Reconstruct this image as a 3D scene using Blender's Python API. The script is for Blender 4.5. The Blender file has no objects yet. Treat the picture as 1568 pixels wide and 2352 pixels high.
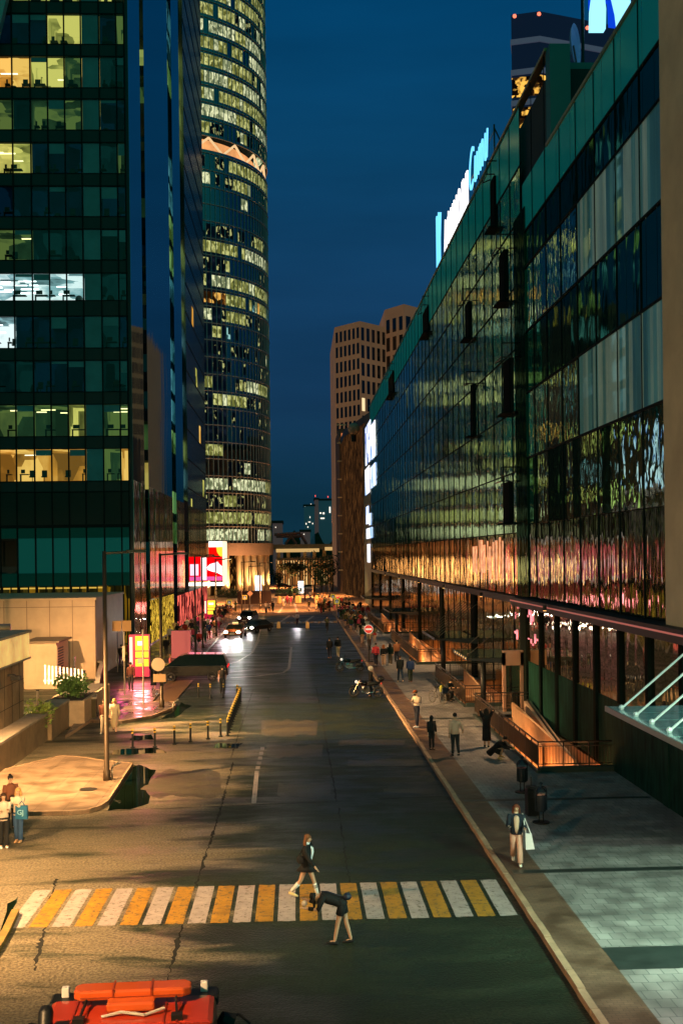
import bpy, bmesh, math, random
from mathutils import Vector, Matrix, Euler
random.seed(7)
D = bpy.data; SC = bpy.context.scene; COL = SC.collection
PI = math.pi; rad = math.radians

# ---------------------------------------------------------------- camera, sky, exposure
F = 2600.0                       # focal length in units of a 1568 px wide picture
H = 8.7                          # eye height: a footbridge over the street
YAW = math.atan(104/F); ROLL = 0.012
cam = D.cameras.new('Camera'); camo = D.objects.new('Camera', cam); COL.objects.link(camo)
cam.sensor_width = 36; cam.lens = 36*F/2352; cam.shift_y = 98/2352; cam.clip_end = 6000; cam.clip_start = .2
CM = Euler((0, 0, -YAW)).to_matrix() @ Euler((PI/2, 0, 0)).to_matrix() @ Euler((0, 0, -ROLL)).to_matrix()
camo.matrix_world = Matrix.Translation((0, 0, H)) @ CM.to_4x4()
SC.camera = camo
SC.view_settings.view_transform = 'Standard'; SC.view_settings.look = 'None'
SC.view_settings.exposure = 0; SC.view_settings.gamma = 1
try:
    SC.cycles.max_bounces = 6; SC.cycles.glossy_bounces = 4; SC.cycles.transparent_max_bounces = 16
    SC.cycles.diffuse_bounces = 2; SC.cycles.sample_clamp_indirect = 3; SC.cycles.sample_clamp_direct = 0
    SC.cycles.caustics_reflective = True
except Exception: pass

def ray(u, v):
    d = CM @ Vector(((u-784)/F, (1274-v)/F, -1)); return d
def G(u, v, z=0.0):              # measured point of the photograph on the plane of height z
    d = ray(u, v); t = (z-H)/d.z; return (d.x*t, d.y*t)
def Q(u, v, Y):                  # on the cross plane Y
    d = ray(u, v); t = Y/d.y; return (d.x*t, H+d.z*t)
def FX(u, v, X):                 # on the plane X of a street front -> (Y, z)
    d = ray(u, v); t = X/d.x; return (d.y*t, H+d.z*t)

def lin(c):
    return tuple(((x/255)/12.92 if x/255 <= .04045 else ((x/255+.055)/1.055)**2.4) for x in c)

W = D.worlds.new('World'); SC.world = W; W.use_nodes = True
nt = W.node_tree; nt.nodes.clear()
o_ = nt.nodes.new('ShaderNodeOutputWorld'); b_ = nt.nodes.new('ShaderNodeBackground')
tc = nt.nodes.new('ShaderNodeTexCoord'); sp = nt.nodes.new('ShaderNodeSeparateXYZ')
cr = nt.nodes.new('ShaderNodeValToRGB')
nt.links.new(tc.outputs['Generated'], sp.inputs[0]); nt.links.new(sp.outputs['Z'], cr.inputs[0])
def ramp(cr, pts):
    e = cr.color_ramp.elements
    while len(e) > 1: e.remove(e[-1])
    for i, (p, c) in enumerate(pts):
        if i == 0: e[0].position = p; el = e[0]
        else: el = e.new(p)
        el.color = (*lin(c), 1)
ramp(cr, [(0.0, (14, 50, 66)), (.05, (14, 50, 70)), (.13, (20, 56, 88)), (.22, (20, 64, 102)), (.33, (10, 66, 104)), (.46, (0, 63, 104)), (.62, (0, 62, 100)), (1, (0, 66, 84))])
# the afterglow stands behind the viewer
mx = nt.nodes.new('ShaderNodeMixRGB'); mr = nt.nodes.new('ShaderNodeMapRange')
mr.inputs[1].default_value = 0.0; mr.inputs[2].default_value = -.9; nt.links.new(sp.outputs['Y'], mr.inputs[0])
nt.links.new(mr.outputs[0], mx.inputs[0]); nt.links.new(cr.outputs[0], mx.inputs[1]); mx.inputs[2].default_value = (.012, .22, .15, 1)
sky = nt.nodes.new('ShaderNodeTexSky'); sky.sky_type = 'NISHITA'; sky.sun_disc = False; sky.sun_elevation = rad(-4); sky.sun_rotation = rad(190)
ad = nt.nodes.new('ShaderNodeMixRGB'); ad.blend_type = 'ADD'; ad.inputs[0].default_value = .02
nt.links.new(mx.outputs[0], ad.inputs[1]); nt.links.new(sky.outputs[0], ad.inputs[2])
cn = nt.nodes.new('ShaderNodeTexNoise'); cm = nt.nodes.new('ShaderNodeMapping'); cm.inputs['Scale'].default_value = (1.2, 1.2, 7); nt.links.new(tc.outputs['Generated'], cm.inputs[0]); nt.links.new(cm.outputs[0], cn.inputs[0])
cn.inputs['Scale'].default_value = 2.2; cn.inputs['Detail'].default_value = 6; cv = nt.nodes.new('ShaderNodeMapRange'); cv.inputs[1].default_value = .3; cv.inputs[2].default_value = .7; cv.inputs[3].default_value = .82; cv.inputs[4].default_value = 1.15; nt.links.new(cn.outputs[0], cv.inputs[0])
cs = nt.nodes.new('ShaderNodeVectorMath'); cs.operation = 'SCALE'; nt.links.new(ad.outputs[0], cs.inputs[0]); nt.links.new(cv.outputs[0], cs.inputs['Scale']); nt.links.new(cs.outputs[0], b_.inputs[0]); b_.inputs[1].default_value = 1.0; nt.links.new(b_.outputs[0], o_.inputs[0])

# ---------------------------------------------------------------- helpers
def tag(o, label=None, cat=None, group=None, kind=None):
    if label: o['label'] = label
    if cat: o['category'] = cat
    if group: o['group'] = group
    if kind: o['kind'] = kind
    return o
def thing(name, label, cat, loc=(0, 0, 0), rz=0, group=None):
    o = D.objects.new(name, None); COL.objects.link(o); o.location = loc; o.rotation_euler = (0, 0, rz)
    o.empty_display_size = .2
    return tag(o, label, cat, group)

class MB:
    def __init__(s, off=(0, 0, 0)): s.v = []; s.f = []; s.m = []; s.off = Vector(off); s.M = None
    def add(s, vs, fs, mi=0):
        b = len(s.v)
        for p in vs:
            p = Vector(p)
            if s.M is not None: p = s.M @ p
            s.v.append(p-s.off)
        for f in fs: s.f.append([b+i for i in f]); s.m.append(mi)
        return s
    def box(s, x0, x1, y0, y1, z0, z1, mi=0):
        return s.add([(x0, y0, z0), (x1, y0, z0), (x1, y1, z0), (x0, y1, z0), (x0, y0, z1), (x1, y0, z1), (x1, y1, z1), (x0, y1, z1)],
              [(3, 2, 1, 0), (4, 5, 6, 7), (0, 1, 5, 4), (1, 2, 6, 5), (2, 3, 7, 6), (3, 0, 4, 7)], mi)
    def quad(s, a, b, c, d, mi=0): return s.add([a, b, c, d], [(0, 1, 2, 3)], mi)
    def poly(s, pts, mi=0): return s.add(pts, [tuple(range(len(pts)))], mi)
    def prism(s, pts, z0, z1, mi=0):           # plan polygon, upright walls
        n = len(pts); a = sum(pts[i][0]*pts[(i+1) % n][1]-pts[(i+1) % n][0]*pts[i][1] for i in range(n))
        if a < 0: pts = pts[::-1]
        vs = [(p[0], p[1], z0) for p in pts]+[(p[0], p[1], z1) for p in pts]
        fs = [tuple(range(n, 2*n)), tuple(range(n-1, -1, -1))]+[(i, (i+1) % n, n+(i+1) % n, n+i) for i in range(n)]
        return s.add(vs, fs, mi)
    def ext(s, pts, d, mi=0):                  # any planar polygon swept by vector d
        n = len(pts); P = [Vector(p) for p in pts]; d = Vector(d)
        return s.add(P+[p+d for p in P], [tuple(range(n-1, -1, -1)), tuple(range(n, 2*n))]+[(i, (i+1) % n, n+(i+1) % n, n+i) for i in range(n)], mi)
    def loft(s, pts, rs, n=8, mi=0, up=(0, 1, 0), cap=True):
        P = [Vector(p) for p in pts]; rings = []; up = Vector(up)
        for i, p in enumerate(P):
            t = (P[min(i+1, len(P)-1)]-P[max(i-1, 0)])
            t = t.normalized() if t.length > 1e-9 else Vector((0, 0, 1))
            a = up.cross(t)
            if a.length < .05: a = Vector((1, 0, 0)).cross(t)
            if a.length < .05: a = Vector((0, 1, 0)).cross(t)
            a.normalize(); b = t.cross(a)
            r = rs[i] if i < len(rs) else rs[-1]
            rx, ry = (r, r) if not isinstance(r, tuple) else r
            rings.append([p+a*rx*math.cos(2*PI*k/n)+b*ry*math.sin(2*PI*k/n) for k in range(n)])
        vs = [q for r in rings for q in r]
        fs = [(i*n+k, i*n+(k+1) % n, (i+1)*n+(k+1) % n, (i+1)*n+k) for i in range(len(P)-1) for k in range(n)]
        if cap: fs += [tuple(range(n-1, -1, -1)), tuple((len(P)-1)*n+k for k in range(n))]
        return s.add(vs, fs, mi)
    def tube(s, a, b, r, n=6, mi=0, r2=None): return s.loft([a, b], [r, r if r2 is None else r2], n, mi)
    def bar(s, pts, r, n=5, mi=0):
        for a, b in zip(pts[:-1], pts[1:]): s.tube(a, b, r, n, mi)
        return s
    def cyl(s, x, y, z0, z1, r, n=12, mi=0, r2=None): return s.loft([(x, y, z0), (x, y, z1)], [r, r if r2 is None else r2], n, mi)
    def lathe(s, x, y, prof, n=12, mi=0): return s.loft([(x, y, z) for r, z in prof], [max(r, .0005) for r, z in prof], n, mi)
    def ball(s, c, r, n=8, m=5, mi=0, sc=(1, 1, 1)):
        c = Vector(c); vs = []; fs = []
        for i in range(m+1):
            th = PI*i/m
            for k in range(n):
                ph = 2*PI*k/n
                vs.append((c.x+r*sc[0]*math.sin(th)*math.cos(ph), c.y+r*sc[1]*math.sin(th)*math.sin(ph), c.z+r*sc[2]*math.cos(th)))
        for i in range(m):
            for k in range(n): fs.append((i*n+k, (i+1)*n+k, (i+1)*n+(k+1) % n, i*n+(k+1) % n))
        return s.add(vs, fs, mi)
    def mesh(s, name, mats, smooth=False):
        me = D.meshes.new(name); me.from_pydata([tuple(p) for p in s.v], [], s.f)
        for m in (mats if isinstance(mats, (list, tuple)) else [mats]): me.materials.append(m)
        me.polygons.foreach_set('material_index', s.m)
        if smooth: me.polygons.foreach_set('use_smooth', [True]*len(s.f))
        me.update(); return me
    def build(s, name, mats, parent=None, smooth=False, bevel=0, **kw):
        o = D.objects.new(name, s.mesh(name, mats, smooth)); COL.objects.link(o)
        if parent: o.parent = parent
        elif s.off.length: o.location = s.off
        if bevel:
            m = o.modifiers.new('bevel', 'BEVEL'); m.width = bevel; m.segments = 2; m.limit_method = 'ANGLE'
        if kw: tag(o, **kw)
        return o

def copy_tree(o, parent=None):
    c = o.copy(); COL.objects.link(c); c.parent = parent
    for ch in o.children: copy_tree(ch, c)
    return c

# ---------------------------------------------------------------- materials
MC = {}
def mat(name, col, rough=.6, metal=0, emit=None, es=1, var=0, vscale=3, bump=0, bscale=20, spec=.5, stretch=(1, 1, 1), coat=0):
    if name in MC: return MC[name]
    m = D.materials.new(name); m.use_nodes = True; n = m.node_tree; p = n.nodes['Principled BSDF']
    c = col if max(col) <= 1 else lin(col)
    p.inputs['Base Color'].default_value = (*c, 1); p.inputs['Roughness'].default_value = rough; p.inputs['Metallic'].default_value = metal
    p.inputs['Specular IOR Level'].default_value = spec
    if coat: p.inputs['Coat Weight'].default_value = coat; p.inputs['Coat Roughness'].default_value = .08
    if emit:
        e = emit if max(emit) <= 1 else lin(emit)
        p.inputs['Emission Color'].default_value = (*e, 1); p.inputs['Emission Strength'].default_value = es
    if var or bump:
        t = n.nodes.new('ShaderNodeTexCoord'); mp = n.nodes.new('ShaderNodeMapping'); mp.inputs['Scale'].default_value = stretch
        n.links.new(t.outputs['Object'], mp.inputs[0])
    if var:
        no = n.nodes.new('ShaderNodeTexNoise'); no.inputs['Scale'].default_value = vscale; no.inputs['Detail'].default_value = 5; no.inputs['Roughness'].default_value = .65
        n.links.new(mp.outputs[0], no.inputs[0])
        r = n.nodes.new('ShaderNodeMapRange'); r.inputs[1].default_value = .3; r.inputs[2].default_value = .7; r.inputs[3].default_value = 1-var; r.inputs[4].default_value = 1+var
        n.links.new(no.outputs[0], r.inputs[0])
        mu = n.nodes.new('ShaderNodeVectorMath'); mu.operation = 'SCALE'; mu.inputs[0].default_value = c; n.links.new(r.outputs[0], mu.inputs['Scale'])
        n.links.new(mu.outputs[0], p.inputs['Base Color'])
        if emit:
            mu2 = n.nodes.new('ShaderNodeMath'); mu2.operation = 'MULTIPLY'; mu2.inputs[1].default_value = es; n.links.new(r.outputs[0], mu2.inputs[0]); n.links.new(mu2.outputs[0], p.inputs['Emission Strength'])
    if bump:
        no = n.nodes.new('ShaderNodeTexNoise'); no.inputs['Scale'].default_value = bscale; no.inputs['Detail'].default_value = 4
        n.links.new(mp.outputs[0], no.inputs[0]); bu = n.nodes.new('ShaderNodeBump'); bu.inputs['Strength'].default_value = bump; bu.inputs['Distance'].default_value = .02
        n.links.new(no.outputs[0], bu.inputs['Height']); n.links.new(bu.outputs[0], p.inputs['Normal'])
    MC[name] = m; return m
def glow(name, col, s):
    if name in MC: return MC[name]
    m = D.materials.new(name); m.use_nodes = True; n = m.node_tree; n.nodes.clear()
    e = n.nodes.new('ShaderNodeEmission'); o = n.nodes.new('ShaderNodeOutputMaterial'); e.inputs[0].default_value = (*(col if max(col) <= 1 else lin(col)), 1); e.inputs[1].default_value = s
    n.links.new(e.outputs[0], o.inputs[0]); MC[name] = m; return m
def interior(name, c1, c2, s, scale=(1, 1, 1), lo=.35, hi=.65, dark=.12, sc=2.0):
    """a lit office seen through its pane: bright ceiling and walls broken by furniture and blinds"""
    if name in MC: return MC[name]
    m = D.materials.new(name); m.use_nodes = True; n = m.node_tree; n.nodes.clear()
    e = n.nodes.new('ShaderNodeEmission'); o = n.nodes.new('ShaderNodeOutputMaterial')
    t = n.nodes.new('ShaderNodeTexCoord'); mp = n.nodes.new('ShaderNodeMapping'); mp.inputs['Scale'].default_value = scale
    vo = n.nodes.new('ShaderNodeTexVoronoi'); vo.distance = 'CHEBYCHEV'; vo.inputs['Scale'].default_value = sc
    no = n.nodes.new('ShaderNodeTexNoise'); no.inputs['Scale'].default_value = sc*1.3; no.inputs['Detail'].default_value = 5
    n.links.new(t.outputs['Object'], mp.inputs[0]); n.links.new(mp.outputs[0], vo.inputs[0]); n.links.new(mp.outputs[0], no.inputs[0])
    sx = n.nodes.new('ShaderNodeSeparateColor'); n.links.new(vo.outputs['Color'], sx.inputs[0])
    ad = n.nodes.new('ShaderNodeMath'); ad.operation = 'MULTIPLY_ADD'; ad.inputs[1].default_value = .5
    n.links.new(sx.outputs[0], ad.inputs[0])
    h = n.nodes.new('ShaderNodeMath'); h.operation = 'MULTIPLY'; h.inputs[1].default_value = .5; n.links.new(no.outputs[0], h.inputs[0]); n.links.new(h.outputs[0], ad.inputs[2])
    r = n.nodes.new('ShaderNodeValToRGB'); el = r.color_ramp.elements
    a = c2 if max(c2) <= 1 else lin(c2); b = c1 if max(c1) <= 1 else lin(c1)
    el[0].position = lo; el[0].color = tuple(x*dark for x in a)+(1,); el[1].position = hi; el[1].color = (*b, 1)
    k = el.new((lo+hi)/2); k.color = (*a, 1)
    n.links.new(ad.outputs[0], r.inputs[0]); n.links.new(r.outputs[0], e.inputs[0]); e.inputs[1].default_value = s
    n.links.new(e.outputs[0], o.inputs[0]); MC[name] = m; return m
def mirror_glass(name, tint, body, fac=.6, rough=.02, bs=1.0, dist=.0015, scale=(1, 2.2, .5), nscale=1.0, emit=None, es=0):
    """coated facade glass: dark body under a wavy reflecting skin"""
    if name in MC: return MC[name]
    m = D.materials.new(name); m.use_nodes = True; n = m.node_tree; n.nodes.clear()
    o = n.nodes.new('ShaderNodeOutputMaterial'); g = n.nodes.new('ShaderNodeBsdfGlossy'); d = n.nodes.new('ShaderNodeBsdfDiffuse'); x = n.nodes.new('ShaderNodeMixShader')
    g.inputs['Color'].default_value = (*tint, 1); g.inputs['Roughness'].default_value = rough; d.inputs['Color'].default_value = (*body, 1)
    x.inputs[0].default_value = fac
    if dist:
        t = n.nodes.new('ShaderNodeTexCoord'); mp = n.nodes.new('ShaderNodeMapping'); mp.inputs['Scale'].default_value = scale
        n.links.new(t.outputs['Object'], mp.inputs[0])
        no = n.nodes.new('ShaderNodeTexNoise'); no.inputs['Scale'].default_value = nscale; no.inputs['Detail'].default_value = 1.5; no.inputs['Distortion'].default_value = .4
        n.links.new(mp.outputs[0], no.inputs[0])
        bu = n.nodes.new('ShaderNodeBump'); bu.inputs['Strength'].default_value = bs; bu.inputs['Distance'].default_value = dist
        n.links.new(no.outputs[0], bu.inputs['Height']); n.links.new(bu.outputs[0], g.inputs['Normal'])
    if emit:
        e = n.nodes.new('ShaderNodeEmission'); e.inputs[0].default_value = (*emit, 1); e.inputs[1].default_value = es
        a = n.nodes.new('ShaderNodeAddShader'); n.links.new(d.outputs[0], a.inputs[0]); n.links.new(e.outputs[0], a.inputs[1]); n.links.new(a.outputs[0], x.inputs[1])
    else: n.links.new(d.outputs[0], x.inputs[1])
    n.links.new(g.outputs[0], x.inputs[2]); n.links.new(x.outputs[0], o.inputs[0]); MC[name] = m; return m
def pane_glass(name='pane_glass', k=.12, tint=(.85, .95, .92)):
    if name in MC: return MC[name]
    m = D.materials.new(name); m.use_nodes = True; n = m.node_tree; n.nodes.clear()
    o = n.nodes.new('ShaderNodeOutputMaterial'); g = n.nodes.new('ShaderNodeBsdfGlossy'); d = n.nodes.new('ShaderNodeBsdfTransparent'); x = n.nodes.new('ShaderNodeMixShader')
    g.inputs['Roughness'].default_value = .02; d.inputs[0].default_value = (*tint, 1); x.inputs[0].default_value = k
    n.links.new(d.outputs[0], x.inputs[1]); n.links.new(g.outputs[0], x.inputs[2]); n.links.new(x.outputs[0], o.inputs[0]); MC[name] = m; return m

def light(name, kind, loc, power, col, label, size=.3, aim=None, spot=None, blend=.6, parent=None):
    l = D.lights.new(name, kind); l.energy = power; l.color = col if max(col) <= 1 else lin(col)
    if kind == 'AREA': l.size = size
    else: l.shadow_soft_size = size
    o = D.objects.new(name, l); COL.objects.link(o); o.location = loc
    if parent: o.parent = parent
    if spot: l.spot_size = rad(spot); l.spot_blend = blend
    if aim: o.rotation_euler = (Vector(aim)-Vector(loc)).to_track_quat('-Z', 'Y').to_euler()
    return o

M_black = mat('black_metal', (.012, .014, .014), .45, .3)
M_dark = mat('dark_green_panel', (.003, .014, .013), .6, var=.2, vscale=.4)
M_mull = mat('dark_mullion', (.008, .014, .014), .8, 0, spec=.1)
M_conc = mat('concrete', (.33, .27, .2), .85, var=.25, vscale=1.2, bump=.3, bscale=14)
M_steel = mat('brushed_steel', (.35, .3, .24), .35, .8)
M_white = mat('white_paint', (.8, .78, .72), .5)
# ---------------------------------------------------------------- lamps' light out of frame is in street_lamp() below
def asphalt(name, c1, c2, rlo, rhi, grain=1.0, glare=None):
    m = D.materials.new(name); m.use_nodes = True; n = m.node_tree; p = n.nodes['Principled BSDF']; L = n.links.new
    g = n.nodes.new('ShaderNodeNewGeometry')
    def noise(sc, det, mpscale=(1, 1, 1), dist=0):
        mp = n.nodes.new('ShaderNodeMapping'); mp.inputs['Scale'].default_value = mpscale; L(g.outputs['Position'], mp.inputs[0])
        t = n.nodes.new('ShaderNodeTexNoise'); t.inputs['Scale'].default_value = sc; t.inputs['Detail'].default_value = det; t.inputs['Roughness'].default_value = .65; t.inputs['Distortion'].default_value = dist
        L(mp.outputs[0], t.inputs[0]); return t.outputs[0]
    big = noise(.5, 7, (.55, 1.5, 1), .2); fine = noise(34, 2.5); mid = noise(6, 5)
    r = n.nodes.new('ShaderNodeValToRGB'); r.color_ramp.elements[0].position = .36; r.color_ramp.elements[0].color = (*c1, 1); r.color_ramp.elements[1].position = .64; r.color_ramp.elements[1].color = (*c2, 1)
    a = n.nodes.new('ShaderNodeMath'); a.operation = 'MULTIPLY_ADD'; a.inputs[1].default_value = .6; L(fine, a.inputs[0])
    b = n.nodes.new('ShaderNodeMath'); b.operation = 'MULTIPLY'; b.inputs[1].default_value = .4; L(big, b.inputs[0]); L(b.outputs[0], a.inputs[2]); L(a.outputs[0], r.inputs[0])
    col = r.outputs[0]
    if glare:                       # the left half's pools of lamp glare painted in as a lighter colour
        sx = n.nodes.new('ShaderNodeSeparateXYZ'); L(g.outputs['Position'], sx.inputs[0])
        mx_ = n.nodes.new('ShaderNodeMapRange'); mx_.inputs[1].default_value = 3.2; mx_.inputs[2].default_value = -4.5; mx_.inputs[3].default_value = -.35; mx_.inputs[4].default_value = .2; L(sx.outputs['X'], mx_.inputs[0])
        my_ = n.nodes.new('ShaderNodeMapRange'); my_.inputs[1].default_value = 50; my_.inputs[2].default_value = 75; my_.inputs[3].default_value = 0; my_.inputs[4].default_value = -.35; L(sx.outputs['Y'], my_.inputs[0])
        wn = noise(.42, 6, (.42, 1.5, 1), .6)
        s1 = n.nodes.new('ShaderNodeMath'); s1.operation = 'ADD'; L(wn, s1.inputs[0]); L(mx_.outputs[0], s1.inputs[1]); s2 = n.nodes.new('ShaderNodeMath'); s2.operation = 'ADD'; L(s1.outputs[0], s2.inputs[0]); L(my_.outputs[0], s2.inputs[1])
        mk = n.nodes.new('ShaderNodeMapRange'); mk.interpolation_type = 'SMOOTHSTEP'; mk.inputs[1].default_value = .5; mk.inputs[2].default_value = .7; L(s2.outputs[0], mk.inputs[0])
        dm = n.nodes.new('ShaderNodeMixRGB'); L(mk.outputs[0], dm.inputs[0]); L(col, dm.inputs[1]); dm.inputs[2].default_value = (*glare, 1); col = dm.outputs[0]
    gr = noise(15, 2); gm = n.nodes.new('ShaderNodeMapRange'); gm.inputs[1].default_value = .36; gm.inputs[2].default_value = .64; gm.inputs[3].default_value = .45; gm.inputs[4].default_value = 1.6; L(gr, gm.inputs[0])
    sc_ = n.nodes.new('ShaderNodeVectorMath'); sc_.operation = 'SCALE'; L(col, sc_.inputs[0]); L(gm.outputs[0], sc_.inputs['Scale']); L(sc_.outputs[0], p.inputs['Base Color'])
    q = n.nodes.new('ShaderNodeMapRange'); q.inputs[1].default_value = .42; q.inputs[2].default_value = .6; q.inputs[3].default_value = rlo; q.inputs[4].default_value = rhi; L(big, q.inputs[0])
    L(q.outputs[0], p.inputs['Roughness'])
    ad = n.nodes.new('ShaderNodeMath'); ad.operation = 'ADD'; L(gr, ad.inputs[0]); mm = n.nodes.new('ShaderNodeMath'); mm.operation = 'MULTIPLY'; mm.inputs[1].default_value = .35; L(mid, mm.inputs[0]); L(mm.outputs[0], ad.inputs[1])
    bu = n.nodes.new('ShaderNodeBump'); bu.inputs['Strength'].default_value = .55*grain; bu.inputs['Distance'].default_value = .02; L(ad.outputs[0], bu.inputs['Height']); L(bu.outputs[0], p.inputs['Normal'])
    p.inputs['Specular IOR Level'].default_value = .32
    MC[name] = m; return m
def slabs(name, c1, c2, mortar, w, h, msize=.012, off=.5, rough=.6, bump=.3):
    m = D.materials.new(name); m.use_nodes = True; n = m.node_tree; p = n.nodes['Principled BSDF']; L = n.links.new
    g = n.nodes.new('ShaderNodeNewGeometry'); b = n.nodes.new('ShaderNodeTexBrick'); b.offset = off
    b.inputs['Scale'].default_value = 1; b.inputs['Brick Width'].default_value = w; b.inputs['Row Height'].default_value = h; b.inputs['Mortar Size'].default_value = msize
    b.inputs['Color1'].default_value = (*c1, 1); b.inputs['Color2'].default_value = (*c2, 1); b.inputs['Mortar'].default_value = (*mortar, 1); b.inputs['Bias'].default_value = 0
    L(g.outputs['Position'], b.inputs[0])
    t = n.nodes.new('ShaderNodeTexNoise'); t.inputs['Scale'].default_value = 1.3; t.inputs['Detail'].default_value = 6; L(g.outputs['Position'], t.inputs[0])
    r = n.nodes.new('ShaderNodeMapRange'); r.inputs[1].default_value = .3; r.inputs[2].default_value = .7; r.inputs[3].default_value = .6; r.inputs[4].default_value = 1.35; L(t.outputs[0], r.inputs[0])
    mu = n.nodes.new('ShaderNodeVectorMath'); mu.operation = 'SCALE'; L(b.outputs['Color'], mu.inputs[0]); L(r.outputs[0], mu.inputs['Scale']); L(mu.outputs[0], p.inputs['Base Color'])
    r2 = n.nodes.new('ShaderNodeMapRange'); r2.inputs[1].default_value = .4; r2.inputs[2].default_value = .6; r2.inputs[3].default_value = rough-.2; r2.inputs[4].default_value = rough+.15; L(t.outputs[0], r2.inputs[0]); L(r2.outputs[0], p.inputs['Roughness'])
    t2 = n.nodes.new('ShaderNodeTexNoise'); t2.inputs['Scale'].default_value = 40; L(g.outputs['Position'], t2.inputs[0])
    a = n.nodes.new('ShaderNodeMath'); a.operation = 'MULTIPLY_ADD'; a.inputs[1].default_value = -1.2; L(b.outputs['Fac'], a.inputs[0]); L(t2.outputs[0], a.inputs[2])
    bu = n.nodes.new('ShaderNodeBump'); bu.inputs['Strength'].default_value = bump; bu.inputs['Distance'].default_value = .01; L(a.outputs[0], bu.inputs['Height']); L(bu.outputs[0], p.inputs['Normal'])
    MC[name] = m; return m

M_asph = asphalt('worn_asphalt', (.002, .009, .005), (.034, .046, .024), .3, .6, 2.0, glare=(.2, .165, .105))
M_plaza = asphalt('plaza_paving', (.14, .09, .05), (.24, .155, .085), .5, .8, .6)
M_slab = slabs('grey_slabs', (.21, .2, .185), (.29, .275, .255), (.1, .115, .105), .3, .42, .01)
M_brown = slabs('brown_pavers', (.13, .075, .045), (.17, .1, .06), (.07, .045, .03), .2, .1, .006)
M_tan = slabs('tan_slabs', (.2, .135, .08), (.24, .165, .1), (.09, .06, .04), 1.0, 1.3, .012, 0, .62, .15)
M_pinkslab = slabs('wet_slabs', (.14, .1, .08), (.19, .14, .11), (.05, .03, .025), .9, .9, .012, 0, .38, .2)
M_kerb = mat('kerb_stone', (.42, .27, .16), .7, var=.25, vscale=2, bump=.2)
M_white_line = mat('white_road_paint', (.4, .34, .31), .55, var=.22, vscale=2.2)
M_yel_line = mat('yellow_road_paint', (.42, .21, .02), .55, var=.28, vscale=2.0)
def worn(m, thr=.42):
    n = m.node_tree; p = n.nodes['Principled BSDF']; g = n.nodes.new('ShaderNodeNewGeometry'); t = n.nodes.new('ShaderNodeTexNoise'); t.inputs['Scale'].default_value = 7; t.inputs['Detail'].default_value = 8; t.inputs['Roughness'].default_value = .75
    r = n.nodes.new('ShaderNodeMapRange'); r.inputs[1].default_value = thr-.05; r.inputs[2].default_value = thr+.03; n.links.new(g.outputs['Position'], t.inputs[0]); n.links.new(t.outputs[0], r.inputs[0])
    x = n.nodes.new('ShaderNodeMixRGB'); x.inputs[1].default_value = (.1, .085, .055, 1); src = p.inputs['Base Color'].links[0].from_socket; n.links.new(r.outputs[0], x.inputs[0]); n.links.new(src, x.inputs[2]); n.links.new(x.outputs[0], p.inputs['Base Color'])
worn(M_white_line, .43); worn(M_yel_line, .45)
M_crack = mat('open_crack', (.006, .007, .004), .8)
M_water = mat('puddle_water', (.004, .008, .004), .03, spec=.8)
WX0, WX1 = 9.4, 12.3             # strip that holds the stair wells
g = MB(); z = -.03
g.quad((-900, -40, z), (WX0, -40, z), (WX0, 1500, z), (-900, 1500, z)); g.quad((WX1, -40, z), (900, -40, z), (900, 1500, z), (WX1, 1500, z))
WELLS = [(43.9, 59.6), (63.0, 76.5), (87.5, 113), (122, 150)]
ys = [-40]+[y for w in WELLS for y in w]+[1500]
for a, b in zip(ys[0::2], ys[1::2]): g.quad((WX0, a, z), (WX1, a, z), (WX1, b, z), (WX0, b, z))
g.build('ground', mat('bare_ground', (.05, .04, .03), .9), kind='structure')
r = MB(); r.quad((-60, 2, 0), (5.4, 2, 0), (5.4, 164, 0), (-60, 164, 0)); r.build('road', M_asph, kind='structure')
pz = MB(); pz.quad((-70, 164, .02), (14, 164, .02), (14, 330, .02), (-70, 330, .02)); pz.build('plaza', M_plaza, kind='structure')
pv = MB(); pv.box(5.56, 6.5, 4, 163.8, .0, .12, 1); pv.box(6.5, WX0, 4, 163.8, .0, .12, 0)
ys = [4]+[y for w in WELLS for y in w]+[163.8]
for a, b in zip(ys[0::2], ys[1::2]): pv.box(WX0+.001, 13.4, a, b, 0, .1195, 0)
pv.build('pavement', [M_slab, M_brown], kind='structure')
kb = MB(); y = 4
while y < 163:
    dx = random.uniform(-.012, .012); kb.box(5.4+dx, 5.557+dx, y, y+.99, -.01, .15+random.uniform(-.01, .012)); y += 1.0
kb.build('kerb', M_kerb, kind='structure')
# drain strips let into the right pavement and pale joints
dr = MB()
for v0, v1, u0 in ((2176, 2228, 1402), (1998, 2006, 1210), (1838, 1842, 1040), (1650, 1653, 960)):
    a = G(u0, v0, .12)[1]; b = G(u0, v1, .12)[1]; dr.box(6.5 if v0 > 2100 else 5.7, 12.2, b, a, .119, .124, 0)
dr.build('drain_channel', mat('wet_dark_slot', (.03, .04, .035), .35, var=.3), kind='structure')

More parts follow.
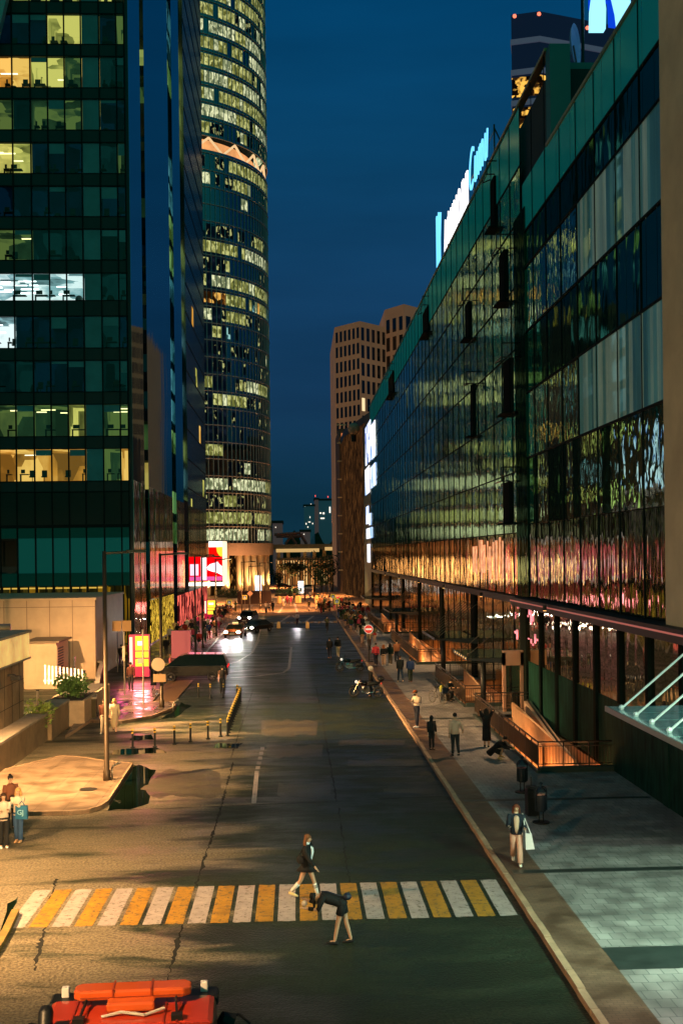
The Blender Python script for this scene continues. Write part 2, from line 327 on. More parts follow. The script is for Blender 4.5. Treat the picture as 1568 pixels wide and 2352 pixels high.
def island(name, uv, m, z1=.14, kerbm=None):
    P = [G(u, v, z1) if len(str(u)) and not isinstance(u, str) else v for u, v in uv]
    c = MB(); c.prism(P, -.01, z1); o = c.build(name, m, kind='structure')
    cx = sum(p[0] for p in P)/len(P); cy = sum(p[1] for p in P)/len(P)
    k = MB()
    for a, b in zip(P, P[1:]+P[:1]):
        k.ext([(a[0], a[1], 0), (b[0], b[1], 0), (b[0], b[1], z1+.01), (a[0], a[1], z1+.01)], Vector((cx-a[0], cy-a[1], 0)).normalized()*.12)
    k.build(name.split('_')[0]+'_kerb', M_kerb, kind='structure'); return P
island('tiled_pavement', [(-95, 1866), (60, 1865), (160, 1863), (205, 1859), (233, 1850), (250, 1838), (306, 1752), (240, 1746), (180, 1737), (138, 1735), (-95, 1890-30)][:10]+[(-130, 1800)], M_tan)
island('side_pavement', [(150, 1690), (207, 1654), (281, 1656), (352, 1643), (396, 1626), (404, 1619), (395, 1611), (350, 1611), (372, 1584), (225, 1584)], M_pinkslab)
lp = MB(); lp.box(-14.2, -8.35, 92, 163.5, 0, .14); lp.build('left_pavement', M_pinkslab, kind='structure')
lk = MB(); lk.box(-8.348, -8.2, 92, 163.5, -.01, .16); lk.build('left_kerb', M_white_line, kind='structure')
dk = MB(); P = [G(350, 1613), G(402, 1613), G(443, 1564), G(385, 1566)]; dk.prism(P, .004, .06); dk.build('ramp_deck', mat('deck_boards', (.2, .11, .05), .3, var=.3, vscale=4, stretch=(1, 8, 1)), kind='structure')
# yellow painted kerb lower left and the broken lane edge
yk = MB(); a = G(-30, 2235); 
P = [G(-60, 2260), G(0, 2190), G(22, 2150), G(45, 2100)]
for p, q in zip(P, P[1:]): yk.ext([(p[0], p[1], 0), (q[0], q[1], 0), (q[0], q[1], .13), (p[0], p[1], .13)], (-.18, 0, 0))
yk.build('yellow_kerb', mat('yellow_kerb_paint', (.22, .14, .03), .8, var=.4), kind='structure')

# road markings -------------------------------------------------------------
cw = MB(); y0 = 26.95; y1 = 29.95
for k in range(23):
    x1 = 5.2-.532*k; n = 5; w = .425; top = []; bot = []
    for i in range(n+1):
        top.append((x1-w+w*i/n, y1+random.uniform(-.02, .02), .005)); bot.append((x1-w+w*i/n, y0+random.uniform(-.02, .02), .005))
    cw.poly(bot+top[::-1], k % 2)
cw.build('crosswalk_stripes', [M_white_line, M_yel_line], kind='structure')
ln = MB()
def strip(uv, w, mi=0, z=.005):
    P = [Vector((*G(u, v), 0)) for u, v in uv]
    for a, b in zip(P, P[1:]):
        d = (b-a).normalized(); s = Vector((-d.y, d.x, 0))*w/2
        ln.quad((*(a-s).xy, z), (*(b-s).xy, z), (*(b+s).xy, z), (*(a+s).xy, z), mi)
strip([(590, 1771), (583, 1845)], .17)
for k in range(5): strip([(603-k*2.6, 1716+k*11), (602-k*2.6, 1723+k*11)], .17)
strip([(586, 1482), (668, 1485.5)], .3); strip([(669, 1486), (664, 1535), (650, 1545)], .2); strip([(650, 1545), (590, 1553), (530, 1557)], .45)
strip([(600, 1440), (592, 1470), (578, 1500), (545, 1520), (500, 1532)], .14); strip([(596, 1470), (580, 1500)], .1)
strip([(520, 1545), (585, 1538), (650, 1536)], .25); strip([(560, 1590), (615, 1592)], .12)
for vv in (1411, 1433):            # far raised crossing: yellow and white blocks
    Y = G(600, vv)[1]
    for k in range(26):
        x = -8.0+k*.51; ln.quad((x, Y, .008), (x+.42, Y, .008), (x+.42, Y+5 if vv < 1420 else Y+3.5, .008), (x, Y+5 if vv < 1420 else Y+3.5, .008), k % 2)
for (u0, v0, u1, v1) in ((640, 1432, 665, 1414), (690, 1432, 672, 1414), (700, 1430, 720, 1415), (640, 1408, 656, 1385), (683, 1408, 676, 1385), (560, 1408, 580, 1390)):
    strip([(u0, v0), (u1, v1)], .35, 0, .03)
ln.build('road_markings', [M_white_line, M_yel_line], kind='structure')
ck = MB()
def crack(pts, w, seed):
    rnd = random.Random(seed); P = []
    for (x0, ya), (x1, yb) in zip(pts, pts[1:]):
        n = max(2, int(abs(yb-ya)/.12+abs(x1-x0)/.25))
        for i in range(n): t = i/n; P.append((x0+(x1-x0)*t+rnd.uniform(-.035, .035), ya+(yb-ya)*t))
    ws = [w*abs(math.sin(i*.13+seed)+.35*math.sin(i*.71))*rnd.uniform(.5, 1.3)+.006 for i in range(len(P))]
    for i in range(len(P)-1):
        a, b = P[i], P[i+1]
        if abs(b[1]-a[1]) > abs(b[0]-a[0]): ck.quad((a[0]-ws[i], a[1], .0045), (a[0]+ws[i], a[1], .0045), (b[0]+ws[i+1], b[1], .0045), (b[0]-ws[i+1], b[1], .0045))
        else: ck.quad((a[0], a[1]-ws[i], .0045), (b[0], b[1]-ws[i+1], .0045), (b[0], b[1]+ws[i+1], .0045), (a[0], a[1]+ws[i], .0045))
crack([(-2.72, 19), (-2.78, 27), ], .05, 1); crack([(-2.75, 30), (-2.7, 39), (-2.75, 48)], .045, 2)
crack([(1.32, 39.8), (1.28, 60), (1.2, 75)], .035, 3); crack([(1.3, 30), (1.35, 39)], .02, 5)
crack([(-7.6, 39.1), (-2.7, 39.5), (5.3, 40.4)], .04, 4)
crack([(-6.6, 31), (-5.6, 24)], .05, 8); crack([(-2.9, 49), (-2.9, 74)], .02, 9)
ck.build('road_cracks', M_crack, kind='structure')
pd = MB()
def puddle(uv, z=.006, seed=0):
    rnd = random.Random(seed+11); P = []
    U = uv+uv[:1]
    for (a, b), (c, d) in zip(U, U[1:]):
        for t in (0, .33, .66): P.append((a+(c-a)*t+rnd.uniform(-3, 3), b+(d-b)*t+rnd.uniform(-1.6, 1.6)))
    pd.poly([(*G(u, v), z) for u, v in P][::-1])
puddle([(248, 1862), (300, 1858), (343, 1846), (348, 1828), (325, 1812), (345, 1795), (358, 1770), (325, 1758), (306, 1757), (254, 1838)], seed=1)
puddle([(250, 1733), (385, 1731), (360, 1717), (262, 1722)], seed=2); puddle([(300, 1700), (355, 1699), (350, 1688), (308, 1690)], seed=3)
puddle([(360, 1655), (400, 1648), (440, 1622), (415, 1614), (400, 1632)], seed=4); puddle([(490, 1718), (548, 1719), (556, 1708), (500, 1706)], seed=5)
puddle([(0, 2140), (30, 2100), (42, 2060), (20, 2075)], seed=6);
pass
pd.build('puddles', M_water, kind='structure')
mh = MB(); x, y = G(716, 1606); mh.cyl(x, y, .001, .008, .35, 12); x, y = G(203, 1813, .14); mh.cyl(x, y, .141, .15, .33, 14); mh.build('manhole_covers', mat('cast_iron', (.05, .045, .04), .5, .6), kind='structure')

# distant land
hl = MB()
for (x0, x1, y, h) in ((-60, -14, 620, 30), (-30, 40, 700, 24), (20, 120, 760, 22)):
    n = 24; P = [(x0+(x1-x0)*i/n, y, h*(.75+.25*math.sin(i*1.3+x0)+random.uniform(-.08, .08))) for i in range(n+1)]
    hl.ext([(x0, y, -1)]+P+[(x1, y, -1)], (0, 60, 0))
hl.build('wooded_hill', mat('dark_woods', (.02, .035, .02), .9, var=.5, vscale=.3), kind='structure')

# repair patches in the asphalt
M_p1 = asphalt('patch_dark', (.02, .018, .011), (.075, .064, .04), .4, .65, 1.6); M_p2 = asphalt('patch_light', (.02, .022, .012), (.12, .1, .06), .3, .5, 1.6)
pa = MB(); rp = random.Random(9); zt_ = .0018
for (u0, v0, u1, v1, k) in ((600, 1655, 730, 1690, 1), (612, 1712, 742, 1740, 1), (300, 1770, 505, 1830, 1), (545, 1762, 700, 1800, 0), (780, 1700, 930, 1712, 1), (800, 1745, 980, 1760, 1), (720, 1640, 860, 1652, 0), (840, 1900, 960, 1925, 0), (250, 1880, 460, 1935, 0), (90, 2000, 560, 2040, 0), (560, 2020, 690, 2032, 0), (495, 1708, 562, 1732, 0), (880, 1812, 1000, 1822, 1), (640, 2060, 700, 2064, 0), (150, 2185, 520, 2215, 0), (700, 1560, 800, 1575, 0), (620, 1600, 730, 1612, 1), (640, 1800, 760, 1830, 1), (820, 2200, 1100, 2240, 0)):
    P = []; zt_ += .0001
    if k == 0: continue
    n = 9
    for i in range(n+1): P.append((u0+(u1-u0)*i/n, v0+rp.uniform(-.1, .1)*(v1-v0)+(.25*(v1-v0)*(1-abs(math.sin(PI*i/n))) if k == 0 else 0)))
    for i in range(n, -1, -1): P.append((u0+(u1-u0)*i/n+rp.uniform(-4, 4), v1+rp.uniform(-.1, .1)*(v1-v0)-(.25*(v1-v0)*(1-abs(math.sin(PI*i/n))) if k == 0 else 0)))
    pa.poly([(*G(u, v), zt_) for u, v in P][::-1], k)
pa.build('asphalt_patches', [M_p1, M_p2], kind='structure')
# ================================================================ LEFT OFFICE TOWER
YF = 100.0; XL = -14.2
M_teal = mat('dim_blind_panel', (.01, .06, .06), .6, emit=(.006, .045, .045), es=.35, var=.25, vscale=.5)
M_sgl = mirror_glass('blue_side_glass', (.5, .72, .75), (.004, .015, .02), .75, .03, 1, .004, (1, .5, .08), 1.6)
M_sgl2 = mirror_glass('ribbed_side_glass', (.42, .5, .5), (.02, .03, .03), .6, .12, 1, .01, (1, 2.0, .1), 1.5)
M_pane = pane_glass('office_pane', .035)
office = thing('office_tower', 'tall dark glass office tower with lit office floors, left of the street', 'building', (XL-9, YF, 0))
OFF = (XL-9, YF, 0)
def zz(v, Y=YF, u=150): return Q(u, v, Y)[1]
def xx(u, v=600, Y=YF): return Q(u, v, Y)[0]
cols_u = [-84, -45, -6, 33, 74.5, 114, 153, 191.5, 233, 272.5, 307]
cols_x = [xx(u) for u in cols_u]; cols_x[-1] = XL-.35
tops = [-68, 31, 129, 227, 327, 427, 526, 627, 726, 828, 929, 1031]
bots = [3, 101, 201, 298, 398, 497, 597, 690, 799, 900, 1002, 1105]
ZT = zz(-170); X0 = cols_x[0]-14
YEL = interior('office_yellow', (225, 215, 110), (150, 150, 70), .9, (1, 1, .5), .25, .6, .25, .5)
ORG = interior('office_orange', (255, 200, 100), (205, 140, 50), 1.0, (1, 1, .5), .25, .6, .3, .5)
WHT = interior('office_white', (225, 245, 245), (130, 175, 180), 1.1, (1, 1, 2), .3, .62, .25, .5)
GRN = interior('office_green', (105, 130, 65), (45, 75, 45), .6, (1, 1, .5), .25, .6, .4, .5)
DIM = interior('office_dim', (14, 62, 60), (4, 40, 40), .34, (1, 1, .5), .3, .7, .4, .6)
DBL = interior('office_blue', (5, 42, 62), (2, 26, 40), .34, (1, 1, .5), .3, .7, .4, .6)
STR = {'Y': YEL, 'O': ORG, 'W': WHT, 'G': GRN, 'D': DIM, 'B': DBL}
L_tube_w = glow('ceiling_tube_white', (240, 255, 255), 3.0); L_tube_y = glow('ceiling_tube_yellow', (255, 245, 170), 2.2); L_tube_o = glow('ceiling_tube_warm', (255, 235, 190), 2.5)
M_sil = mat('furniture_dark', (.01, .025, .02), .8)
rows = ['YYYYYYYYDY', 'BBBBDYYBBYG'[1:], 'OOOGOYYGODDD'[0:3]+'OYYGODD', 'DDDDGDGYBBB'[:10], 'YYYYBBBBDG', 'BBBBBBBDBB', 'GGGDDDDDDD', 'WWWWWWWWDD', 'WWWBBBBBDB', 'DDDDDBBDDD', 'GGGGGGGYDG', 'OOOOOOOODG']
# row strings address the ten bays left to right; bays 3..9 are the ones in view
rows = {0: 'YYYYYYYDYY', 1: 'BBBBBYYYBGG'[:10], 2: 'OOOOYYGODDD'[:10], 3: 'GGGDGGGYBBB'[:10], 4: 'YYYYBBBDDG', 5: 'BBBBBBBDBB', 6: 'GGGGDDDDDD', 7: 'WWWWWWWDDD', 8: 'WWWBBBBDDB', 9: 'DDDDBBBDDD', 10: 'GGGGGGYDGG', 11: 'OOOOOOODGO'}
# walls: spandrels, roof block
sp = MB(OFF); DY = 7.0
zs = [zz(v) for v in tops]; zb = [zz(v) for v in bots]
lv = [(ZT, zs[0])]+[(zb[i], zs[i+1]) for i in range(11)]+[(zb[11], zz(1130))]
for a, b in lv: sp.box(X0, XL-.3, YF, YF+.5, b, a)
sp.box(X0, XL-9.5, YF+8.2, YF+80, 0, ZT); sp.box(X0, XL-.3, YF+.5, YF+.6, zz(1342), zz(1300))
sp.box(X0, XL-.3, YF+.55, YF+1.0, zz(1240), zz(1130)-.02)
sp.build('wall', M_dark, office)
fl = MB(OFF)
for a, b in lv: fl.box(X0, XL-.32, YF+.5, YF+8.1, b+.02, a-.02)
fl.build('floor_slab', mat('floor_slab', (.03, .05, .045), .8), office)
lo = MB(OFF); za, zc = zz(1208), zz(1130)-.05; n = 34
for i in range(n):
    z0 = za+(zc-za)*i/n; lo.box(X0, XL-.3, YF-.02, YF+.3, z0, z0+(zc-za)/n*.55)
lo.build('louvre', mat('dark_green_louvre', (.006, .03, .022), .6), office)
mu = MB(OFF)
for x in cols_x: mu.box(x-.045, x+.045, YF-.12, YF+.14, 0.2, ZT)
for a, b in lv: mu.box(X0, XL-.3, YF-.03, YF-.001, a-.06, a+.02); mu.box(X0, XL-.3, YF-.03, YF-.001, b-.02, b+.05)
mu.box(X0, XL-.3, YF-.25, YF-.001, zz(1212), zz(1208)+.1)
mu.build('facade_grid', M_mull, office)
for r_ in range(12):
    zt, z0 = zs[r_], zb[r_]
    rowm = rows[r_]
    i = 0
    while i < 10:                 # a room per run of like bays
        j = i
        while j < 9 and rowm[j+1] == rowm[i]: j += 1
        x0, x1 = cols_x[i], cols_x[j+1]; m = STR[rowm[i]]; rm = MB(OFF)
        dep = 5.5 if rowm[i] in 'YOWG' else 2.0
        rm.quad((x0, YF+dep, z0), (x1, YF+dep, z0), (x1, YF+dep, zt), (x0, YF+dep, zt), 0)
        rm.quad((x0+.01, YF+.4, z0), (x0+.01, YF+dep, z0), (x0+.01, YF+dep, zt), (x0+.01, YF+.4, zt), 0)
        rm.quad((x1-.01, YF+.4, z0), (x1-.01, YF+dep, z0), (x1-.01, YF+dep, zt), (x1-.01, YF+.4, zt), 0)
        rm.quad((x0, YF+.4, zt-.005), (x1, YF+.4, zt-.005), (x1, YF+dep, zt-.005), (x0, YF+dep, zt-.005), 0)
        rm.build('room', [m], office)
        rn = random.Random(r_*10+i)
        if rowm[i] in 'YOWG':
            x = x0+.3
            lm = {'W': L_tube_w, 'O': L_tube_o, 'Y': L_tube_y, 'G': L_tube_y}[rowm[i]]
            while x < x1-.5:
                lt = MB(OFF)
                if rn.random() < (.75 if rowm[i] == 'W' else .35):
                    yy = YF+rn.uniform(1, 4.5); ll = rn.uniform(.7, 1.6); lt.box(x, min(x+ll, x1-.1), yy, yy+.14, zt-.22, zt-.14)
                    if rowm[i] == 'W': lt.box(x, min(x+ll, x1-.1), yy+1, yy+1.18, zt-.7, zt-.6)
                x += rn.uniform(.6, 1.3)
                if lt.v: lt.build('ceiling_lamp', lm, office)
        x = x0+.1
        while x < x1-.4:
            fu = MB(OFF)
            k = rn.random(); k = k if k < .34 else (k if rn.random() < .6 else .95); w = rn.uniform(.35, 1.2); w = min(w, x1-.05-x)
            if k < .35: fu.box(x, x+w, YF+.9, YF+1.5, z0+.66, z0+.72); fu.box(x, x+.06, YF+1, YF+1.4, z0, z0+.66); fu.box(x+.1, x+w*.6, YF+1, YF+1.05, z0+.78, z0+1.12)
            elif k < .6: fu.box(x, x+.45, YF+1.2, YF+1.3, z0+.5, z0+1.05); fu.box(x+.2, x+.25, YF+1.2, YF+1.25, z0, z0+.5); fu.box(x, x+.45, YF+.9, YF+1.3, z0+.42, z0+.5)
            elif k < .68 and rowm[i] in 'YOWG': fu.box(x, x+.3, YF+2.5, YF+2.8, z0, zt)
            elif k < .75: fu.ball((x+.25, YF+1.2, z0+.3), .35, 7, 5, sc=(1, 1, rn.uniform(.8, 1.8)))
            if fu.v: fu.build('furniture', M_sil, office)
            x += w+rn.uniform(0, .35)
        i = j+1
    for c in range(3, 10):
        f = MB(OFF); x0, x1 = cols_x[c]+.045, cols_x[c+1]-.045
        f.quad((x0, YF+.02, z0+.05), (x1, YF+.02, z0+.05), (x1, YF+.02, zt-.06), (x0, YF+.02, zt-.06), 0)
        if c == 7: f.box(x0, x1, YF+.3, YF+.36, z0, zt, 1)
        elif random.random() < .3: f.box(x0+.02, x1-.02, YF+.16, YF+.19, zt-random.uniform(.25, 1.1), zt-.07, 1)
        f.build('window', [M_pane, M_teal], office)
# podium glass: tall lobby glass at 1240-1315 and the yellow lobby at 1350
M_pod = mirror_glass('podium_glass', (.4, .7, .65), (.003, .03, .03), .15, .01, 1, .0, emit=(.004, .05, .045), es=.5)
for k in range(3, 10):
    f = MB(OFF); x0, x1 = cols_x[k]+.05, cols_x[k+1]-.05
    f.box(x0, x1, YF+.1, YF+.2, zz(1316), zz(1236)); f.build('lobby_window', M_pod, office)
pb = MB(OFF); pb.box(X0, XL-.3, YF+.02, YF+.5, zz(1236), zz(1212)-.02); pb.box(X0, XL-.3, YF+.02, YF+.5, zz(1347), zz(1316)); pb.build('podium_band', mirror_glass('dark_band_glass', (.4, .7, .65), (.003, .015, .015), .1, .03, 1, 0), office)
lb = MB(OFF); zl = zz(1347)
lb.quad((X0, YF+1.6, 0), (XL-.4, YF+1.6, 0), (XL-.4, YF+1.6, zl), (X0, YF+1.6, zl)); lb.build('lobby', interior('lobby_amber', (150, 110, 20), (60, 55, 18), .7, (1.2, 1, .25), .3, .7, .3, 1.2), office)
lw = MB(OFF)
for x in cols_x+[(a+b)/2 for a, b in zip(cols_x, cols_x[1:])]: lw.box(x-.05, x+.05, YF+.5, YF+.62, 0, zl)
for z in (1.0, 2.6): lw.box(X0, XL-.4, YF+.52, YF+.6, z, z+.12)
lw.build('lobby_frame', M_mull, office)
lt = MB(OFF); lt.box(X0, xx(226), YF+.7, YF+.85, zl-.22, zl-.1); lt.build('lobby_strip_lamp', glow('amber_strip', (235, 190, 80), .9), office)
# street side: three reflecting blades with dark slots between and a ribbed wing behind
def blade(name, y0, y1, m, z1=145, x=XL, z0=0., t=9.5):
    b = MB(OFF); b.box(x-t, x, y0, y1, z0, z1); return b.build(name, m, office)
blade('side_glass', YF, YF+7.6, M_sgl, t=.28)
fe = MB(OFF); fe.box(XL-.28, XL-.01, YF-.03, YF-.003, 0, 145); fe.build('edge_cover', M_dark, office)  # thin dark cover added to hide the bright reflection on the glass end
blade('side_glass', 110.5, 131.5, M_sgl); blade('side_glass', 135.9, 144.8, M_sgl); blade('side_wing', 150.5, 181, M_sgl2)
sl = MB(OFF)
for (a, b) in ((107.6, 110.5), (131.5, 135.9), (144.8, 150.5)):
    sl.box(XL-9.4, XL-1.4, a+.01, b-.01, 0, 144)
sl.build('recess_wall', mat('recess_black', (.004, .006, .006), .6), office)
rn = random.Random(5)
M_sl1 = interior('slot_yellow', (245, 235, 130), (170, 160, 70), 1.3, (1, 1, .5), .25, .6, .2, .8); M_sl2 = interior('slot_cool', (170, 220, 225), (70, 120, 130), 1.0, (1, 1, .5), .25, .6, .2, .8)
for (a, b, pr) in ((107.7, 110.4, .45), (131.8, 135.6, .55), (145, 150.3, .8)):
    k = 0
    while k < 34:
        z = 10.4+k*3.88; k += 1
        if rn.random() < pr:
            w = MB(OFF); w.box(XL-1.38, XL-1.3, a, b, z, z+2.7); w.build('side_window', M_sl1 if rn.random() < .7 else M_sl2, office)
for z in [10+k*3.88 for k in range(24)]:
    w = MB(OFF); w.box(XL-.002, XL+.05, 150.5, 181, z, z+.12); w.build('wing_ledge', M_mull, office)
lz = MB(OFF)
for k in range(40): lz.box(XL-1.3, XL+.02, 145, 150.4, 12+k*.1, 12.05+k*.1)
lz.build('side_louvre', M_mull, office)
# amber curtain of string lights in the ground floor
M_rip = mirror_glass('podium_ripple', (.7, .55, .4), (.02, .015, .01), .6, .06, 1, .05, (1, 1.6, .2), 1.5)
for (a, b) in ((100.1, 107.4), (110.6, 131.4), (136, 144.7), (150.7, 180.9)):
    y = a
    while y < b-.1:
        w = MB(OFF); ye = min(y+1.35, b); dx = random.uniform(0, .05); w.box(XL-.05, XL+.02+dx, y+.02, ye-.02, 4.6 if y > 110 else .1, 15.5); w.build('ripple_pane', M_rip, office); y = ye
sg = MB(OFF)
sg.box(XL-.1, XL+.05, 110.6, 131.4, .3, 4.4); sg.build('shop_window', interior('string_lights', (255, 205, 70), (90, 60, 10), 1.4, (1, 3.5, 1), .5, .62, .1, 2.2), office)
sg = MB(OFF); sg.box(XL-.1, XL+.06, 136, 180, .3, 4.0); sg.build('shop_window', interior('shop_pink', (255, 110, 90), (120, 40, 40), 1.3, (1, 1.2, .6), .42, .62, .15, 1.2), office)
for k in range(5):
    w = MB(OFF); y = 154+k*5.2; z = 14+((k*7) % 9)*3.88
    w.box(XL-.002, XL+.04, y, y+2.2, z, z+2.6); w.build('side_window', ORG if k % 2 else YEL, office)
# white edge beam at the tower's far left corner
eb = MB(OFF); a = Q(-18, 120, YF-1); b = Q(24, -60, YF-1); eb.ext([(a[0]-.4, YF-1, a[1]), (a[0]+.15, YF-1, a[1]), (b[0]+.15, YF-1, b[1]), (b[0]-.4, YF-1, b[1])], (0, .8, 0))
eb.build('edge_beam', mat('grey_beam', (.3, .33, .33), .5), office)

# ================================================================ ROUND TOWER
TX, TY, TR = -31.5, 268.0, 25.6
tower = thing('round_tower', 'tall round glass tower with many lit floors and a glowing truss band', 'building', (TX, TY, 0))
TO = (TX, TY, 0)
NP = 132; FH = 3.68; ZB = 11.4; NF = 42
ri = random.Random(12)
TW = [interior('tower_yellow', (222, 222, 140), (125, 128, 62), .85, (1.2, 1.2, .7), .2, .75, .4, 1.5), interior('tower_white', (240, 242, 190), (130, 140, 100), 1.0, (1.2, 1.2, .7), .2, .7, .4, 1.5),
      interior('tower_cyan', (150, 205, 200), (50, 95, 100), .9, (1, 1, .6), .36, .6, .08, .9), interior('tower_amber', (250, 190, 90), (130, 80, 30), .9, (1, 1, .6), .36, .6, .08, .9)]
M_tdark = mirror_glass('tower_dark_glass', (.5, .65, .72), (.004, .012, .02), .35, .05, 1, .01, (1, 1, 1), .6)
M_tspark = interior('tower_sparse', (190, 190, 120), (6, 16, 26), .8, (1, 1, .6), .62, .7, .5, 1.6)
def ang(k): return -PI/2+2*PI*k/NP
# how full of light each floor is, bottom first (front quarter reads left to right)
dens = [.75, .95, .12, .97, .2, .1, .15, .45, .7, .8, .2, .45, .12, .5, .55, .85, .2, .9, .15, .08, .05, .35, .75, .85, .9, .85, .9, .95, .9, .9, .8, .9, .7, .9, .8, .6, .9, .6, .8, .7, .4, .3]
BAND = 23
gl = MB(TO); frm = MB(TO); sill = MB(TO)
state = {}
for f in range(NF):
    z0 = ZB+f*FH; on = False; m = 0; rr = TR
    if f == BAND: continue
    d = dens[f % len(dens)]
    for k in range(NP):
        if ri.random() < .3:
            on = ri.random() < d; m = ri.choice([0, 0, 0, 1, 1, 3, 2]) if d < .6 else ri.choice([0, 0, 0, 1, 1])
        t = ri.random()
        if f in (19, 20, 24): on = on and k % 9 < 3
        state[(f, k)] = ((m if t > .07 else (4 if t < .03 else 5)) if on else (5 if t < .35 and d > .1 else 4))
win100 = []
def pane(mb, f, k, mi):
    a0, a1 = ang(k), ang(k+1); z0 = ZB+f*FH+.75; z1 = ZB+(f+1)*FH-.5
    P = [(TX+TR*math.cos(a), TY+TR*math.sin(a)) for a in (a0, a1)]
    mb.quad((*P[0], z0), (*P[1], z0), (*P[1], z1), (*P[0], z1), mi)
mats_t = TW+[M_tdark, M_tspark]
cnt = 0
for (f, k), s in state.items():
    a = ang(k+.5)
    seen = math.sin(a) < -.1 and math.cos(a) > .28
    if seen and f % 1 == 0 and s < 4 and cnt < 99 and k % 2 == 0 and f > 0:
        w = MB(TO); pane(w, f, k, 0); w.build('window', mats_t[s], tower); cnt += 1
    else: pane(gl, f, k, s)
o = gl.build('glazing', mats_t, tower, kind='stuff')
for f in range(NF+1):
    z = ZB+f*FH
    for k in range(NP):
        a0, a1 = ang(k), ang(k+1)
        for (zz0, zz1, rr, mi) in ((z-.5, z+.75, TR-.03, 0), (z-.04, z+.14, TR+.22, 1)):
            if f == BAND+1 and mi == 0: zz0 = z-.05
            P = [(TX+rr*math.cos(a), TY+rr*math.sin(a)) for a in (a0, a1)]
            frm.quad((*P[0], zz0), (*P[1], zz0), (*P[1], zz1), (*P[0], zz1), mi)
            if mi: 
                Pi = [(TX+TR*math.cos(a), TY+TR*math.sin(a)) for a in (a0, a1)]
                frm.quad((*P[0], zz0), (*P[1], zz0), (*Pi[1], zz0), (*Pi[0], zz0), mi); frm.quad((*P[0], zz1), (*P[1], zz1), (*Pi[1], zz1), (*Pi[0], zz1), mi)
frm.build('floor_rings', [mirror_glass('tower_spandrel', (.45, .6, .7), (.01, .03, .05), .4, .08, 1, 0), mat('ring_ledge', (.5, .36, .32), .5)], tower)
ml = MB(TO)
for k in range(NP):
    a = ang(k); ca, sa = math.cos(a), math.sin(a)
    for (r0, r1, zz0, zz1) in ((TR, TR+.16, ZB, ZB+BAND*FH), (TR, TR+.16, ZB+(BAND+1)*FH, ZB+NF*FH)):
        p = Vector((TX+ca*r0, TY+sa*r0, zz0)); t = Vector((-sa, ca, 0))*.05; q = Vector((ca, sa, 0))*.16
        ml.ext([p-t, p+t, p+t+q, p-t+q], (0, 0, zz1-zz0))
ml.build('mullion', mat('mullion_pale', (.4, .42, .42), .5, .2), tower, kind='stuff')
# glowing truss storey
z0 = ZB+BAND*FH+.5; z1 = ZB+(BAND+1)*FH-.1
core = MB(TO); core.cyl(TX, TY, z0-.4, z1+.3, TR-2.6, 64); core.build('truss_storey', mat('warm_lit_soffit', (.6, .35, .18), .7, emit=(1, .42, .15), es=.75, var=.45, vscale=.2), tower)
N2 = 22
for k in range(N2):
    tr = MB(TO); a0 = 2*PI*k/N2; a1 = 2*PI*(k+.5)/N2; a2 = 2*PI*(k+1)/N2; R2 = TR-.4
    if math.sin(a0) > .3: continue
    p = lambda a, z: (TX+R2*math.cos(a), TY+R2*math.sin(a), z)
    tr.tube(p(a0, z0), p(a1, z1), .26, 6); tr.tube(p(a1, z1), p(a2, z0), .26, 6); tr.build('truss', mat('truss_cream', (.7, .6, .45), .6, emit=(1, .62, .3), es=.9), tower)
# base: ring beam and round columns washed by warm lamps
bs = MB(TO); bs.cyl(TX, TY, ZB-2.6, ZB+.1, TR+.5, 72); bs.build('base_ring', mat('base_stone', (.35, .2, .15), .7, var=.15), tower)
bi = MB(TO); bi.cyl(TX, TY, 0, ZB-2.5, TR-4, 48); bi.build('base_lobby', interior('base_lobby', (220, 150, 70), (70, 42, 18), .6, (2, 2, .8), .45, .75, .2, 1.2), tower)
M_col = mat('warm_column', (.62, .45, .28), .6)
for a in (-88, -79, -72, -61, -50, -41, -35, -29, -21, -12):
    c = MB(TO); a = rad(a); x, y = TX+(TR-.5)*math.cos(a), TY+(TR-.5)*math.sin(a); c.cyl(x, y, 0, ZB-2.6, .75, 14); c.build('column', M_col, tower, smooth=True)
    light('column_lamp', 'SPOT', (x+math.cos(a)*2.2, y+math.sin(a)*2.2, .4), 6500, (1, .6, .22), '', .3, aim=(x, y, 9), spot=60)
for (x, y) in ((TX+22, TY-22), (TX+8, TY-32)): light('base_glow', 'POINT', (x, y, 5), 4000, (1, .55, .22), '', 3.0)
# roof and interior so that light does not leak
cr_ = MB(TO); cr_.cyl(TX, TY, ZB, ZB+NF*FH, TR-3.4, 48); cr_.build('core', mat('core_dark', (.01, .02, .03), .8), tower)

# ================================================================ MALL (right)
XR = 12.3
mall = thing('shopping_mall', 'long shopping mall with teal wavy reflecting glass front along the right side', 'building', (XR+10, 60, 0))
MO = (XR+10, 60, 0)
MGL = [mirror_glass('mall_glass_%d' % i, (.85, 1.0, .86), (.02, .1, .085), .86, .02, 1, d, (1, sx, sz), 1.0) for i, (d, sx, sz) in enumerate(((.02, 2.2, .8), (.026, 3.0, .7), (.016, 1.6, 1.1)))]
M_curt = [mat('curtain_band_%d' % i, c, .5, emit=c, es=e*.8, var=.3, vscale=.8, stretch=(1, 1, .3)) for i, (c, e) in enumerate((((.06, .14, .12), .55), ((.12, .17, .13), .6), ((.03, .09, .085), .5), ((.16, .2, .15), .6)))]
M_curtg = pane_glass('curtain_pane', .22)
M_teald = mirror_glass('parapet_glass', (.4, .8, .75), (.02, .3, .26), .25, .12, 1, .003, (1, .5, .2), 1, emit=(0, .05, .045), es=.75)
M_band = mirror_glass('dark_band', (.3, .7, .5), (.004, .02, .02), .35, .03, 1, .012, (1, .9, .4), 1)
core = MB(MO)
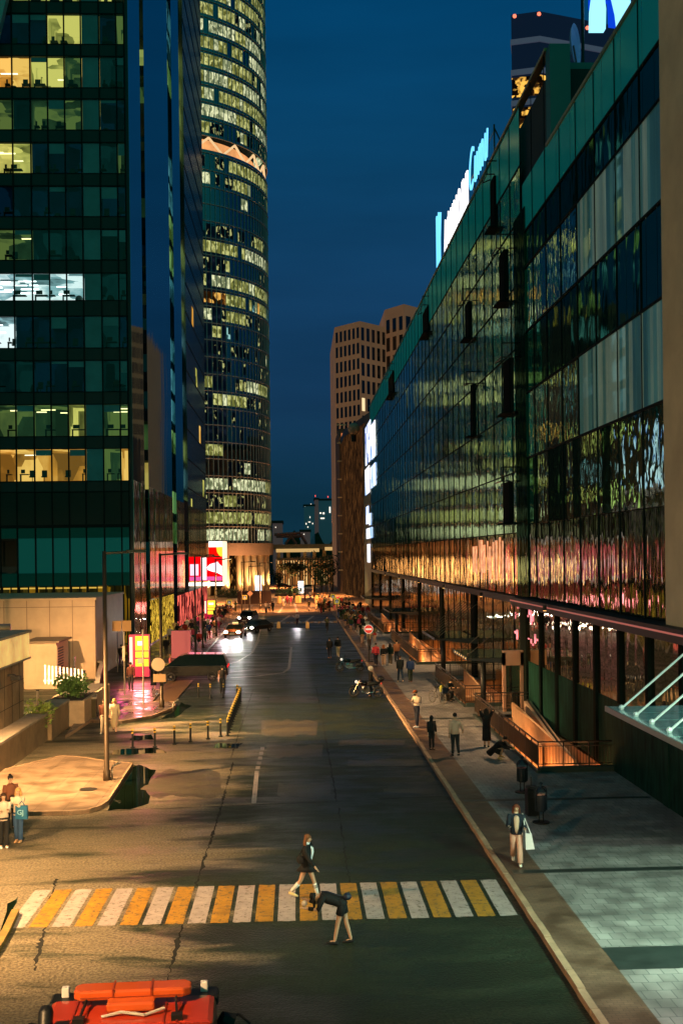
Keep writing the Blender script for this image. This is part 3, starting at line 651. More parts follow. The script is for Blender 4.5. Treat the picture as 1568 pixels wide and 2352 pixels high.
core.box(XR+.25, XR+40, 36.5, 54.1, 6.5, 28.0); core.box(XR+.25, XR+40, 54.1, 205, 6.5, 32.0); core.box(XR+1.2, XR+40, 36, 205, 0, 6.4)
core.build('wall', M_dark, mall)
# upper near part: parapet, dark band, curtained band, dark, curtained, dark
def z_at(u, v): return FX(u, v, XR)[1]
ZP1, ZP0 = z_at(1278, 294), z_at(1180, 567)
Z1 = z_at(1508, 236); Z2 = z_at(1517, 462); Z3 = z_at(1521, 683); Z4 = z_at(1531, 918); ZL = z_at(1175, 1370)
YN0, YN1 = 36.6, 54.1
YE = FX(1200, 600, XR)[0]; YB = FX(1326, 645, XR)[0]
print('levels', ZP1, ZP0, Z1, Z2, Z3, Z4, ZL, YE, YB)
def panel(nm, y0, y1, z0, z1, m, x=XR, tilt=.35, par=None):
    w = MB(MO); a = rad(random.uniform(-tilt, tilt)); dx = math.tan(a)*(y1-y0)/2
    w.add([(x-dx, y0, z0), (x+dx, y1, z0), (x+dx, y1, z1), (x-dx, y0, z1)], [(0, 3, 2, 1)]); return w
def band(nm, y0, y1, z0, z1, step, mats, tilt=.35, stuff=True, count=99):
    y = y0; bulk = MB(MO); i = 0
    while y < y1-.05:
        ye = min(y+step, y1); w = panel(nm, y+.02, ye-.02, z0+.02, z1-.02, mats, tilt=tilt); mi = random.randrange(len(mats))
        if i < count: w.build(nm, mats[mi], mall)
        else: bulk.v += w.v; bulk.f += [[j+len(bulk.v)-4 for j in f] for f in w.f]; bulk.m += [mi]*len(w.f)
        y = ye; i += 1
    if bulk.v: bulk.build(nm, mats, mall, kind='stuff')
band('parapet_panel', YN0, YE, ZP0, ZP1, 2.6, [M_teald], .1)
band('dark_glass', YN0, YE, Z1, ZP0, 1.3, [M_band], .3, count=0)
def curtains(z0, z1, y0, y1):
    y = y0
    while y < y1:
        ye = min(y+random.uniform(.28, .6), y1)
        w = MB(MO); w.box(XR+.02, XR+.1, y, ye, z0, z1); w.build('curtain', random.choice(M_curt), mall); y = ye
    band('curtain_glass', y0, y1, z0, z1, 1.25, [M_curtg], .15, count=0)
curtains(Z2, Z1, YN0, YB); curtains(Z4, Z3, YN0, YB)
band('dark_glass', YB, YE, Z2, Z1, 1.2, [MGL[2], MGL[0]], .5, count=0); band('dark_glass', YB, YE, Z4, Z3, 1.2, [MGL[2], MGL[0]], .5, count=0)
band('dark_glass', YN0, YE, Z3, Z2, 1.2, [M_band], .4, count=0)
band('dark_glass', YN0, YE, 10.2, Z4, 1.2, [MGL[2], M_band], .45, count=0); band('dark_glass', YN0, YE, ZL+.12, 10.2, 1.2, [mirror_glass('low_dark_glass', (.6, .6, .5), (.006, .02, .015), .3, .03, 1, .03, (1, 2.2, .6))], .8, count=0)
# far long part
MFL = [mirror_glass('fluted_glass_%d' % i, (.95, .75, .5), (.05, .035, .018), .5, .05, 1, d, (1, 2.0, .25), 1.0) for i, d in enumerate((.07, .045))]
levels = [ZL+.12, 9.8, 13.2, 16.6, 20.0, 23.4, 26.8, 29.6]
YEND = 185
n_ = 0
for li, (a, b) in enumerate(zip(levels, levels[1:])):
    band('wavy_pane' if li else 'fluted_pane', YE+.6, YEND, a, b, 1.5 if li else .75, MGL if li else MFL, .55 if li else 2.2, count=13 if 0 < li else 8)
band('parapet_panel', YE+.6, YEND, 29.6, 32.8, 3.2, [M_teald], .1, count=30)
# end wall of the taller parapet and the rooms behind it
ew = MB(MO); ew.box(XR+.02, XR+1.0, 53.4, 54.3, 25.5, 32.9); ew.build('parapet_end', mat('teal_sheet', (.03, .2, .2), .6), mall)
pr = MB(MO); pr.box(XR+.8, XR+6.5, 55, 60, 27, 32.7); pr.build('plant_room', mat('teal_sheet2', (.03, .2, .19), .6), mall)
rt = MB(MO); rt.box(XR-.08, XR+.3, YN0, 54.1, 28.25, 28.4); rt.box(XR-.08, XR+.3, 54.1, YEND, 32.85, 33.0); rt.build('roof_trim', mat('gilt_trim', (.3, .22, .08), .3, .8), mall)
# grid of thin mullions
mg = MB(MO); y = YN0
while y < YEND:
    mg.box(XR-.04, XR-.005, y-.02, y+.02, ZL, 28.2 if y < 54 else 32.8); y += 3.0
for z in (Z1, Z2, Z3, Z4, ZP0): mg.box(XR-.05, XR-.005, YN0, YE, z-.05, z+.05)
for z in levels[1:]: mg.box(XR-.04, XR-.005, YE, YEND, z-.03, z+.03)
mg.build('facade_grid', M_mull, mall)
# black boxes standing in for dark recessed slots of the front
rs_ = MB(MO); rs_.box(XR-.07, XR+.1, 59.4, 62.4, ZL+.1, 27.0); rs_.build('recess_shade', mirror_glass('recess_shade_glass', (.3, .5, .4), (.002, .006, .005), .12, .05, 1, .02, (1, 2, .6)), mall)  # flat dark strip painting the shade of a recessed corner
for (u, v0, v1, w) in ((1175, 820, 945, 1.9), (1163, 570, 690, 1.6), (1080, 690, 775, 1.6), (1175, 1105, 1200, 1.9), (1140, 400, 520, 1.4), (1090, 880, 1000, 1.0), (985, 700, 760, 4), (905, 850, 900, 7)):
    y, za = FX(u, v1, XR); _, zb_ = FX(u, v0, XR); s = MB(MO); s.box(XR-.14, XR+.1, y, y+w, za, zb_); s.box(XR-.5, XR+.1, y-.1, y+w+.1, za-.1, za, 0); s.build('dark_slot', mat('slot_black', (.004, .008, .008), .9, spec=.05), mall)
    gz = MB(MO); gz.bar([(XR-.1, y-.2, zb_), (XR-.6, y-.2, zb_), (XR-.6, y+w, zb_), (XR-.1, y+w, zb_+.2)], .04); gz.bar([(XR-.6, y-.2, zb_), (XR-.6, y-.2, zb_+.8), (XR, y-.2, zb_+.8)], .04); gz.build('bracket', M_black, mall)
# near corner pier
pi_ = MB(MO); pi_.box(XR-.25, XR+3, 33.2, 36.6, ZL, 40); pi_.build('corner_pier', mat('pier_panel', (.3, .22, .12), .6, emit=(.1, .07, .03), es=.5, var=.2, vscale=.4), mall)  # faint emission stands for the warm light on the pier
pi_ = MB(MO); pi_.box(XR+3, XR+12, 28, 36.5, ZL, 40); pi_.build('corner_wall', M_dark, mall)
# ledge over the ground floor with its line of red light
ld = MB(MO); ld.box(XR-.7, XR+.3, 25, YE+1, ZL-.35, ZL+.1); ld.box(XR-.3, XR+.3, YE+1, YEND, ZL-.3, ZL+.08); ld.build('ledge', mat('ledge_metal', (.015, .012, .012), .6, .2), mall)
lr = MB(MO); lr.box(XR-.73, XR-.7, 25, YE+1, ZL-.1, ZL-.04); lr.build('ledge_lamp_strip', mat('rosy_strip', (.5, .2, .15), .5, emit=(.9, .2, .18), es=.3), mall)
# ground floor: piers and tall reflecting panes above a green granite base
ZG = 2.9
pm = MB(MO)
MG0 = [mirror_glass('street_glass_%d' % i, (.9, .78, .6), (.03, .02, .01), .75, .03, 1, d, (1, 1.3, .4), 1.0) for i, d in enumerate((.03, .02))]
y = 25; i = 0
while y < YEND:
    p = MB(MO); p.box(XR-.12, XR+.5, y, y+(.34 if y < 60 else 1.6), ZG if y < 44 else .1, ZL-.36)
    if y < 60 or i % 5 == 0: p.build('pier', mat('pier_black', (.006, .01, .008), .9, spec=.05), mall)
    for (a, b) in ((y+.52, y+2.0), (y+2.03, y+3.48)):
        w = panel('', a, b, ZG+.02 if y < 62 else .15, ZL-.37, None, tilt=.5)
        if i < 24: w.build('street_pane', random.choice(MG0), mall)
        else: pm.v += w.v; pm.f += [[j+len(pm.v)-4 for j in f] for f in w.f]; pm.m += [0]
    y += 3.5; i += 1
pm.build('street_pane', MG0, mall, kind='stuff')
gb = MB(MO); gb.box(XR, XR+1.1, 20, 62, .0, ZG); gb.box(XR-.03, XR+.01, 37.2, 37.8, .1, ZG); gb.build('granite_base', mat('green_granite', (.007, .04, .028), .85, spec=.1, var=.6, vscale=1.1, stretch=(1, 3, .6), bump=.2, bscale=6), mall)
# glowing strips painted on the glass in place of reflected light
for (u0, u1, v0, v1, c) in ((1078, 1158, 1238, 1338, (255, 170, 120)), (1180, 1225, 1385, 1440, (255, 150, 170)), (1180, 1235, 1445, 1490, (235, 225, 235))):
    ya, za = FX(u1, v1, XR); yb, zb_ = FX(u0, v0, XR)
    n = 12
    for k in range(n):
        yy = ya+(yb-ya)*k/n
        if random.random() < .85: w = MB(MO); w.box(XR-.03, XR-.01, yy, yy+(yb-ya)/n*random.uniform(.25, .8), za+random.uniform(0, .8), zb_-random.uniform(0, .6)); w.build('reflection_streak', mat('reflection_glow_%d' % u0, c, .4, emit=c, es=.85, var=.7, vscale=2.2), mall)
# rooftop lettering
def text(name, s, m, parent, loc, size, ext, rz=0, rx=PI/2, shear=0, align='LEFT', font=None, bevel=0, sx=1, off=0, spc=1):
    c = D.curves.new(name, 'FONT'); c.body = s; c.size = size; c.extrude = ext; c.align_x = align; c.shear = shear; c.bevel_depth = bevel; c.offset = off; c.space_character = spc
    o = D.objects.new(name, c); COL.objects.link(o); o.data.materials.append(m); o.location = loc; o.rotation_euler = (rx, 0, rz); o.scale = (sx, 1, 1)
    bpy.context.view_layer.update(); me = D.meshes.new_from_object(o.evaluated_get(bpy.context.evaluated_depsgraph_get())); D.objects.remove(o)
    o = D.objects.new(name, me); COL.objects.link(o); o.location = loc; o.rotation_euler = (rx, 0, rz); o.scale = (sx, 1, 1)
    if parent: o.parent = parent
    return o
SG = thing('rooftop_sign', 'long white and blue lit lettering standing on the mall roof edge', 'sign', (XR+.3, 96, 33))
GW = glow('sign_white', (255, 250, 250), 2.2); GC = glow('sign_cyan', (110, 205, 255), 1.6)
ya = FX(1012, 560, XR)[0]; yb = FX(1064, 480, XR)[0]
t = text('lettering', 'АФИМОЛЛ', GW, SG, (0, ya-96, .5), 3.8, .05, rz=-PI/2, off=-.085, spc=1.25); L1 = ya-yb
bpy.context.view_layer.update(); t.scale.x = L1/max(t.dimensions.x, .1); t['label'] = 'white block letters of the mall name'
yc = FX(1066, 420, XR)[0]; yd = FX(1107, 400, XR)[0]
t2 = text('script_lettering', 'Cumu', GC, SG, (0, yc-96, 1.2), 4.2, .05, rz=-PI/2, shear=.3, off=-.08, spc=1.15); bpy.context.view_layer.update(); t2.scale.x = (yc-yd)/max(t2.dimensions.x, .1)
ye = FX(1000, 600, XR)[0]; lg = MB(); hh = 4.6
for (pts) in ([(0, hh), (.5, hh*.55), (1.0, hh)], [(.5, hh*.6), (.5, 0)]): lg.bar([(0, ye-96-p[0]*1.3+.6, .3+p[1]) for p in pts], .16, 8)
lg.bar([(0, ye-96+1.0, .6), (0, ye-96+1.0, hh+.3)], .12, 8); lg.build('sign_emblem', GC, SG)
fr = MB(); 
for y in (ya-96, (ya+yb)/2-96, yb-96, yd-96): fr.bar([(.5, y, 0), (.5, y, 3.4)], .06); fr.bar([(.5, y, 3.2), (2.0, y, 0)], .05)
fr.bar([(.5, ya-96, .4), (.5, yd-96, .4)], .06); fr.bar([(.5, ya-96, 3), (.5, yd-96, 3)], .05); fr.build('sign_frame', M_black, SG)
# big pale letter on the near roof
S2 = thing('roof_letter', 'huge glowing pale blue letter at the top right corner', 'sign', (Q(1400, 60, 62)[0], 62, 28.2))
def shape(pts, Y, dep, name, m, par, off):
    b = MB(off); b.ext([(Q(u, v, Y)[0], Y, Q(u, v, Y)[1]) for u, v in pts], (0, dep, 0)); return b.build(name, m, par)
so = tuple(S2.location)
GL = glow('letter_pale', (150, 225, 255), 1.5); GB = glow('letter_halo', (10, 70, 230), .9)
shape([(1356, 66), (1390, 66), (1391, 20), (1384, -40), (1372, -60), (1362, -20), (1357, 20)], 62, .5, 'letter_stroke', GL, S2, so)
shape([(1420, 60), (1436, 38), (1449, 12), (1440, -30), (1400, -60), (1393, -45), (1408, -10), (1416, 25)], 62, .5, 'letter_stroke', GL, S2, so)
shape([(1352, 20), (1395, 5), (1398, 60), (1415, 62), (1405, -20), (1380, -66), (1352, -30)], 62.7, .2, 'letter_backing', GB, S2, so)
ms = thing('roof_mast', 'thin dark mast on the mall roof beside the satellite dish', 'mast', (Q(1338, 130, 60)[0], 60, 28)); b = MB(); b.cyl(0, 0, 0, 14, .09, 6); b.build('pole', M_black, ms); b = MB(); b.box(-.2, .2, -.2, .2, 0, .1); b.build('base', M_black, ms)
dx, dz = Q(1312, 105, 64); ds = thing('satellite_dish', 'pale satellite dish on the mall roof in front of the banded tower', 'satellite dish', (dx, 64, dz))
b = MB(); b.loft([(.25, 0, 0), (.12, 0, 0), (0, 0, 0), (-.02, 0, 0)], [1.15, .95, .5, .05], 16, up=(0, 0, 1), cap=False); o = b.build('dish', mat('dish_blue', (.3, .4, .6), .5), ds); o.rotation_euler = (0, 0, rad(-28))
b = MB(); b.tube((.1, 0, 0), (.4, 0, -1.9), .06); b.build('stand', M_black, ds)

# ================================================================ FAR BUILDINGS
# banded tower behind the mall
fx0, fz1 = Q(1177, 66, 190); fx1 = Q(1238, 60, 190)[0]; fx2 = Q(1440, 60, 215)[0]
bt = thing('banded_tower', 'dark tower with pale horizontal bands behind the mall roof', 'building', (fx0, 190, 0)); bo = (fx0, 190, 0)
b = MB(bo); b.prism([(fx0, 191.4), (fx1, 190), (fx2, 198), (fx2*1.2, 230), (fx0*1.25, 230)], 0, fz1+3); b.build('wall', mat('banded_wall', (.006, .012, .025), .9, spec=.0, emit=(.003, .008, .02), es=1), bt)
for k in range(14):
    z = fz1-2.2-k*5.2
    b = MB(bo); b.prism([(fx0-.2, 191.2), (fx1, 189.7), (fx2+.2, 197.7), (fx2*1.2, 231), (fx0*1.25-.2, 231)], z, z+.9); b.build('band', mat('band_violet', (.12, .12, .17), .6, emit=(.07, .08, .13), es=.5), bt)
    if k > 0 and k < 12:
        b = MB(bo); d = .12; b.quad((fx0-.05, 191.4-d, z-3.8), (fx1, 190-d, z-3.8), (fx1, 190-d, z-.4), (fx0-.05, 191.4-d, z-.4)); b.quad((fx1, 190-d, z-3.8), (fx2, 198-d, z-3.8), (fx2, 198-d, z-.4), (fx1, 190-d, z-.4))
        b.build('window_row', interior('band_win_amber', (255, 190, 80), (50, 30, 12), 1.2, (1, 1, 1.2), .42, .66, .1, .9), bt)
for (u, v) in ((1181, 37), (1237, 32), (1348, 64)):
    x, z = Q(u, v, 190); b = MB(bo); b.ball((x, 190, z), .35, 6, 4); b.build('warning_light', glow('warn_red', (255, 120, 90), 2), bt)
# tan hotel tower
hx0, hz = Q(768, 752, 300); hx1 = Q(886, 745, 300)[0]; hx2 = Q(960, 706, 320)[0]
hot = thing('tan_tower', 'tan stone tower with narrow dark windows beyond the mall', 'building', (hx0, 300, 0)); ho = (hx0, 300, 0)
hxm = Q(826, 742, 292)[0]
b = MB(ho); b.prism([(hx0, 300), (hxm, 292), (hx1, 300), (hx1, 340), (hx0, 340)], 0, hz); b.prism([(hx1+.02, 304), (hx1+4.5, 297), (hx2+6, 310), (hx2+6, 340), (hx1+.02, 340)], 0, Q(930, 704, 300)[1]); b.build('wall', mat('tan_stone', (.26, .15, .09), .7, emit=(.18, .085, .04), es=.5, var=.15, vscale=.1), hot)  # emission puts the warm light on the stone into its colour
rn = random.Random(3)
def wins(p, q, z0, z1, n, rows_, lit):
    for r_ in range(rows_):
        w = MB(ho); zz0 = z0+(z1-z0)*r_/rows_+.7; zz1 = z0+(z1-z0)*(r_+1)/rows_-.5
        for i in range(n):
            a = (i+.22)/n; c = (i+.78)/n; mi = 1 if rn.random() < lit else 0
            A = (p[0]+(q[0]-p[0])*a, p[1]+(q[1]-p[1])*a-.08); B = (p[0]+(q[0]-p[0])*c, p[1]+(q[1]-p[1])*c-.08)
            w.quad((*A, zz0), (*B, zz0), (*B, zz1), (*A, zz1), mi)
        w.build('window', [mat('far_window', (.01, .02, .03), .15), glow('far_window_lit', (255, 225, 170), 1.1)], hot)
wins((hx0, 300), (hxm, 292), 4, hz-1, 6, 16, .02); wins((hxm, 292), (hx1, 300), 4, hz-1, 5, 14, .05); wins((hx1, 304), (hx1+4.5, 297), 4, hz+3, 3, 14, .04); wins((hx1+4.5, 297), (hx2+6, 310), 4, hz+3, 5, 14, .03)
# orange lit strip and brown wing between
ox0, oz1 = Q(778, 985, 262); ox1 = Q(800, 985, 262)[0]
orw = thing('orange_lit_stair_tower', 'narrow tower with a tall orange lit strip at the end of the mall', 'building', (ox0, 262, 0)); oo = (ox0, 262, 0)
b = MB(oo); b.box(ox0, ox1+4, 262, 285, 0, oz1); b.build('wall', mat('dusky_brown', (.12, .07, .05), .7), orw)
b = MB(oo); b.box(ox0+.5, ox0+1.2, 261.9, 262, Q(790, 1262, 262)[1], oz1-1); b.build('lit_strip', mat('orange_strip', (.5, .2, .1), .5, emit=(.75, .2, .06), es=.8, var=.4, vscale=.4), orw)
b = MB(oo)
for k in range(9): b.box(ox0-.5, ox0+1.6, 261.7, 261.89, 5+k*4.2, 5.3+k*4.2)
b.build('cross_bar', M_col, orw)
wx0 = Q(800, 960, 225)[0]; wx1 = Q(840, 960, 225)[0]
bw = thing('brown_wing', 'brown gridded building with tiny lit windows beside the screens', 'building', (wx0, 225, 0)); wo = (wx0, 225, 0)
b = MB(wo); b.prism([(wx0, 262), (wx0, 245), (wx1+1, 205), (wx1+6, 205), (wx1+6, 262)], 0, Q(830, 965, 225)[1]); b.build('wall', interior('brown_grid', (130, 82, 40), (60, 38, 22), .75, (1.6, 1.6, .25), .4, .8, .4, 2.2), bw)
b = MB(wo); b.prism([(wx0-.1, 262), (wx0-.1, 245), (wx1+1, 204.9), (wx1+6, 204.9), (wx1+6, 262)], Q(830, 965, 225)[1]-1.2, Q(830, 965, 225)[1]+.2); b.build('roof_rim', M_black, bw)
b = MB(); b.ball((0, 0, 1), 1.2, 12, 8); x, z = Q(812, 985, 222); gdm = thing('radar_dome', 'small pale round dome on the roof at the far end', 'radar dome', (x, 222, z-1)); b.build('dome', M_conc, gdm, smooth=True); b = MB(); b.cyl(0, 0, -1.5, .3, .5, 8); b.build('pedestal', M_black, gdm)
# end wall of the mall with lit screens
ex = XR-.02
ee = thing('screen_wall', 'dark end block of the mall carrying bright white advertising screens', 'building', (XR+4, 195, 0)); eo = (XR+4, 195, 0)
b = MB(eo); b.box(XR, XR+18, YEND+.05, 204, 0, 31.5); b.build('wall', mat('dark_cladding', (.01, .03, .025), .6), ee)
def scr(u0, v0, u1, v1, m, nm='screen'):
    ya, za = FX(u0, v0, XR-.1); yb, zb_ = FX(u1, v1, XR-.1); b = MB(eo); b.box(XR-.12, XR-.01, min(ya, yb), max(ya, yb), min(za, zb_), max(za, zb_)); return b.build(nm, m, ee)
SW = interior('screen_white', (255, 250, 255), (150, 190, 255), 1.5, (1, .5, .12), .2, .45, .5, 1.2); SB = interior('screen_blue', (240, 245, 255), (60, 130, 255), 1.4, (1, .5, .2), .4, .6, .3, 1.0)
scr(838, 985, 851, 1055, SB); scr(852, 978, 861, 1045, SW); scr(838, 1080, 848, 1130, SW); scr(850, 1075, 862, 1112, SW); scr(840, 1165, 846, 1202, SW); scr(847, 1180, 851, 1205, SW); scr(841, 1215, 854, 1235, SW); scr(843, 1250, 849, 1292, SW)
def wall_word(s, u, v, size, L, m):
    y, z = FX(u, v, XR-.16); t = text('lettering', s, m, ee, (XR-.16-eo[0], y-eo[1], z), size, .03, rz=-PI/2); bpy.context.view_layer.update(); t.scale.x = L/max(t.dimensions.x, .1)
# viaduct and lit hall at the street's end
vi = thing('viaduct', 'pale lit railway viaduct crossing the end of the street', 'bridge', (-6, 345, 0)); vo_ = (-6, 345, 0)
def zY(v, Y, u=700): return Q(u, v, Y)[1]
b = MB(vo_); b.box(-30, 20, 345, 352, zY(1262, 345), zY(1250, 345)); b.build('deck', mat('deck_concrete', (.12, .1, .07), .7), vi)
b = MB(vo_); b.box(Q(634, 1265, 344)[0], Q(733, 1265, 344)[0], 344.2, 344.8, zY(1268, 344), zY(1260, 344)); b.box(Q(746, 1265, 344)[0], Q(772, 1265, 344)[0], 344.2, 344.8, zY(1265, 344), zY(1257, 344)); b.build('lit_edge', glow('lit_edge', (255, 205, 130), .65), vi)
for u in (640, 662, 700, 722, 745):
    b = MB(vo_); x = Q(u, 1290, 346)[0]; b.box(x-.5, x+.5, 347, 349, 0, zY(1263, 345)); b.build('pier', mat('pier_tan', (.3, .2, .1), .7), vi)
b = MB(vo_)
for (u0, v0, u1, v1) in ((630, 1228, 690, 1224), (655, 1250, 672, 1226), (690, 1226, 704, 1250), (665, 1226, 680, 1250), (634, 1232, 690, 1232)):
    A = Q(u0, v0, 350); B_ = Q(u1, v1, 350); b.tube((A[0], 350, A[1]), (B_[0], 350, B_[1]), .45, 4)
b.build('truss', mat('rusty_truss', (.25, .12, .1), .7), vi)
hall = thing('lit_hall', 'low hall with glowing cream ribs below the viaduct', 'building', (-2, 335, 0)); hlo = (-2, 335, 0)
b = MB(hlo); b.box(Q(634, 1300, 335)[0], Q(775, 1300, 335)[0], 335, 343, 0, zY(1285, 335)); b.build('wall', interior('hall_cream', (255, 205, 130), (200, 125, 60), 1.1, (1.2, 1, .15), .3, .6, .35, 1.0), hall)
for k in range(24):
    x = Q(637+k*5.8, 1300, 335)[0]; b = MB(hlo); b.box(x-.18, x+.18, 334.3, 334.98, 0, zY(1275+random.uniform(0, 6), 335)); b.build('rib', mat('hall_rib', (.3, .16, .08), .6), hall)
b = MB(hlo); b.box(Q(636, 1300, 335)[0], Q(775, 1300, 335)[0], 333.9, 335, zY(1287, 335), zY(1281, 335)); b.build('roof', mat('hall_roof', (.35, .22, .12), .6), hall)
# far skyline
def block(label, u0, u1, v0, Y, m, nm='apartment_block', lits=(), bm=None):
    x0, z1 = Q(u0, v0, Y); x1 = Q(u1, v0, Y)[0]; t = thing(nm, label, 'building', ((x0+x1)/2, Y, 0)); o = ((x0+x1)/2, Y, 0)
    b = MB(o); b.box(x0, x1, Y, Y+20, 0, z1); b.build('wall', m, t)
    b = MB(o); b.box(x0-.5, x1+.5, Y-.5, Y+20.5, z1, z1+1.2); b.build('roof', M_black, t)
    for (u, v, w, h, c) in lits:
        x, z = Q(u, v, Y-.6); s = (Y/F); b = MB(o); b.box(x, x+w*s, Y-.4, Y-.05, z, z+h*s); b.build('window', glow('far_lit_'+c, {'w': (255, 245, 225), 'o': (255, 150, 90), 'r': (255, 90, 80)}[c], 1.4), t)
    return t
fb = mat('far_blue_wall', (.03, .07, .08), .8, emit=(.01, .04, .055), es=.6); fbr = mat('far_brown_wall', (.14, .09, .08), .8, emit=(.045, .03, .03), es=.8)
block('far dark tower block with vertical stripes, left of the distant pair', 698, 722, 1163, 700, fb, lits=[(702, 1205, 2, 4, 'w'), (708, 1200, 5, 2, 'w'), (711, 1190, 1.5, 4, 'w'), (717, 1204, 2, 3, 'w'), (706, 1212, 2, 3, 'w'), (699, 1163, 2, 3, 'w'), (713, 1160, 2, 3, 'w')])
block('far slim brown tower between the two distant dark blocks', 722.5, 731, 1148, 702, fbr, lits=[(723, 1141, 2, 4, 'r')])
block('far dark block with a stack of orange windows, right of the distant pair', 731.5, 775, 1150, 704, fb, lits=[(734, 1180, 4, 3, 'w'), (741, 1181, 4, 4, 'w'), (736, 1192, 9, 3, 'w'), (762, 1170, 4, 3, 'o'), (762, 1176, 4, 3, 'o'), (762, 1182, 4, 3, 'o'), (762, 1188, 4, 3, 'o'), (762, 1194, 4, 3, 'o'), (762, 1200, 4, 3, 'o'), (756, 1178, 3, 14, 'w'), (752, 1143, 2, 4, 'r')])
block('low far brown block right behind the round tower', 626, 648, 1202, 500, fbr, lits=[(632, 1212, 2, 2, 'w')])
block('low reddish far house below the distant towers', 690, 712, 1222, 560, fbr, lits=[(692, 1228, 2, 2, 'w'), (697, 1228, 2, 2, 'w')])
# ================================================================ STREET FURNITURE
M_pole = mat('bronze_pole', (.06, .04, .022), .45, .5)
M_rail = mat('rail_metal', (.1, .07, .045), .4, .6)
SODIUM = (1, .57, .24)
def street_lamp(u, v, top_v, label, arm=(1.2, 0), power=0, head_on=False, loc=None, h=None, aim=None, col=SODIUM, r=.1, spot=130, group='street lamps on the left side'):
    if loc is None:
        x, y = G(u, v, .14 if u < 260 else 0); h = Q(u, top_v, y)[1]
    else: x, y = loc
    t = thing('street_lamp', label, 'street lamp', (x, y, 0), group=group)
    b = MB(); b.lathe(0, 0, [(r*1.5, 0), (r*1.5, .5), (r, .55), (r*.75, h)], 10); b.build('pole', M_pole, t, smooth=True)
    b = MB(); b.bar([(0, 0, h-.08), (arm[0], arm[1], h-.02)], .05, 6); b.build('arm', M_pole, t)
    b = MB(); ax, ay = arm; b.M = Matrix.Translation((ax, ay, h)) @ Matrix.Rotation(math.atan2(ay, ax), 4, 'Z'); b.box(-.35, .4, -.14, .14, -.06, .05); b.build('lamp_head', M_pole, t, bevel=.02)
    b = MB(); b.M = Matrix.Translation((ax, ay, h)) @ Matrix.Rotation(math.atan2(ay, ax), 4, 'Z'); b.box(-.28, .34, -.1, .1, -.075, -.062); b.build('lamp_glass', glow('lamp_glass_on', (255, 215, 150), 6) if power else mat('lamp_glass_off', (.3, .3, .28), .2), t)
    if power: light('lamp_light', 'SPOT', (x+ax, y+ay, h-.15), power, col, '', .16, aim=aim or (x+ax*2.5, y+ay*2.5, 0), spot=spot, blend=.8)
    return t
street_lamp(246, 1792, 1266, 'tall bronze street lamp standing on the tiled pavement corner', arm=(1.15, .3))
street_lamp(372, 1630, 1271, 'tall bronze street lamp on the pink lit pavement behind the round sign', arm=(1.15, .3))
for u, v, tv, lab in ((450, 1508, 1275, 'thin dark lamp post left of the pair before the red screens'), (466, 1492, 1278, 'thin dark lamp post right of the pair before the red screens'), (497, 1464, 1284, 'thin lamp post farthest right before the red screens')):
    street_lamp(u, v, tv, lab, arm=(1.3, .2), r=.09, power=3500 if u == 497 else 0)  # light of the farthest post is added to brighten the taxi
for u, v, tv, lab in ((556, 1418, 1290, 'far lamp post with an arm before the round tower columns'), (598, 1400, 1292, 'far lamp post between the columns and the blue lit pillars'), (573, 1412, 1300, 'far reddish post carrying a diamond sign')):
    street_lamp(u, v, tv, lab, arm=(1.6, 0), r=.1, group='far lamp posts by the round tower')
for u, v, tv, lab in ((718, 1368, 1290, 'far lamp post before the lit hall, left one'), (757, 1372, 1288, 'far lamp post before the lit hall, right one')):
    street_lamp(u, v, tv, lab, arm=(-1.8, 0), r=.12, group='far lamp posts by the lit hall')
# lamps whose light falls into the picture from the left and from the bridge end (they stand just out of view)
street_lamp(0, 0, 0, 'tall warm street lamp left of the crosswalk', loc=(-14.5, 25.5), h=8.6, arm=(2.0, .6), power=23000, aim=(-8.0, 28.6, 0), spot=82)
street_lamp(0, 0, 0, 'tall warm street lamp left of the tiled corner', loc=(-12.4, 41), h=8.6, arm=(1.2, .2), power=21000, aim=(-9, 44.5, 0), spot=88)
street_lamp(0, 0, 0, 'added floodlight pole beside the service wall, out of view', loc=(-18.2, 60), h=8.2, arm=(1.0, 0), power=42000, aim=(-12.5, 70, 0), spot=95)  # added to warm the beige building
street_lamp(0, 0, 0, 'lamp at the foot of the bridge lighting the near asphalt', loc=(-7.5, 9.0), h=8.5, arm=(1.0, .3), power=9000, aim=(1, 27, 0), spot=120)
street_lamp(0, 0, 0, 'added road lamp behind the service wall, out of view, warming the asphalt', loc=(-18.6, 56), h=9.2, arm=(1.0, 0), power=95000, aim=(0, 60, 0), spot=48)  # added to make the amber pools on the mid road
street_lamp(0, 0, 0, 'added floodlight by the bridge, out of view, warming the left walls', loc=(-4.5, 1.5), h=9.5, arm=(0, .4), power=110000, aim=(-13.5, 50, 0), spot=27)  # added to bring warm light onto the left walls
street_lamp(0, 0, 0, 'cool lamp at the foot of the bridge over the right pavement', loc=(12.5, 15), h=8.5, arm=(-1.2, .4), power=4300, aim=(10.5, 23, 0), col=(.88, .95, .86), spot=95)
street_lamp(0, 0, 0, 'added greenish fill lamp beside the mall canopy, out of view', loc=(11.9, 20), h=6.5, arm=(-1.0, .4), power=6500, aim=(4, 34, 0), col=(.5, .85, .6), spot=120)  # added for green light over the road and right pavement
# warm far street light
for (x, y, p) in ((-3, 178, 26000), (6, 196, 26000), (-16, 205, 40000), (4, 235, 40000), (-8, 300, 60000), (-11, 160, 9000)):
    light('plaza_light', 'SPOT', (x, y, 9), p, (1, .42, .14), '', .4, aim=(x, y+3, 0), spot=125)

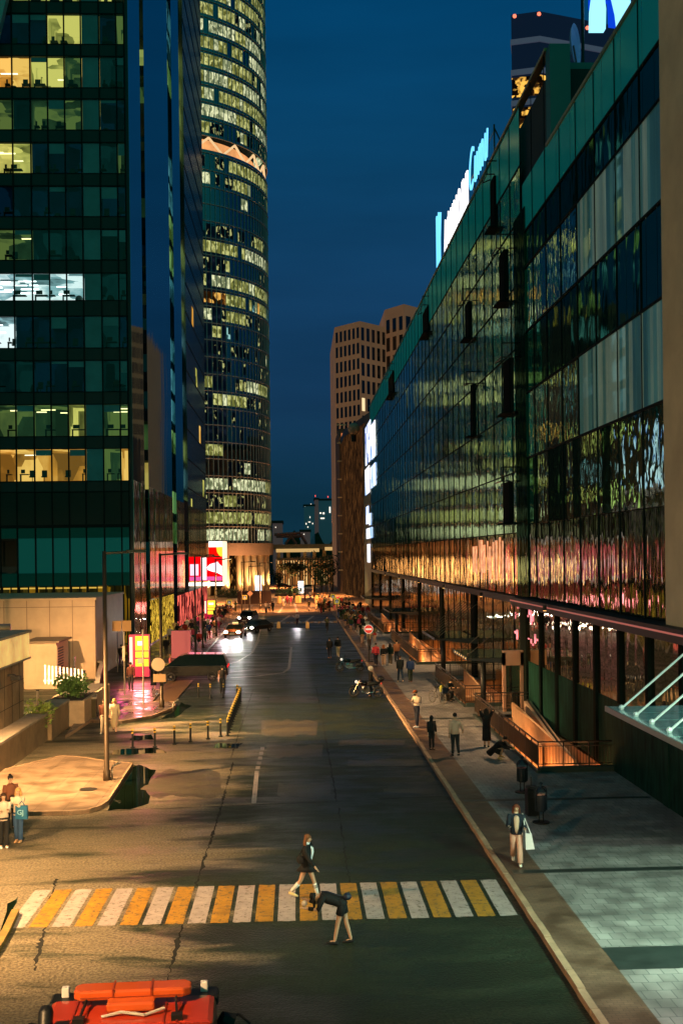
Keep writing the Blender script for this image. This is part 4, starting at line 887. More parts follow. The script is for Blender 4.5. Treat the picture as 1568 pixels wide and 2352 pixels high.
for i, y in enumerate((52, 70, 88, 106, 126, 146)):  # fill lamps added under the ledge to brighten pavement and people
    t = thing('ledge_fill_lamp', ['added warm fill lamp under the mall ledge, nearest', 'added warm fill lamp under the mall ledge, second', 'added warm fill lamp under the mall ledge, third', 'added warm fill lamp under the mall ledge, fourth', 'added warm fill lamp under the mall ledge, fifth', 'added warm fill lamp under the mall ledge, farthest'][i], 'lamp', (XR-.85, y, 6.0), group='added fill lamps under the mall ledge')
    b = MB(); b.cyl(0, 0, 0, .25, .09, 8); b.build('housing', M_black, t); b = MB(); b.cyl(0, 0, -.02, -.005, .08, 8); b.build('lens', glow('lamp_glass_on2', (255, 190, 110), 3), t)
    light('ledge_fill_light', 'SPOT', (XR-.85, y, 5.9), 1500, (1, .6, .3), '', .08, aim=(7.2, y, 0), spot=120)

# ---- stair wells with railings
M_well = mat('well_tiles', (.5, .3, .16), .6, var=.12, vscale=2)
WL = ['railed stair well nearest the camera, its slope glowing orange', 'second railed stair well from the camera, behind the parked bicycle', 'third railed stair well, bright orange inside, beside the strolling group', 'farthest railed stair well before the crowd']
for i, (a, b_y) in enumerate(WELLS):
    ox = (WX0+.06, a, 0); t = thing('stair_well', WL[i], 'stair well', (WX0, a, 0), group='railed stair wells along the mall'); O = (WX0, a, 0)
    b = MB(O); zb = -3.2
    b.quad((WX0, a, zb), (WX0, b_y, zb), (WX0, b_y, .1), (WX0, a, .1), 0); b.quad((WX1, a, zb), (WX1, b_y, zb), (WX1, b_y, .1), (WX1, a, .1), 0)
    b.quad((WX0, a, zb), (WX1, a, zb), (WX1, a, .1), (WX0, a, .1)); b.quad((WX0, b_y, zb), (WX1, b_y, zb), (WX1, b_y, .1), (WX0, b_y, .1)); b.quad((WX0, a, zb), (WX1, a, zb), (WX1, b_y, zb), (WX0, b_y, zb))
    b.build('pit_wall', M_well, t)
    n = 16; b = MB(O); L_ = min(9, (b_y-a)*.6)
    for k in range(n):
        z = -3.2+3.2*(n-k)/n; b.box(WX0+.1, WX0+1.55, b_y-L_*(n-k)/n-.01, b_y-L_*(n-k-1)/n, -3.2, z+.0)
    b.build('stair', M_well, t)
    b = MB(O); b.ext([(WX0+1.7, a+.3, -3.1), (WX0+1.7, b_y-1, -3.1), (WX0+1.7, b_y-1, .9), (WX0+1.7, a+1.5, .9-.6)], (.12, 0, 0)); b.build('divider_wall', M_well, t)
    b = MB(O); zc = .32
    b.box(WX0-.02, WX1-.02, a-.18, a+.12, .1, zc); b.box(WX0-.18, WX0-.021, a-.18, b_y, .1, .2); b.build('plinth', mat('dark_plinth', (.03, .05, .04), .5), t)
    h1 = 1.28; x = WX0-.06; b = MB(O)
    b.bar([(x, a, h1), (x, b_y, h1)], .035, 6); b.bar([(x, a, h1-.16), (x, b_y, h1-.16)], .022, 5); b.bar([(x, a, .36), (x, b_y, .36)], .022, 5)
    y = a
    while y <= b_y: b.box(x-.022, x+.022, y-.022, y+.022, .12, h1); y += 1.22
    y = a+.1
    while y < b_y: b.box(x-.016, x+.016, y-.016, y+.016, .36, h1-.16); y += .1
    b.build('side_railing', M_rail, t)
    for (yy, nm) in ((a, 'end_railing'), (b_y, 'end_railing')):
        b = MB(O); b.bar([(x, yy, h1), (WX1-.05, yy, h1)], .03, 6); b.bar([(x, yy, h1-.16), (WX1-.05, yy, h1-.16)], .018, 5); b.bar([(x, yy, .42), (WX1-.05, yy, .42)], .018, 5)
        xx_ = x
        while xx_ <= WX1: b.box(xx_-.02, xx_+.02, yy-.02, yy+.02, .3, h1); xx_ += 1.0
        xx_ = x+.1
        while xx_ < WX1: b.box(xx_-.008, xx_+.008, yy-.008, yy+.008, .42, h1-.16); xx_ += .12
        b.build(nm, M_black, t)
    # a lit tube lamp low on the pit wall
    L = b_y-a
    for f in ((.15, .5, .8) if i else (.1, .35, .65)):
        light('well_lamp', 'POINT', (WX0+.9, a+L*f, -1.0), [130, 30, 330, 300][i], (1, .42, .14), '', .25)
        light('well_lamp', 'POINT', (WX1-.5, a+L*f, -1.2), [100, 25, 170, 150][i], (1, .42, .14), '', .25)
for (u0, v0, u1, v1) in ((1145, 1715, 1200, 1760),): pass
wl = thing('escalator_cheek', 'long sloping bright side wall of the escalator in the nearest stair well', 'escalator', (WX0+2.2, 46, 0)); b = MB((WX0+2.2, 46, 0))
b.ext([(WX0+2.45, 45.0, -2.2), (WX0+2.45, 59, -.3), (WX0+2.45, 59, .9), (WX0+2.45, 45.0, -1.2)], (.35, 0, 0)); b.build('balustrade', mat('escalator_side', (.6, .42, .3), .3, .2), wl)
b = MB((WX0+2.2, 46, 0)); b.bar([(WX0+2.62, 45.0, -1.15), (WX0+2.62, 59, .95)], .05); b.build('handrail', M_black, wl)
# tall narrow kiosk panel by the second canopy
x, y = G(1196, 1690, .12); t = thing('lift_door_frame', 'tall tan door frame at the lift between the two nearest stair wells', 'door frame', (11.6, 60.6, .12)); b = MB()
b.box(-.55, -.4, 0, .35, 0, 3.2); b.box(.4, .55, 0, .35, 0, 3.2); b.box(-.55, .55, 0, .35, 2.5, 3.3); b.build('frame', mat('frame_tan', (.35, .2, .13), .5), t); b = MB(); b.box(-.4, .4, .15, .2, 0, 2.5); b.build('door', mirror_glass('door_glass', (.6, .6, .5), (.06, .05, .04), .4, .05, 1, .0), t)

# ---- glass canopies on stay rods
M_can = pane_glass('canopy_glass', .35, (.35, .5, .45))
def canopy(y0, y1, z, x0, label, lamp=None, rods=5, bright=False):
    t = thing('glass_canopy', label, 'canopy', (XR, y0, z), group='glass canopies hung on rods along the mall'); O = (XR, y0, z)
    n = max(2, int((y1-y0)/1.3))
    mg_ = mat('canopy_frosted', (.12, .24, .22), .15, emit=(.07, .2, .18), es=.3, var=.4, vscale=1.0) if bright else mirror_glass('canopy_dark_glass', (.7, .7, .6), (.03, .045, .04), .4, .06, 1, .01)
    for k in range(n):
        b = MB(O); ya = y0+(y1-y0)*k/n+.03; yb = y0+(y1-y0)*(k+1)/n-.03; b.box(x0, XR-.15, ya, yb, z-.02, z+.02); b.build('glass_panel', mg_, t)
    b = MB(O)
    for k in range(n+1): y = y0+(y1-y0)*k/n; b.ext([(x0-.05, y-.025, z-.03), (XR-.02, y-.025, z-.03), (XR-.02, y-.025, z-.4), (x0-.05, y-.025, z-.1)], (0, .05, 0))
    b.box(x0-.06, x0-.01, y0, y1, z-.12, z+.04); b.build('fin', M_black if not bright else mat('canopy_steel', (.3, .4, .42), .4, .5), t)
    for k in range(rods):
        b = MB(O); y = y0+(y1-y0)*(k+.5)/rods; b.tube((x0+.25, y, z+.06), (XR-.02, y, z+(XR-x0)*.78), .035 if bright else .022, 6); b.ball((x0+.25, y, z+.08), .09, 6, 4)
        b.build('stay_rod', mat('stay_steel', (.75, .8, .8), .3, .4) if bright else M_rail, t)
    if lamp:
        b = MB(O)
        for k in range(int((y1-y0)*1.2)): b.box(x0-.09, x0-.062, y0+k*.8+.2, y0+k*.8+.34, z-.05, z+.02)
        b.build('edge_lamp', glow('edge_lamp', (255, 200, 120), 1.5), t)
    return t
canopy(25.5, 34.2, 3.95, 9.4, 'pale green frosted canopy hung on white rods at the right edge', rods=6, bright=True)
canopy(61.0, 66.5, 3.0, 9.2, 'dark canopy with tiny edge lights over the lift door', lamp=True, rods=2)
canopy(76.8, 84.5, 2.9, 9.4, 'dark glass canopy above the second stair well with a fan of rods', rods=7)
canopy(113.5, 121, 2.9, 9.3, 'far dark canopy between the two farthest stair wells', rods=7)
canopy(150.5, 158, 2.9, 9.0, 'farthest dark canopy by the crowd', rods=5)
for (x, y) in ((10.2, 62), (10.2, 79), (10.2, 116)):
    t = thing('canopy_column', {62: 'dark round column under the canopy by the lift door', 79: 'dark round column under the second dark canopy', 116: 'dark round column under the far canopy'}[y], 'column', (x, y, .12)); b = MB(); b.cyl(0, 0, 0, 2.7, .16, 12); b.build('shaft', M_black, t, smooth=True); b = MB(); b.cyl(0, 0, 0, .08, .28, 12); b.build('base', M_black, t)

# ---- litter bins
def bin_(u, v, label, full=False):
    x, y = G(u, v, .12); t = thing('litter_bin', label, 'litter bin', (x, y, .12), rad(8), group='ornate litter bins')
    b = MB(); b.cyl(0, 0, 0, .04, .27, 16); b.build('base', M_black, t)
    for s in (-1, 1): b = MB(); b.tube((s*.07, 0, .03), (s*.07, 0, .42), .022); b.build('post', M_black, t)
    b = MB(); b.loft([(0, 0, .38), (0, 0, .4), (0, 0, .88), (0, 0, .89), (0, 0, .8)], [(.15, .15), (.16, .16), (.18, .18), (.165, .165), (.15, .15)], 14); b.build('basket', mat('gloss_black', (.015, .02, .025), .18), t, smooth=False)
    b = MB(); b.bar([(-.19, 0, .4)]+[(-.19*math.cos(a), 0, 1.0+.17*math.sin(a)) for a in [PI*k/10 for k in range(11)]]+[(.19, 0, .4)], .018, 6); b.build('hoop', M_black, t)
    b = MB(); b.lathe(0, 0, [(.17, 1.0), (.13, 1.09), (.05, 1.15), (.03, 1.2), (.06, 1.22), (.06, 1.26), (0, 1.3)], 12); b.build('lid', MC['gloss_black'], t)
    if full:
        b = MB(); 
        for k in range(6): b.ball((random.uniform(-.1, .1), random.uniform(-.1, .06), .9), .055, 6, 4, sc=(1, 1, .7))
        b.build('litter', mat('paper_litter', (.55, .3, .22), .8), t)
    return t
bin_(1199, 1820, 'slim black ornate litter bin farther from the camera, left of the box bin'); bin_(1242, 1890, 'black ornate litter bin filled with orange litter, nearest to the camera', True)
x, y = G(1221, 1872, .12); t = thing('box_bin', 'plain black box bin standing between the two ornate bins', 'bin', (x, y, .12), rad(5)); b = MB(); b.box(-.19, .19, -.17, .17, 0, .85); b.build('body', M_black, t, bevel=.02)
b = MB(); b.box(-.17, .17, -.15, .15, .86, .96); b.build('lid', M_black, t, bevel=.02); b = MB(); b.bar([(-.02, 0, .95), (-.02, 0, 1.25)], .025); b.build('handle', M_black, t)

# ---- bollards
def bollard(x, y, label, h=.85):
    t = thing('bollard', label, 'bollard', (x, y, 0), group='black and yellow bollards on the asphalt')
    b = MB(); b.cyl(0, 0, 0, h, .05, 8); b.cyl(0, 0, 0, .05, .1, 8); b.build('post', M_black, t)
    b = MB(); b.cyl(0, 0, h*.78, h*.86, .056, 8); b.cyl(0, 0, h*.94, h+.02, .056, 8); b.build('yellow_band', mat('bollard_yellow', (.65, .42, .05), .5), t)
r1 = [(305, 1718), (356, 1716), (401, 1710), (438, 1704), (478, 1698), (507, 1692)]
nm = ['leftmost bollard of the near row by the long puddle', 'second bollard from the left in the near row', 'third bollard from the left in the near row', 'fourth bollard from the left in the near row', 'fifth bollard from the left in the near row', 'last bollard of the near row, beside the slanting line']
for (u, v), l in zip(r1, nm): bollard(*G(u, v), l)
r2 = [(456, 1602), (483, 1603), (513, 1603), (545, 1606)]
for (u, v), l in zip(r2, ['leftmost bollard of the far row behind the puddles', 'second bollard of the far row', 'bollard right beside the walker with a backpack', 'rightmost bollard of the far row']): bollard(*G(u, v), l)
A = Vector(G(523, 1690)); B = Vector(G(552, 1612)); nB = 15
words = ['first', 'second', 'third', 'fourth', 'fifth', 'sixth', 'seventh', 'eighth', 'ninth', 'tenth', 'eleventh', 'twelfth', 'thirteenth', 'fourteenth', 'farthest']
for k in range(nB):
    p = A.lerp(B, k/(nB-1)); bollard(p.x, p.y, f'{words[k]} bollard of the slanting line, counted from the camera')

# ---- left foreground walls, boxes, planters
M_wallp = mat('stained_panel_wall', (.25, .17, .09), .75, var=.35, vscale=.9, bump=.15)
M_beige = mat('beige_sheet', (.52, .36, .22), .6, var=.12, vscale=.7)
def wall_on_x(u0, v0, u1, v1): pass
sx = -12.75; y1 = 53.3
sv = thing('service_wall', 'stained panel wall with a glowing yellow top band at the left edge', 'wall', (sx, 45, 0)); so_ = (sx, 45, 0)
b = MB(so_); b.box(sx-7, sx, 34, y1, 0, 4.05); b.build('wall', M_wallp, sv)
b = MB(so_)
for k in range(15):
    y = 34+k*1.32
    b.box(sx, sx+.012, y, y+.02, 0, 4.05)
for z in (1.1, 2.1, 3.1): b.box(sx, sx+.013, 34, y1, z, z+.02)
b.build('panel_joints', M_crack, sv)
b = MB(so_); b.box(sx-7.1, sx+.25, 34, y1+.2, 4.1, 5.25); b.build('lit_fascia', mat('fascia_yellow', (.6, .45, .15), .5, emit=(1, .6, .16), es=.62, var=.4, vscale=.5), sv)
b = MB(so_); b.box(sx-7.2, sx+.35, 34, y1+.3, 5.25, 5.36); b.box(sx-7.2, sx+.3, 34, y1+.3, 4.02, 4.1); b.build('cornice', M_conc, sv)
for (yy, zz_) in ((50.5, 3.5), (45.5, 3.3)):
    b = MB(so_); b.box(sx, sx+.3, yy-.1, yy+.1, zz_, zz_+.1); b.box(sx+.15, sx+.55, yy-.14, yy+.14, zz_-.16, zz_+.02); b.build('flood_lamp', M_black, sv)
lw_ = thing('low_parapet', 'low stepped stone parapet running along the tiled corner', 'wall', (-12.2, 50, 0)); lo_ = (-12.2, 50, 0)
b = MB(lo_); b.box(sx+.02, -11.95, 33, 54.6, 0, 1.25); b.box(-12.6, -11.75, 54.62, 58.6, 0, 1.35); b.build('wall', M_wallp, lw_)
b = MB(lo_); b.box(sx+.02, -11.85, 33, 54.6, 1.25, 1.36); b.box(-12.65, -11.7, 54.62, 58.7, 1.35, 1.45); b.build('coping', M_conc, lw_)
pl = thing('planter', 'tan stone planter box with a leafy shrub', 'planter', (-11.6, 58, 0), group='stone planters on the left')
X_a = Q(105, 1675, 59)[0]; X_b = Q(195, 1675, 59)[0]
O = (-11.6, 58, 0); b = MB(O); b.box(X_a, X_b, 59, 67, 0, 1.3); b.build('box', mat('pale_stone', (.45, .32, .2), .7, var=.15), pl); b = MB(O); b.box(X_a+.15, X_b-.15, 59.2, 66.8, 1.3, 1.33); b.build('soil', mat('soil', (.05, .04, .03), .9), pl)
M_leaf = mat('leaf_green', (.1, .2, .05), .6, var=.5, vscale=3); M_leaf2 = mat('leaf_dark', (.02, .06, .03), .6, var=.5, vscale=2)
def foliage(c, r, n, m, par, off, seed=1, s=.12, nm='foliage', shape=(1, 1, 1)):
    rnd = random.Random(seed); b = MB(off); lobes = [(Vector((rnd.uniform(-.6, .6)*r*shape[0], rnd.uniform(-.6, .6)*r*shape[1], rnd.uniform(-.4, .6)*r*shape[2])), rnd.uniform(.35, .6)*r) for _ in range(9)]
    for _ in range(n):
        lc, lr_ = rnd.choice(lobes); d = Vector((rnd.gauss(0, 1), rnd.gauss(0, 1), rnd.gauss(0, 1))).normalized()*lr_*rnd.random()**.4
        p = Vector(c)+lc+d; a = Vector((rnd.gauss(0, 1), rnd.gauss(0, 1), rnd.gauss(0, .6))).normalized(); q = a.cross(Vector((rnd.random(), rnd.random(), 1))).normalized(); k = s*rnd.uniform(.6, 1.3)
        b.quad(p-a*k, p-q*k*.5, p+a*k, p+q*k*.5)
    return b.build(nm, m, par)
shb = thing('shrub', 'dark green shrub growing in the larger planter', 'shrub', (X_a+1, 61, 1.3), group='shrubs in the planters'); foliage((0, 0, .35), 1.15, 900, M_leaf, shb, (0, 0, 0), 3, .14, shape=(.9, 1.4, .7)); b = MB(); b.tube((0, 0, 0), (.1, 0, .6), .05); b.build('stem', M_black, shb)
x, y = G(86, 1680, .6); shb = thing('shrub', 'bright yellow green shrub behind the low parapet', 'shrub', (x, y+1, 1.0), group='shrubs in the planters'); foliage((0, 0, .3), .8, 500, mat('leaf_bright', (.28, .38, .08), .6, var=.4, vscale=3), shb, (0, 0, 0), 5, .12, shape=(1, 1, .8)); b = MB(); b.tube((0, 0, -.8), (0, 0, .4), .05); b.build('stem', M_black, shb)
x, y = G(70, 1698, .6)
fn = thing('picket_screen', 'pale upright picket fence behind the shrub planter', 'fence', (-13, 68, 0)); O = (-13, 68, 0); b = MB(O)
for k in range(11): 
    x = Q(103+k*8.5, 1600, 68)[0]; b.box(x, x+.1, 68, 68.06, 1.2, 2.35-.03*k); 
b.build('pickets', M_white, fn); b = MB(O); b.box(Q(100, 1600, 68)[0], Q(196, 1600, 68)[0], 68.07, 68.12, 1.35, 1.45); b.build('rail', M_white, fn)
pt = []
for i, (u, v, h) in enumerate(((163, 1630, 2.0), (195, 1615, 2.1), (88, 1660, 1.9), (172, 1590, 2.4))):
    x, y = G(u, v, .5); t = thing('fence_post', ['dark slim post at the planter front', 'dark slim post at the planter corner', 'pale slanted post by the bright shrub', 'slim post behind the picket fence'][i], 'post', (x, y, .2)); b = MB(); b.box(-.05, .05, -.05, .05, 0, h); b.build('shaft', M_black if i != 2 else M_conc, t); b = MB(); b.box(-.07, .07, -.07, .07, h, h+.05); b.build('cap', M_black, t)
gw = thing('garden_wall', 'dark curved retaining wall behind the planters', 'wall', (-10.8, 70, 0)); O = (-10.8, 70, 0); P = [G(222, 1655), G(228, 1620), G(232, 1590), G(240, 1560), G(190, 1545)]; b = MB(O)
for p, q in zip(P, P[1:]): b.ext([(p[0], p[1], 0), (q[0], q[1], 0), (q[0], q[1], 1.15), (p[0], p[1], 1.15)], (-.25, 0.02, 0))
b.build('wall', mirror_glass('dark_wall_tile', (.5, .5, .4), (.06, .05, .03), .15, .2, 1, 0), gw); b = MB(O)
for p, q in zip(P, P[1:]): b.ext([(p[0]+.03, p[1], 1.15), (q[0]+.03, q[1], 1.15), (q[0]+.03, q[1], 1.25), (p[0]+.03, p[1], 1.25)], (-.3, 0, 0))
b.build('coping', M_conc, gw)
YK = 76.0; kx0, kx1 = Q(55, 1500, YK)[0], Q(130, 1500, YK)[0]; kz = Q(100, 1477, YK)[1]
kc = thing('ribbed_cabin', 'small ribbed beige service cabin with louvred doors', 'cabin', (kx0, YK, 0)); O = (kx0, YK, 0); b = MB(O); b.box(kx0, kx1, YK, YK+4, 0, kz); b.build('body', M_beige, kc)
b = MB(O)
for k in range(16): x = kx0+.9+k*.085; b.box(x, x+.04, YK-.03, YK, .3, kz-.2)
b.build('ribs', M_beige, kc); b = MB(O); b.box(kx0-.1, kx1+.2, YK-.15, YK+4.1, kz, kz+.12); b.build('roof', mat('roof_dull', (.18, .12, .07), .6), kc)
b = MB(O)
for k in range(12): b.box(kx1, kx1+.03, YK+.5, YK+2.2, .6+k*.18, .7+k*.18)
b.build('louvre', M_black, kc); b = MB(O); b.box(kx0+.05, kx0+.75, YK-.04, YK, .2, kz-.3); b.build('door', M_beige, kc)
YB_ = 82.0; bz = Q(200, 1378, YB_)[1]; bx1 = Q(219, 1400, YB_)[0]
bx = thing('beige_box_building', 'large plain beige sheet metal building in front of the office tower', 'building', (-20, YB_, 0)); O = (-20, YB_, 0); b = MB(O); b.box(-32, bx1, YB_, YB_+13, 0, bz); b.build('wall', M_beige, bx)
b = MB(O); b.box(-32, bx1+.12, YB_-.15, YB_+13, bz, bz+.16); b.build('roof_rim', M_beige, bx); b = MB(O)
for k in range(7): b.box(bx1-.02-k*1.62, bx1+.02-k*1.62, YB_-.015, YB_, 0, bz)
b.box(-32, bx1, YB_-.014, YB_, bz-.5, bz-.46); b.build('seams', mat('seam_brown', (.2, .12, .07), .7), bx)
pp = thing('roof_pipe', 'grey ventilation pipe lying on the roof of the service wall', 'pipe', (sx-2, 53, 5.3)); b = MB(); b.tube((-3, 1.2, .15), (1.2, 1.2, .15), .17, 10); b.build('duct', M_steel, pp, smooth=True); b = MB(); b.tube((.3, 1.2, -.05), (.3, 1.2, .5), .06); b.build('valve', M_black, pp)

# ---- screens, totems and signs
M_red = glow('screen_red', (235, 5, 12), 1.3); M_scw = glow('screen_frame_white', (255, 240, 235), 1.8)
YS = 147.0
def sq(u, v, Y=YS): x, z = Q(u, v, Y); return x, z
bs_ = thing('corner_screen', 'big glowing red and white advertising screen at the tower corner', 'screen', (sq(475, 1300)[0], YS, 4)); O = tuple(bs_.location)
x0, z1 = sq(434, 1279); x1, z0 = sq(511, 1334)
b = MB(O); b.box(x0, x1, YS, YS+.5, z0, z1); b.build('panel', M_red, bs_)
def bit(u0, v0, u1, v1, m, nm, dy=.03, Y=YS):
    a, c = sq(u0, v1, Y); d, e = sq(u1, v0, Y); b = MB(O); b.box(a, d, Y-dy, Y-.005, c, e); return b.build(nm, m, bs_)
bit(437, 1296, 456, 1322, glow('screen_pink', (255, 190, 215), 1.7), 'picture'); bit(462, 1280, 467, 1332, M_scw, 'bar'); bit(468.5, 1280, 474, 1332, M_scw, 'bar')
b = MB(O); ce = [sq(u, v) for u, v in ((475, 1303), (482, 1296), (492, 1293), (500, 1290), (505, 1297), (510, 1300), (511, 1322), (500, 1316), (485, 1312), (477, 1309))]; b.ext([(p[0], YS-.05, p[1]) for p in ce], (0, .03, 0)); b.build('picture', glow('screen_pinkwhite', (255, 225, 240), 1.9), bs_)
bit(436, 1324, 510, 1334, glow('screen_mauve', (225, 90, 160), 1.2), 'picture')
bit(434, 1337, 516, 1346, M_scw, 'lit_edge', .3)
b = MB(O); a0 = sq(512, 1334); a1 = sq(517, 1243); b.box(a0[0], a1[0], YS-.4, YS+4, a0[1]-.5, a1[1]); b.build('lit_edge', glow('screen_edge', (255, 225, 190), 1.5), bs_)
a = sq(479, 1279); c = sq(511.5, 1243); b = MB(O); b.box(a[0], c[0], YS+.6, YS+1, a[1], c[1]); b.build('upper_panel', glow('upper_red', (255, 12, 5), 1.3), bs_)
b = MB(O); b.box(a[0], c[0], YS+.5, YS+.59, c[1]-.75, c[1]); b.build('lit_edge', M_scw, bs_)
b = MB(O); tri = [sq(u, v) for u, v in ((496, 1256), (510, 1256), (511, 1278), (504, 1278), (498, 1268))]; b.ext([(p[0], YS+.5, p[1]) for p in tri], (0, .05, 0)); b.build('picture', glow('screen_yellow', (255, 200, 50), 1.5), bs_)
b = MB(O); b.box(x0+1, x0+1.3, YS+.5, YS+3, z0, z1); b.build('bracket', M_black, bs_)
light('screen_light', 'AREA', ((x0+x1)/2, YS-1, (z0+z1)/2), 120, (1, .2, .25), '', 5, aim=((x0+x1)/2, YS-20, 0))
def totem(u, v, w, h, label, m1, m2, pw, c, z0=.12, blocks=True):
    x, y = G(u, v, .1); t = thing('advertising_totem', label, 'totem', (x, y, z0), group='lit totems on the left pavement'); b = MB(); b.box(-w/2-.3, w/2, 0, .6, 0, h); b.build('cabinet', m1, t)
    if blocks:
        for (a, c_) in ((.25*h, .42*h), (.46*h, .6*h), (.63*h, .97*h)): b = MB(); b.box(-w/2+.15, w/2-.02, -.03, -.005, a, c_); b.build('lit_face', m2, t)
        b = MB(); b.box(-w/2-.27, -w/2-.05, -.02, -.004, h*.3, h*.95); b.build('lit_edge', MC['screen_edge'], t)
        b = MB(); b.box(-w/2+.3, w/2-.35, -.034, -.031, h*.75, h*.85); b.build('lettering_block', M_scw, t)
    if pw: light('totem_light', 'AREA', (x, y-.7, h*.6), pw, c, '', 1.2, aim=(x+1.5, y-9, 0))
    return t
totem(325, 1555, 1.1, 3.0, 'glowing yellow and red totem standing on the wet pink pavement', mat('totem_red', (.4, .01, .04), .4, emit=(.8, .01, .08), es=.5), glow('totem_yellow', (255, 235, 60), 1.5), 210, (1, .14, .2))
totem(486, 1422, 1.3, 2.6, 'smaller yellow lit totem farther up the left pavement', MC['totem_red'], MC['totem_yellow'], 120, (1, .3, .3))
totem(420, 1512, 1.3, 2.3, 'dull pink panel totem behind the dark van', mat('totem_pink', (.45, .1, .12), .5, emit=(.35, .05, .07), es=.5), None, 0, None, blocks=False)
light('pink_wash', 'POINT', (-11.6, 76, 1.6), 60, (1, .1, .3), '', .5); light('pink_wash', 'POINT', (-12, 130, 3), 350, (1, .25, .3), '', .6)
def cyan_pillar(u, v, w, h, label, Y=None):
    x, y = G(u, v, 0); t = thing('lit_pillar', label, 'pillar', (x, y, 0), group='white lit pillars'); b = MB(); b.box(-w/2, w/2, 0, .5, .3, h); b.build('light_box', mat('pillar_light', (.6, .8, .9), .4, emit=lin((215, 235, 255)), es=1.5, var=.3, vscale=.5), t); b = MB(); b.box(-w/2, w/2, -.02, .52, 0, .29); b.build('base', M_black, t)
cyan_pillar(691, 1366, 1.2, 3.0, 'white lit pillar alone before the far hall'); 
for i, u in enumerate((588, 593.5, 599)): cyan_pillar(u, 1373, .32, 4.6, ['left white lit pillar of the slim trio by the columns', 'middle white lit pillar of the slim trio', 'right white lit pillar of the slim trio'][i])
M_sy = mat('sign_yellow', (.7, .5, .04), .5, emit=(.8, .6, .06), es=.45); M_sb = mat('sign_blue', (.02, .06, .3), .5); M_sw = mat('sign_white_face', (.85, .85, .85), .5, emit=(.8, .8, .8), es=.3)
def ped_sign(u, v, s, fv, label):
    """yellow bordered pedestrian crossing sign: blue square, white triangle, walker"""
    x, y = G(u, fv, .1); z = Q(u, v, y)[1]; t = thing('crossing_sign', label, 'sign', (x, y, 0), group='pedestrian crossing signs'); s = s*y/F; O = (0, 0, 0)
    b = MB(); b.cyl(0, .06, 0, z+s/2, .04, 6); b.build('pole', M_steel, t); b = MB(); b.box(-s/2, s/2, 0, .03, z-s/2, z+s/2); b.build('board', M_sy, t)
    b = MB(); k = s*.33; b.box(-k, k, -.012, -.002, z-k, z+k); b.build('blue_field', M_sb, t)
    b = MB(); b.ext([(-k*.85, -.02, z-k*.8), (k*.85, -.02, z-k*.8), (0, -.02, z+k*.85)], (0, .006, 0)); b.build('triangle', M_sw, t)
    b = MB(); b.ball((0, -.03, z+k*.25), k*.13, 6, 4); b.bar([(0, -.03, z+k*.1), (0, -.03, z-k*.25)], k*.1); b.bar([(0, -.03, z-k*.25), (-k*.3, -.03, z-k*.7)], k*.07); b.bar([(0, -.03, z-k*.25), (k*.28, -.03, z-k*.7)], k*.07); b.build('walker', M_black, t)
ped_sign(527, 1383, 11, 1425, 'yellow crossing sign on the left pavement edge, lower of that pair'); ped_sign(563, 1372, 10, 1412, 'yellow crossing sign right of the far lamp posts'); ped_sign(765, 1370, 10, 1412, 'higher yellow crossing sign above the right hand crowd'); ped_sign(774, 1381, 12, 1430, 'lower yellow crossing sign above the right hand crowd')
for i, (u, v) in enumerate(((554, 1358), )):
    x, y = G(575, 1412); z = Q(575, 1363, y)[1]; t = thing('priority_sign', 'small pinkish diamond road sign on the reddish post', 'sign', (x, y-.3, 0)); b = MB(); b.ext([(-.45, 0, z), (0, 0, z-.45), (.45, 0, z), (0, 0, z+.45)], (0, .03, 0)); b.build('board', mat('diamond_pink', (.6, .35, .25), .5), t); b = MB(); b.cyl(0, .08, 0, z, .04, 6); b.build('pole', M_steel, t)
# no entry sign
x, y = G(847, 1520, .12); z = Q(845, 1445, y)[1]; t = thing('no_entry_sign', 'round red no entry sign with a white bar on a slim dark post', 'sign', (x, y, .12)); b = MB(); b.cyl(0, 0, 0, z+.2, .045, 8); b.build('pole', M_black, t)
b = MB(); b.cyl(0, 0, 0, .06, .35, 10); b.build('base', M_black, t)
def disc(zc, r, y0, n=24): return [(r*math.cos(2*PI*k/n), y0, zc+r*math.sin(2*PI*k/n)) for k in range(n)]
z -= .12
b = MB(); b.ext(disc(z, .36, -.09), (0, .03, 0)); b.build('rim', M_sw, t); b = MB(); b.ext(disc(z, .32, -.105), (0, .012, 0)); b.build('red_disc', mat('sign_red', (.6, .02, .02), .5, emit=(.7, .05, .02), es=.5), t); b = MB(); b.box(-.24, .24, -.125, -.108, z-.07, z+.07); b.build('white_bar', M_sw, t)
# round sign back and tan plate on the second lamp
x, y = G(372, 1630); z = Q(371, 1525, y)[1]; t = thing('round_sign', 'pale round sign back with a tan plate below, strapped to the second lamp post', 'sign', (x-.15, y-.25, 0)); b = MB(); b.ext(disc(z, .38, 0), (0, .03, 0)); b.build('disc', mat('sign_back', (.5, .36, .24), .5), t); b = MB(); b.box(-.28, .42, 0, .03, z-1.0, z-.55); b.build('plate', mat('plate_tan', (.45, .26, .12), .5), t); b = MB(); b.bar([(.1, .05, z-1.1), (.1, .05, z+.3)], .03); b.build('clamp', M_black, t)
for (u, v, tv, lab, bw_, bh) in ((330, 1619, 1450, 'slim tan post carrying a small plate before the yellow totem', .3, .3), (287, 1597, 1455, 'slim grey post left of the yellow totem', .12, .9)):
    x, y = G(u, v, .1); h = Q(u, tv, y)[1]; t = thing('sign_post', lab, 'sign post', (x, y, .1)); b = MB(); b.cyl(0, 0, 0, h, .05, 8); b.build('pole', M_conc if u == 330 else M_steel, t); b = MB(); b.box(-bw_, .05, -.07, -.05, h*.55, h*.55+bh); b.build('plate', M_conc, t)
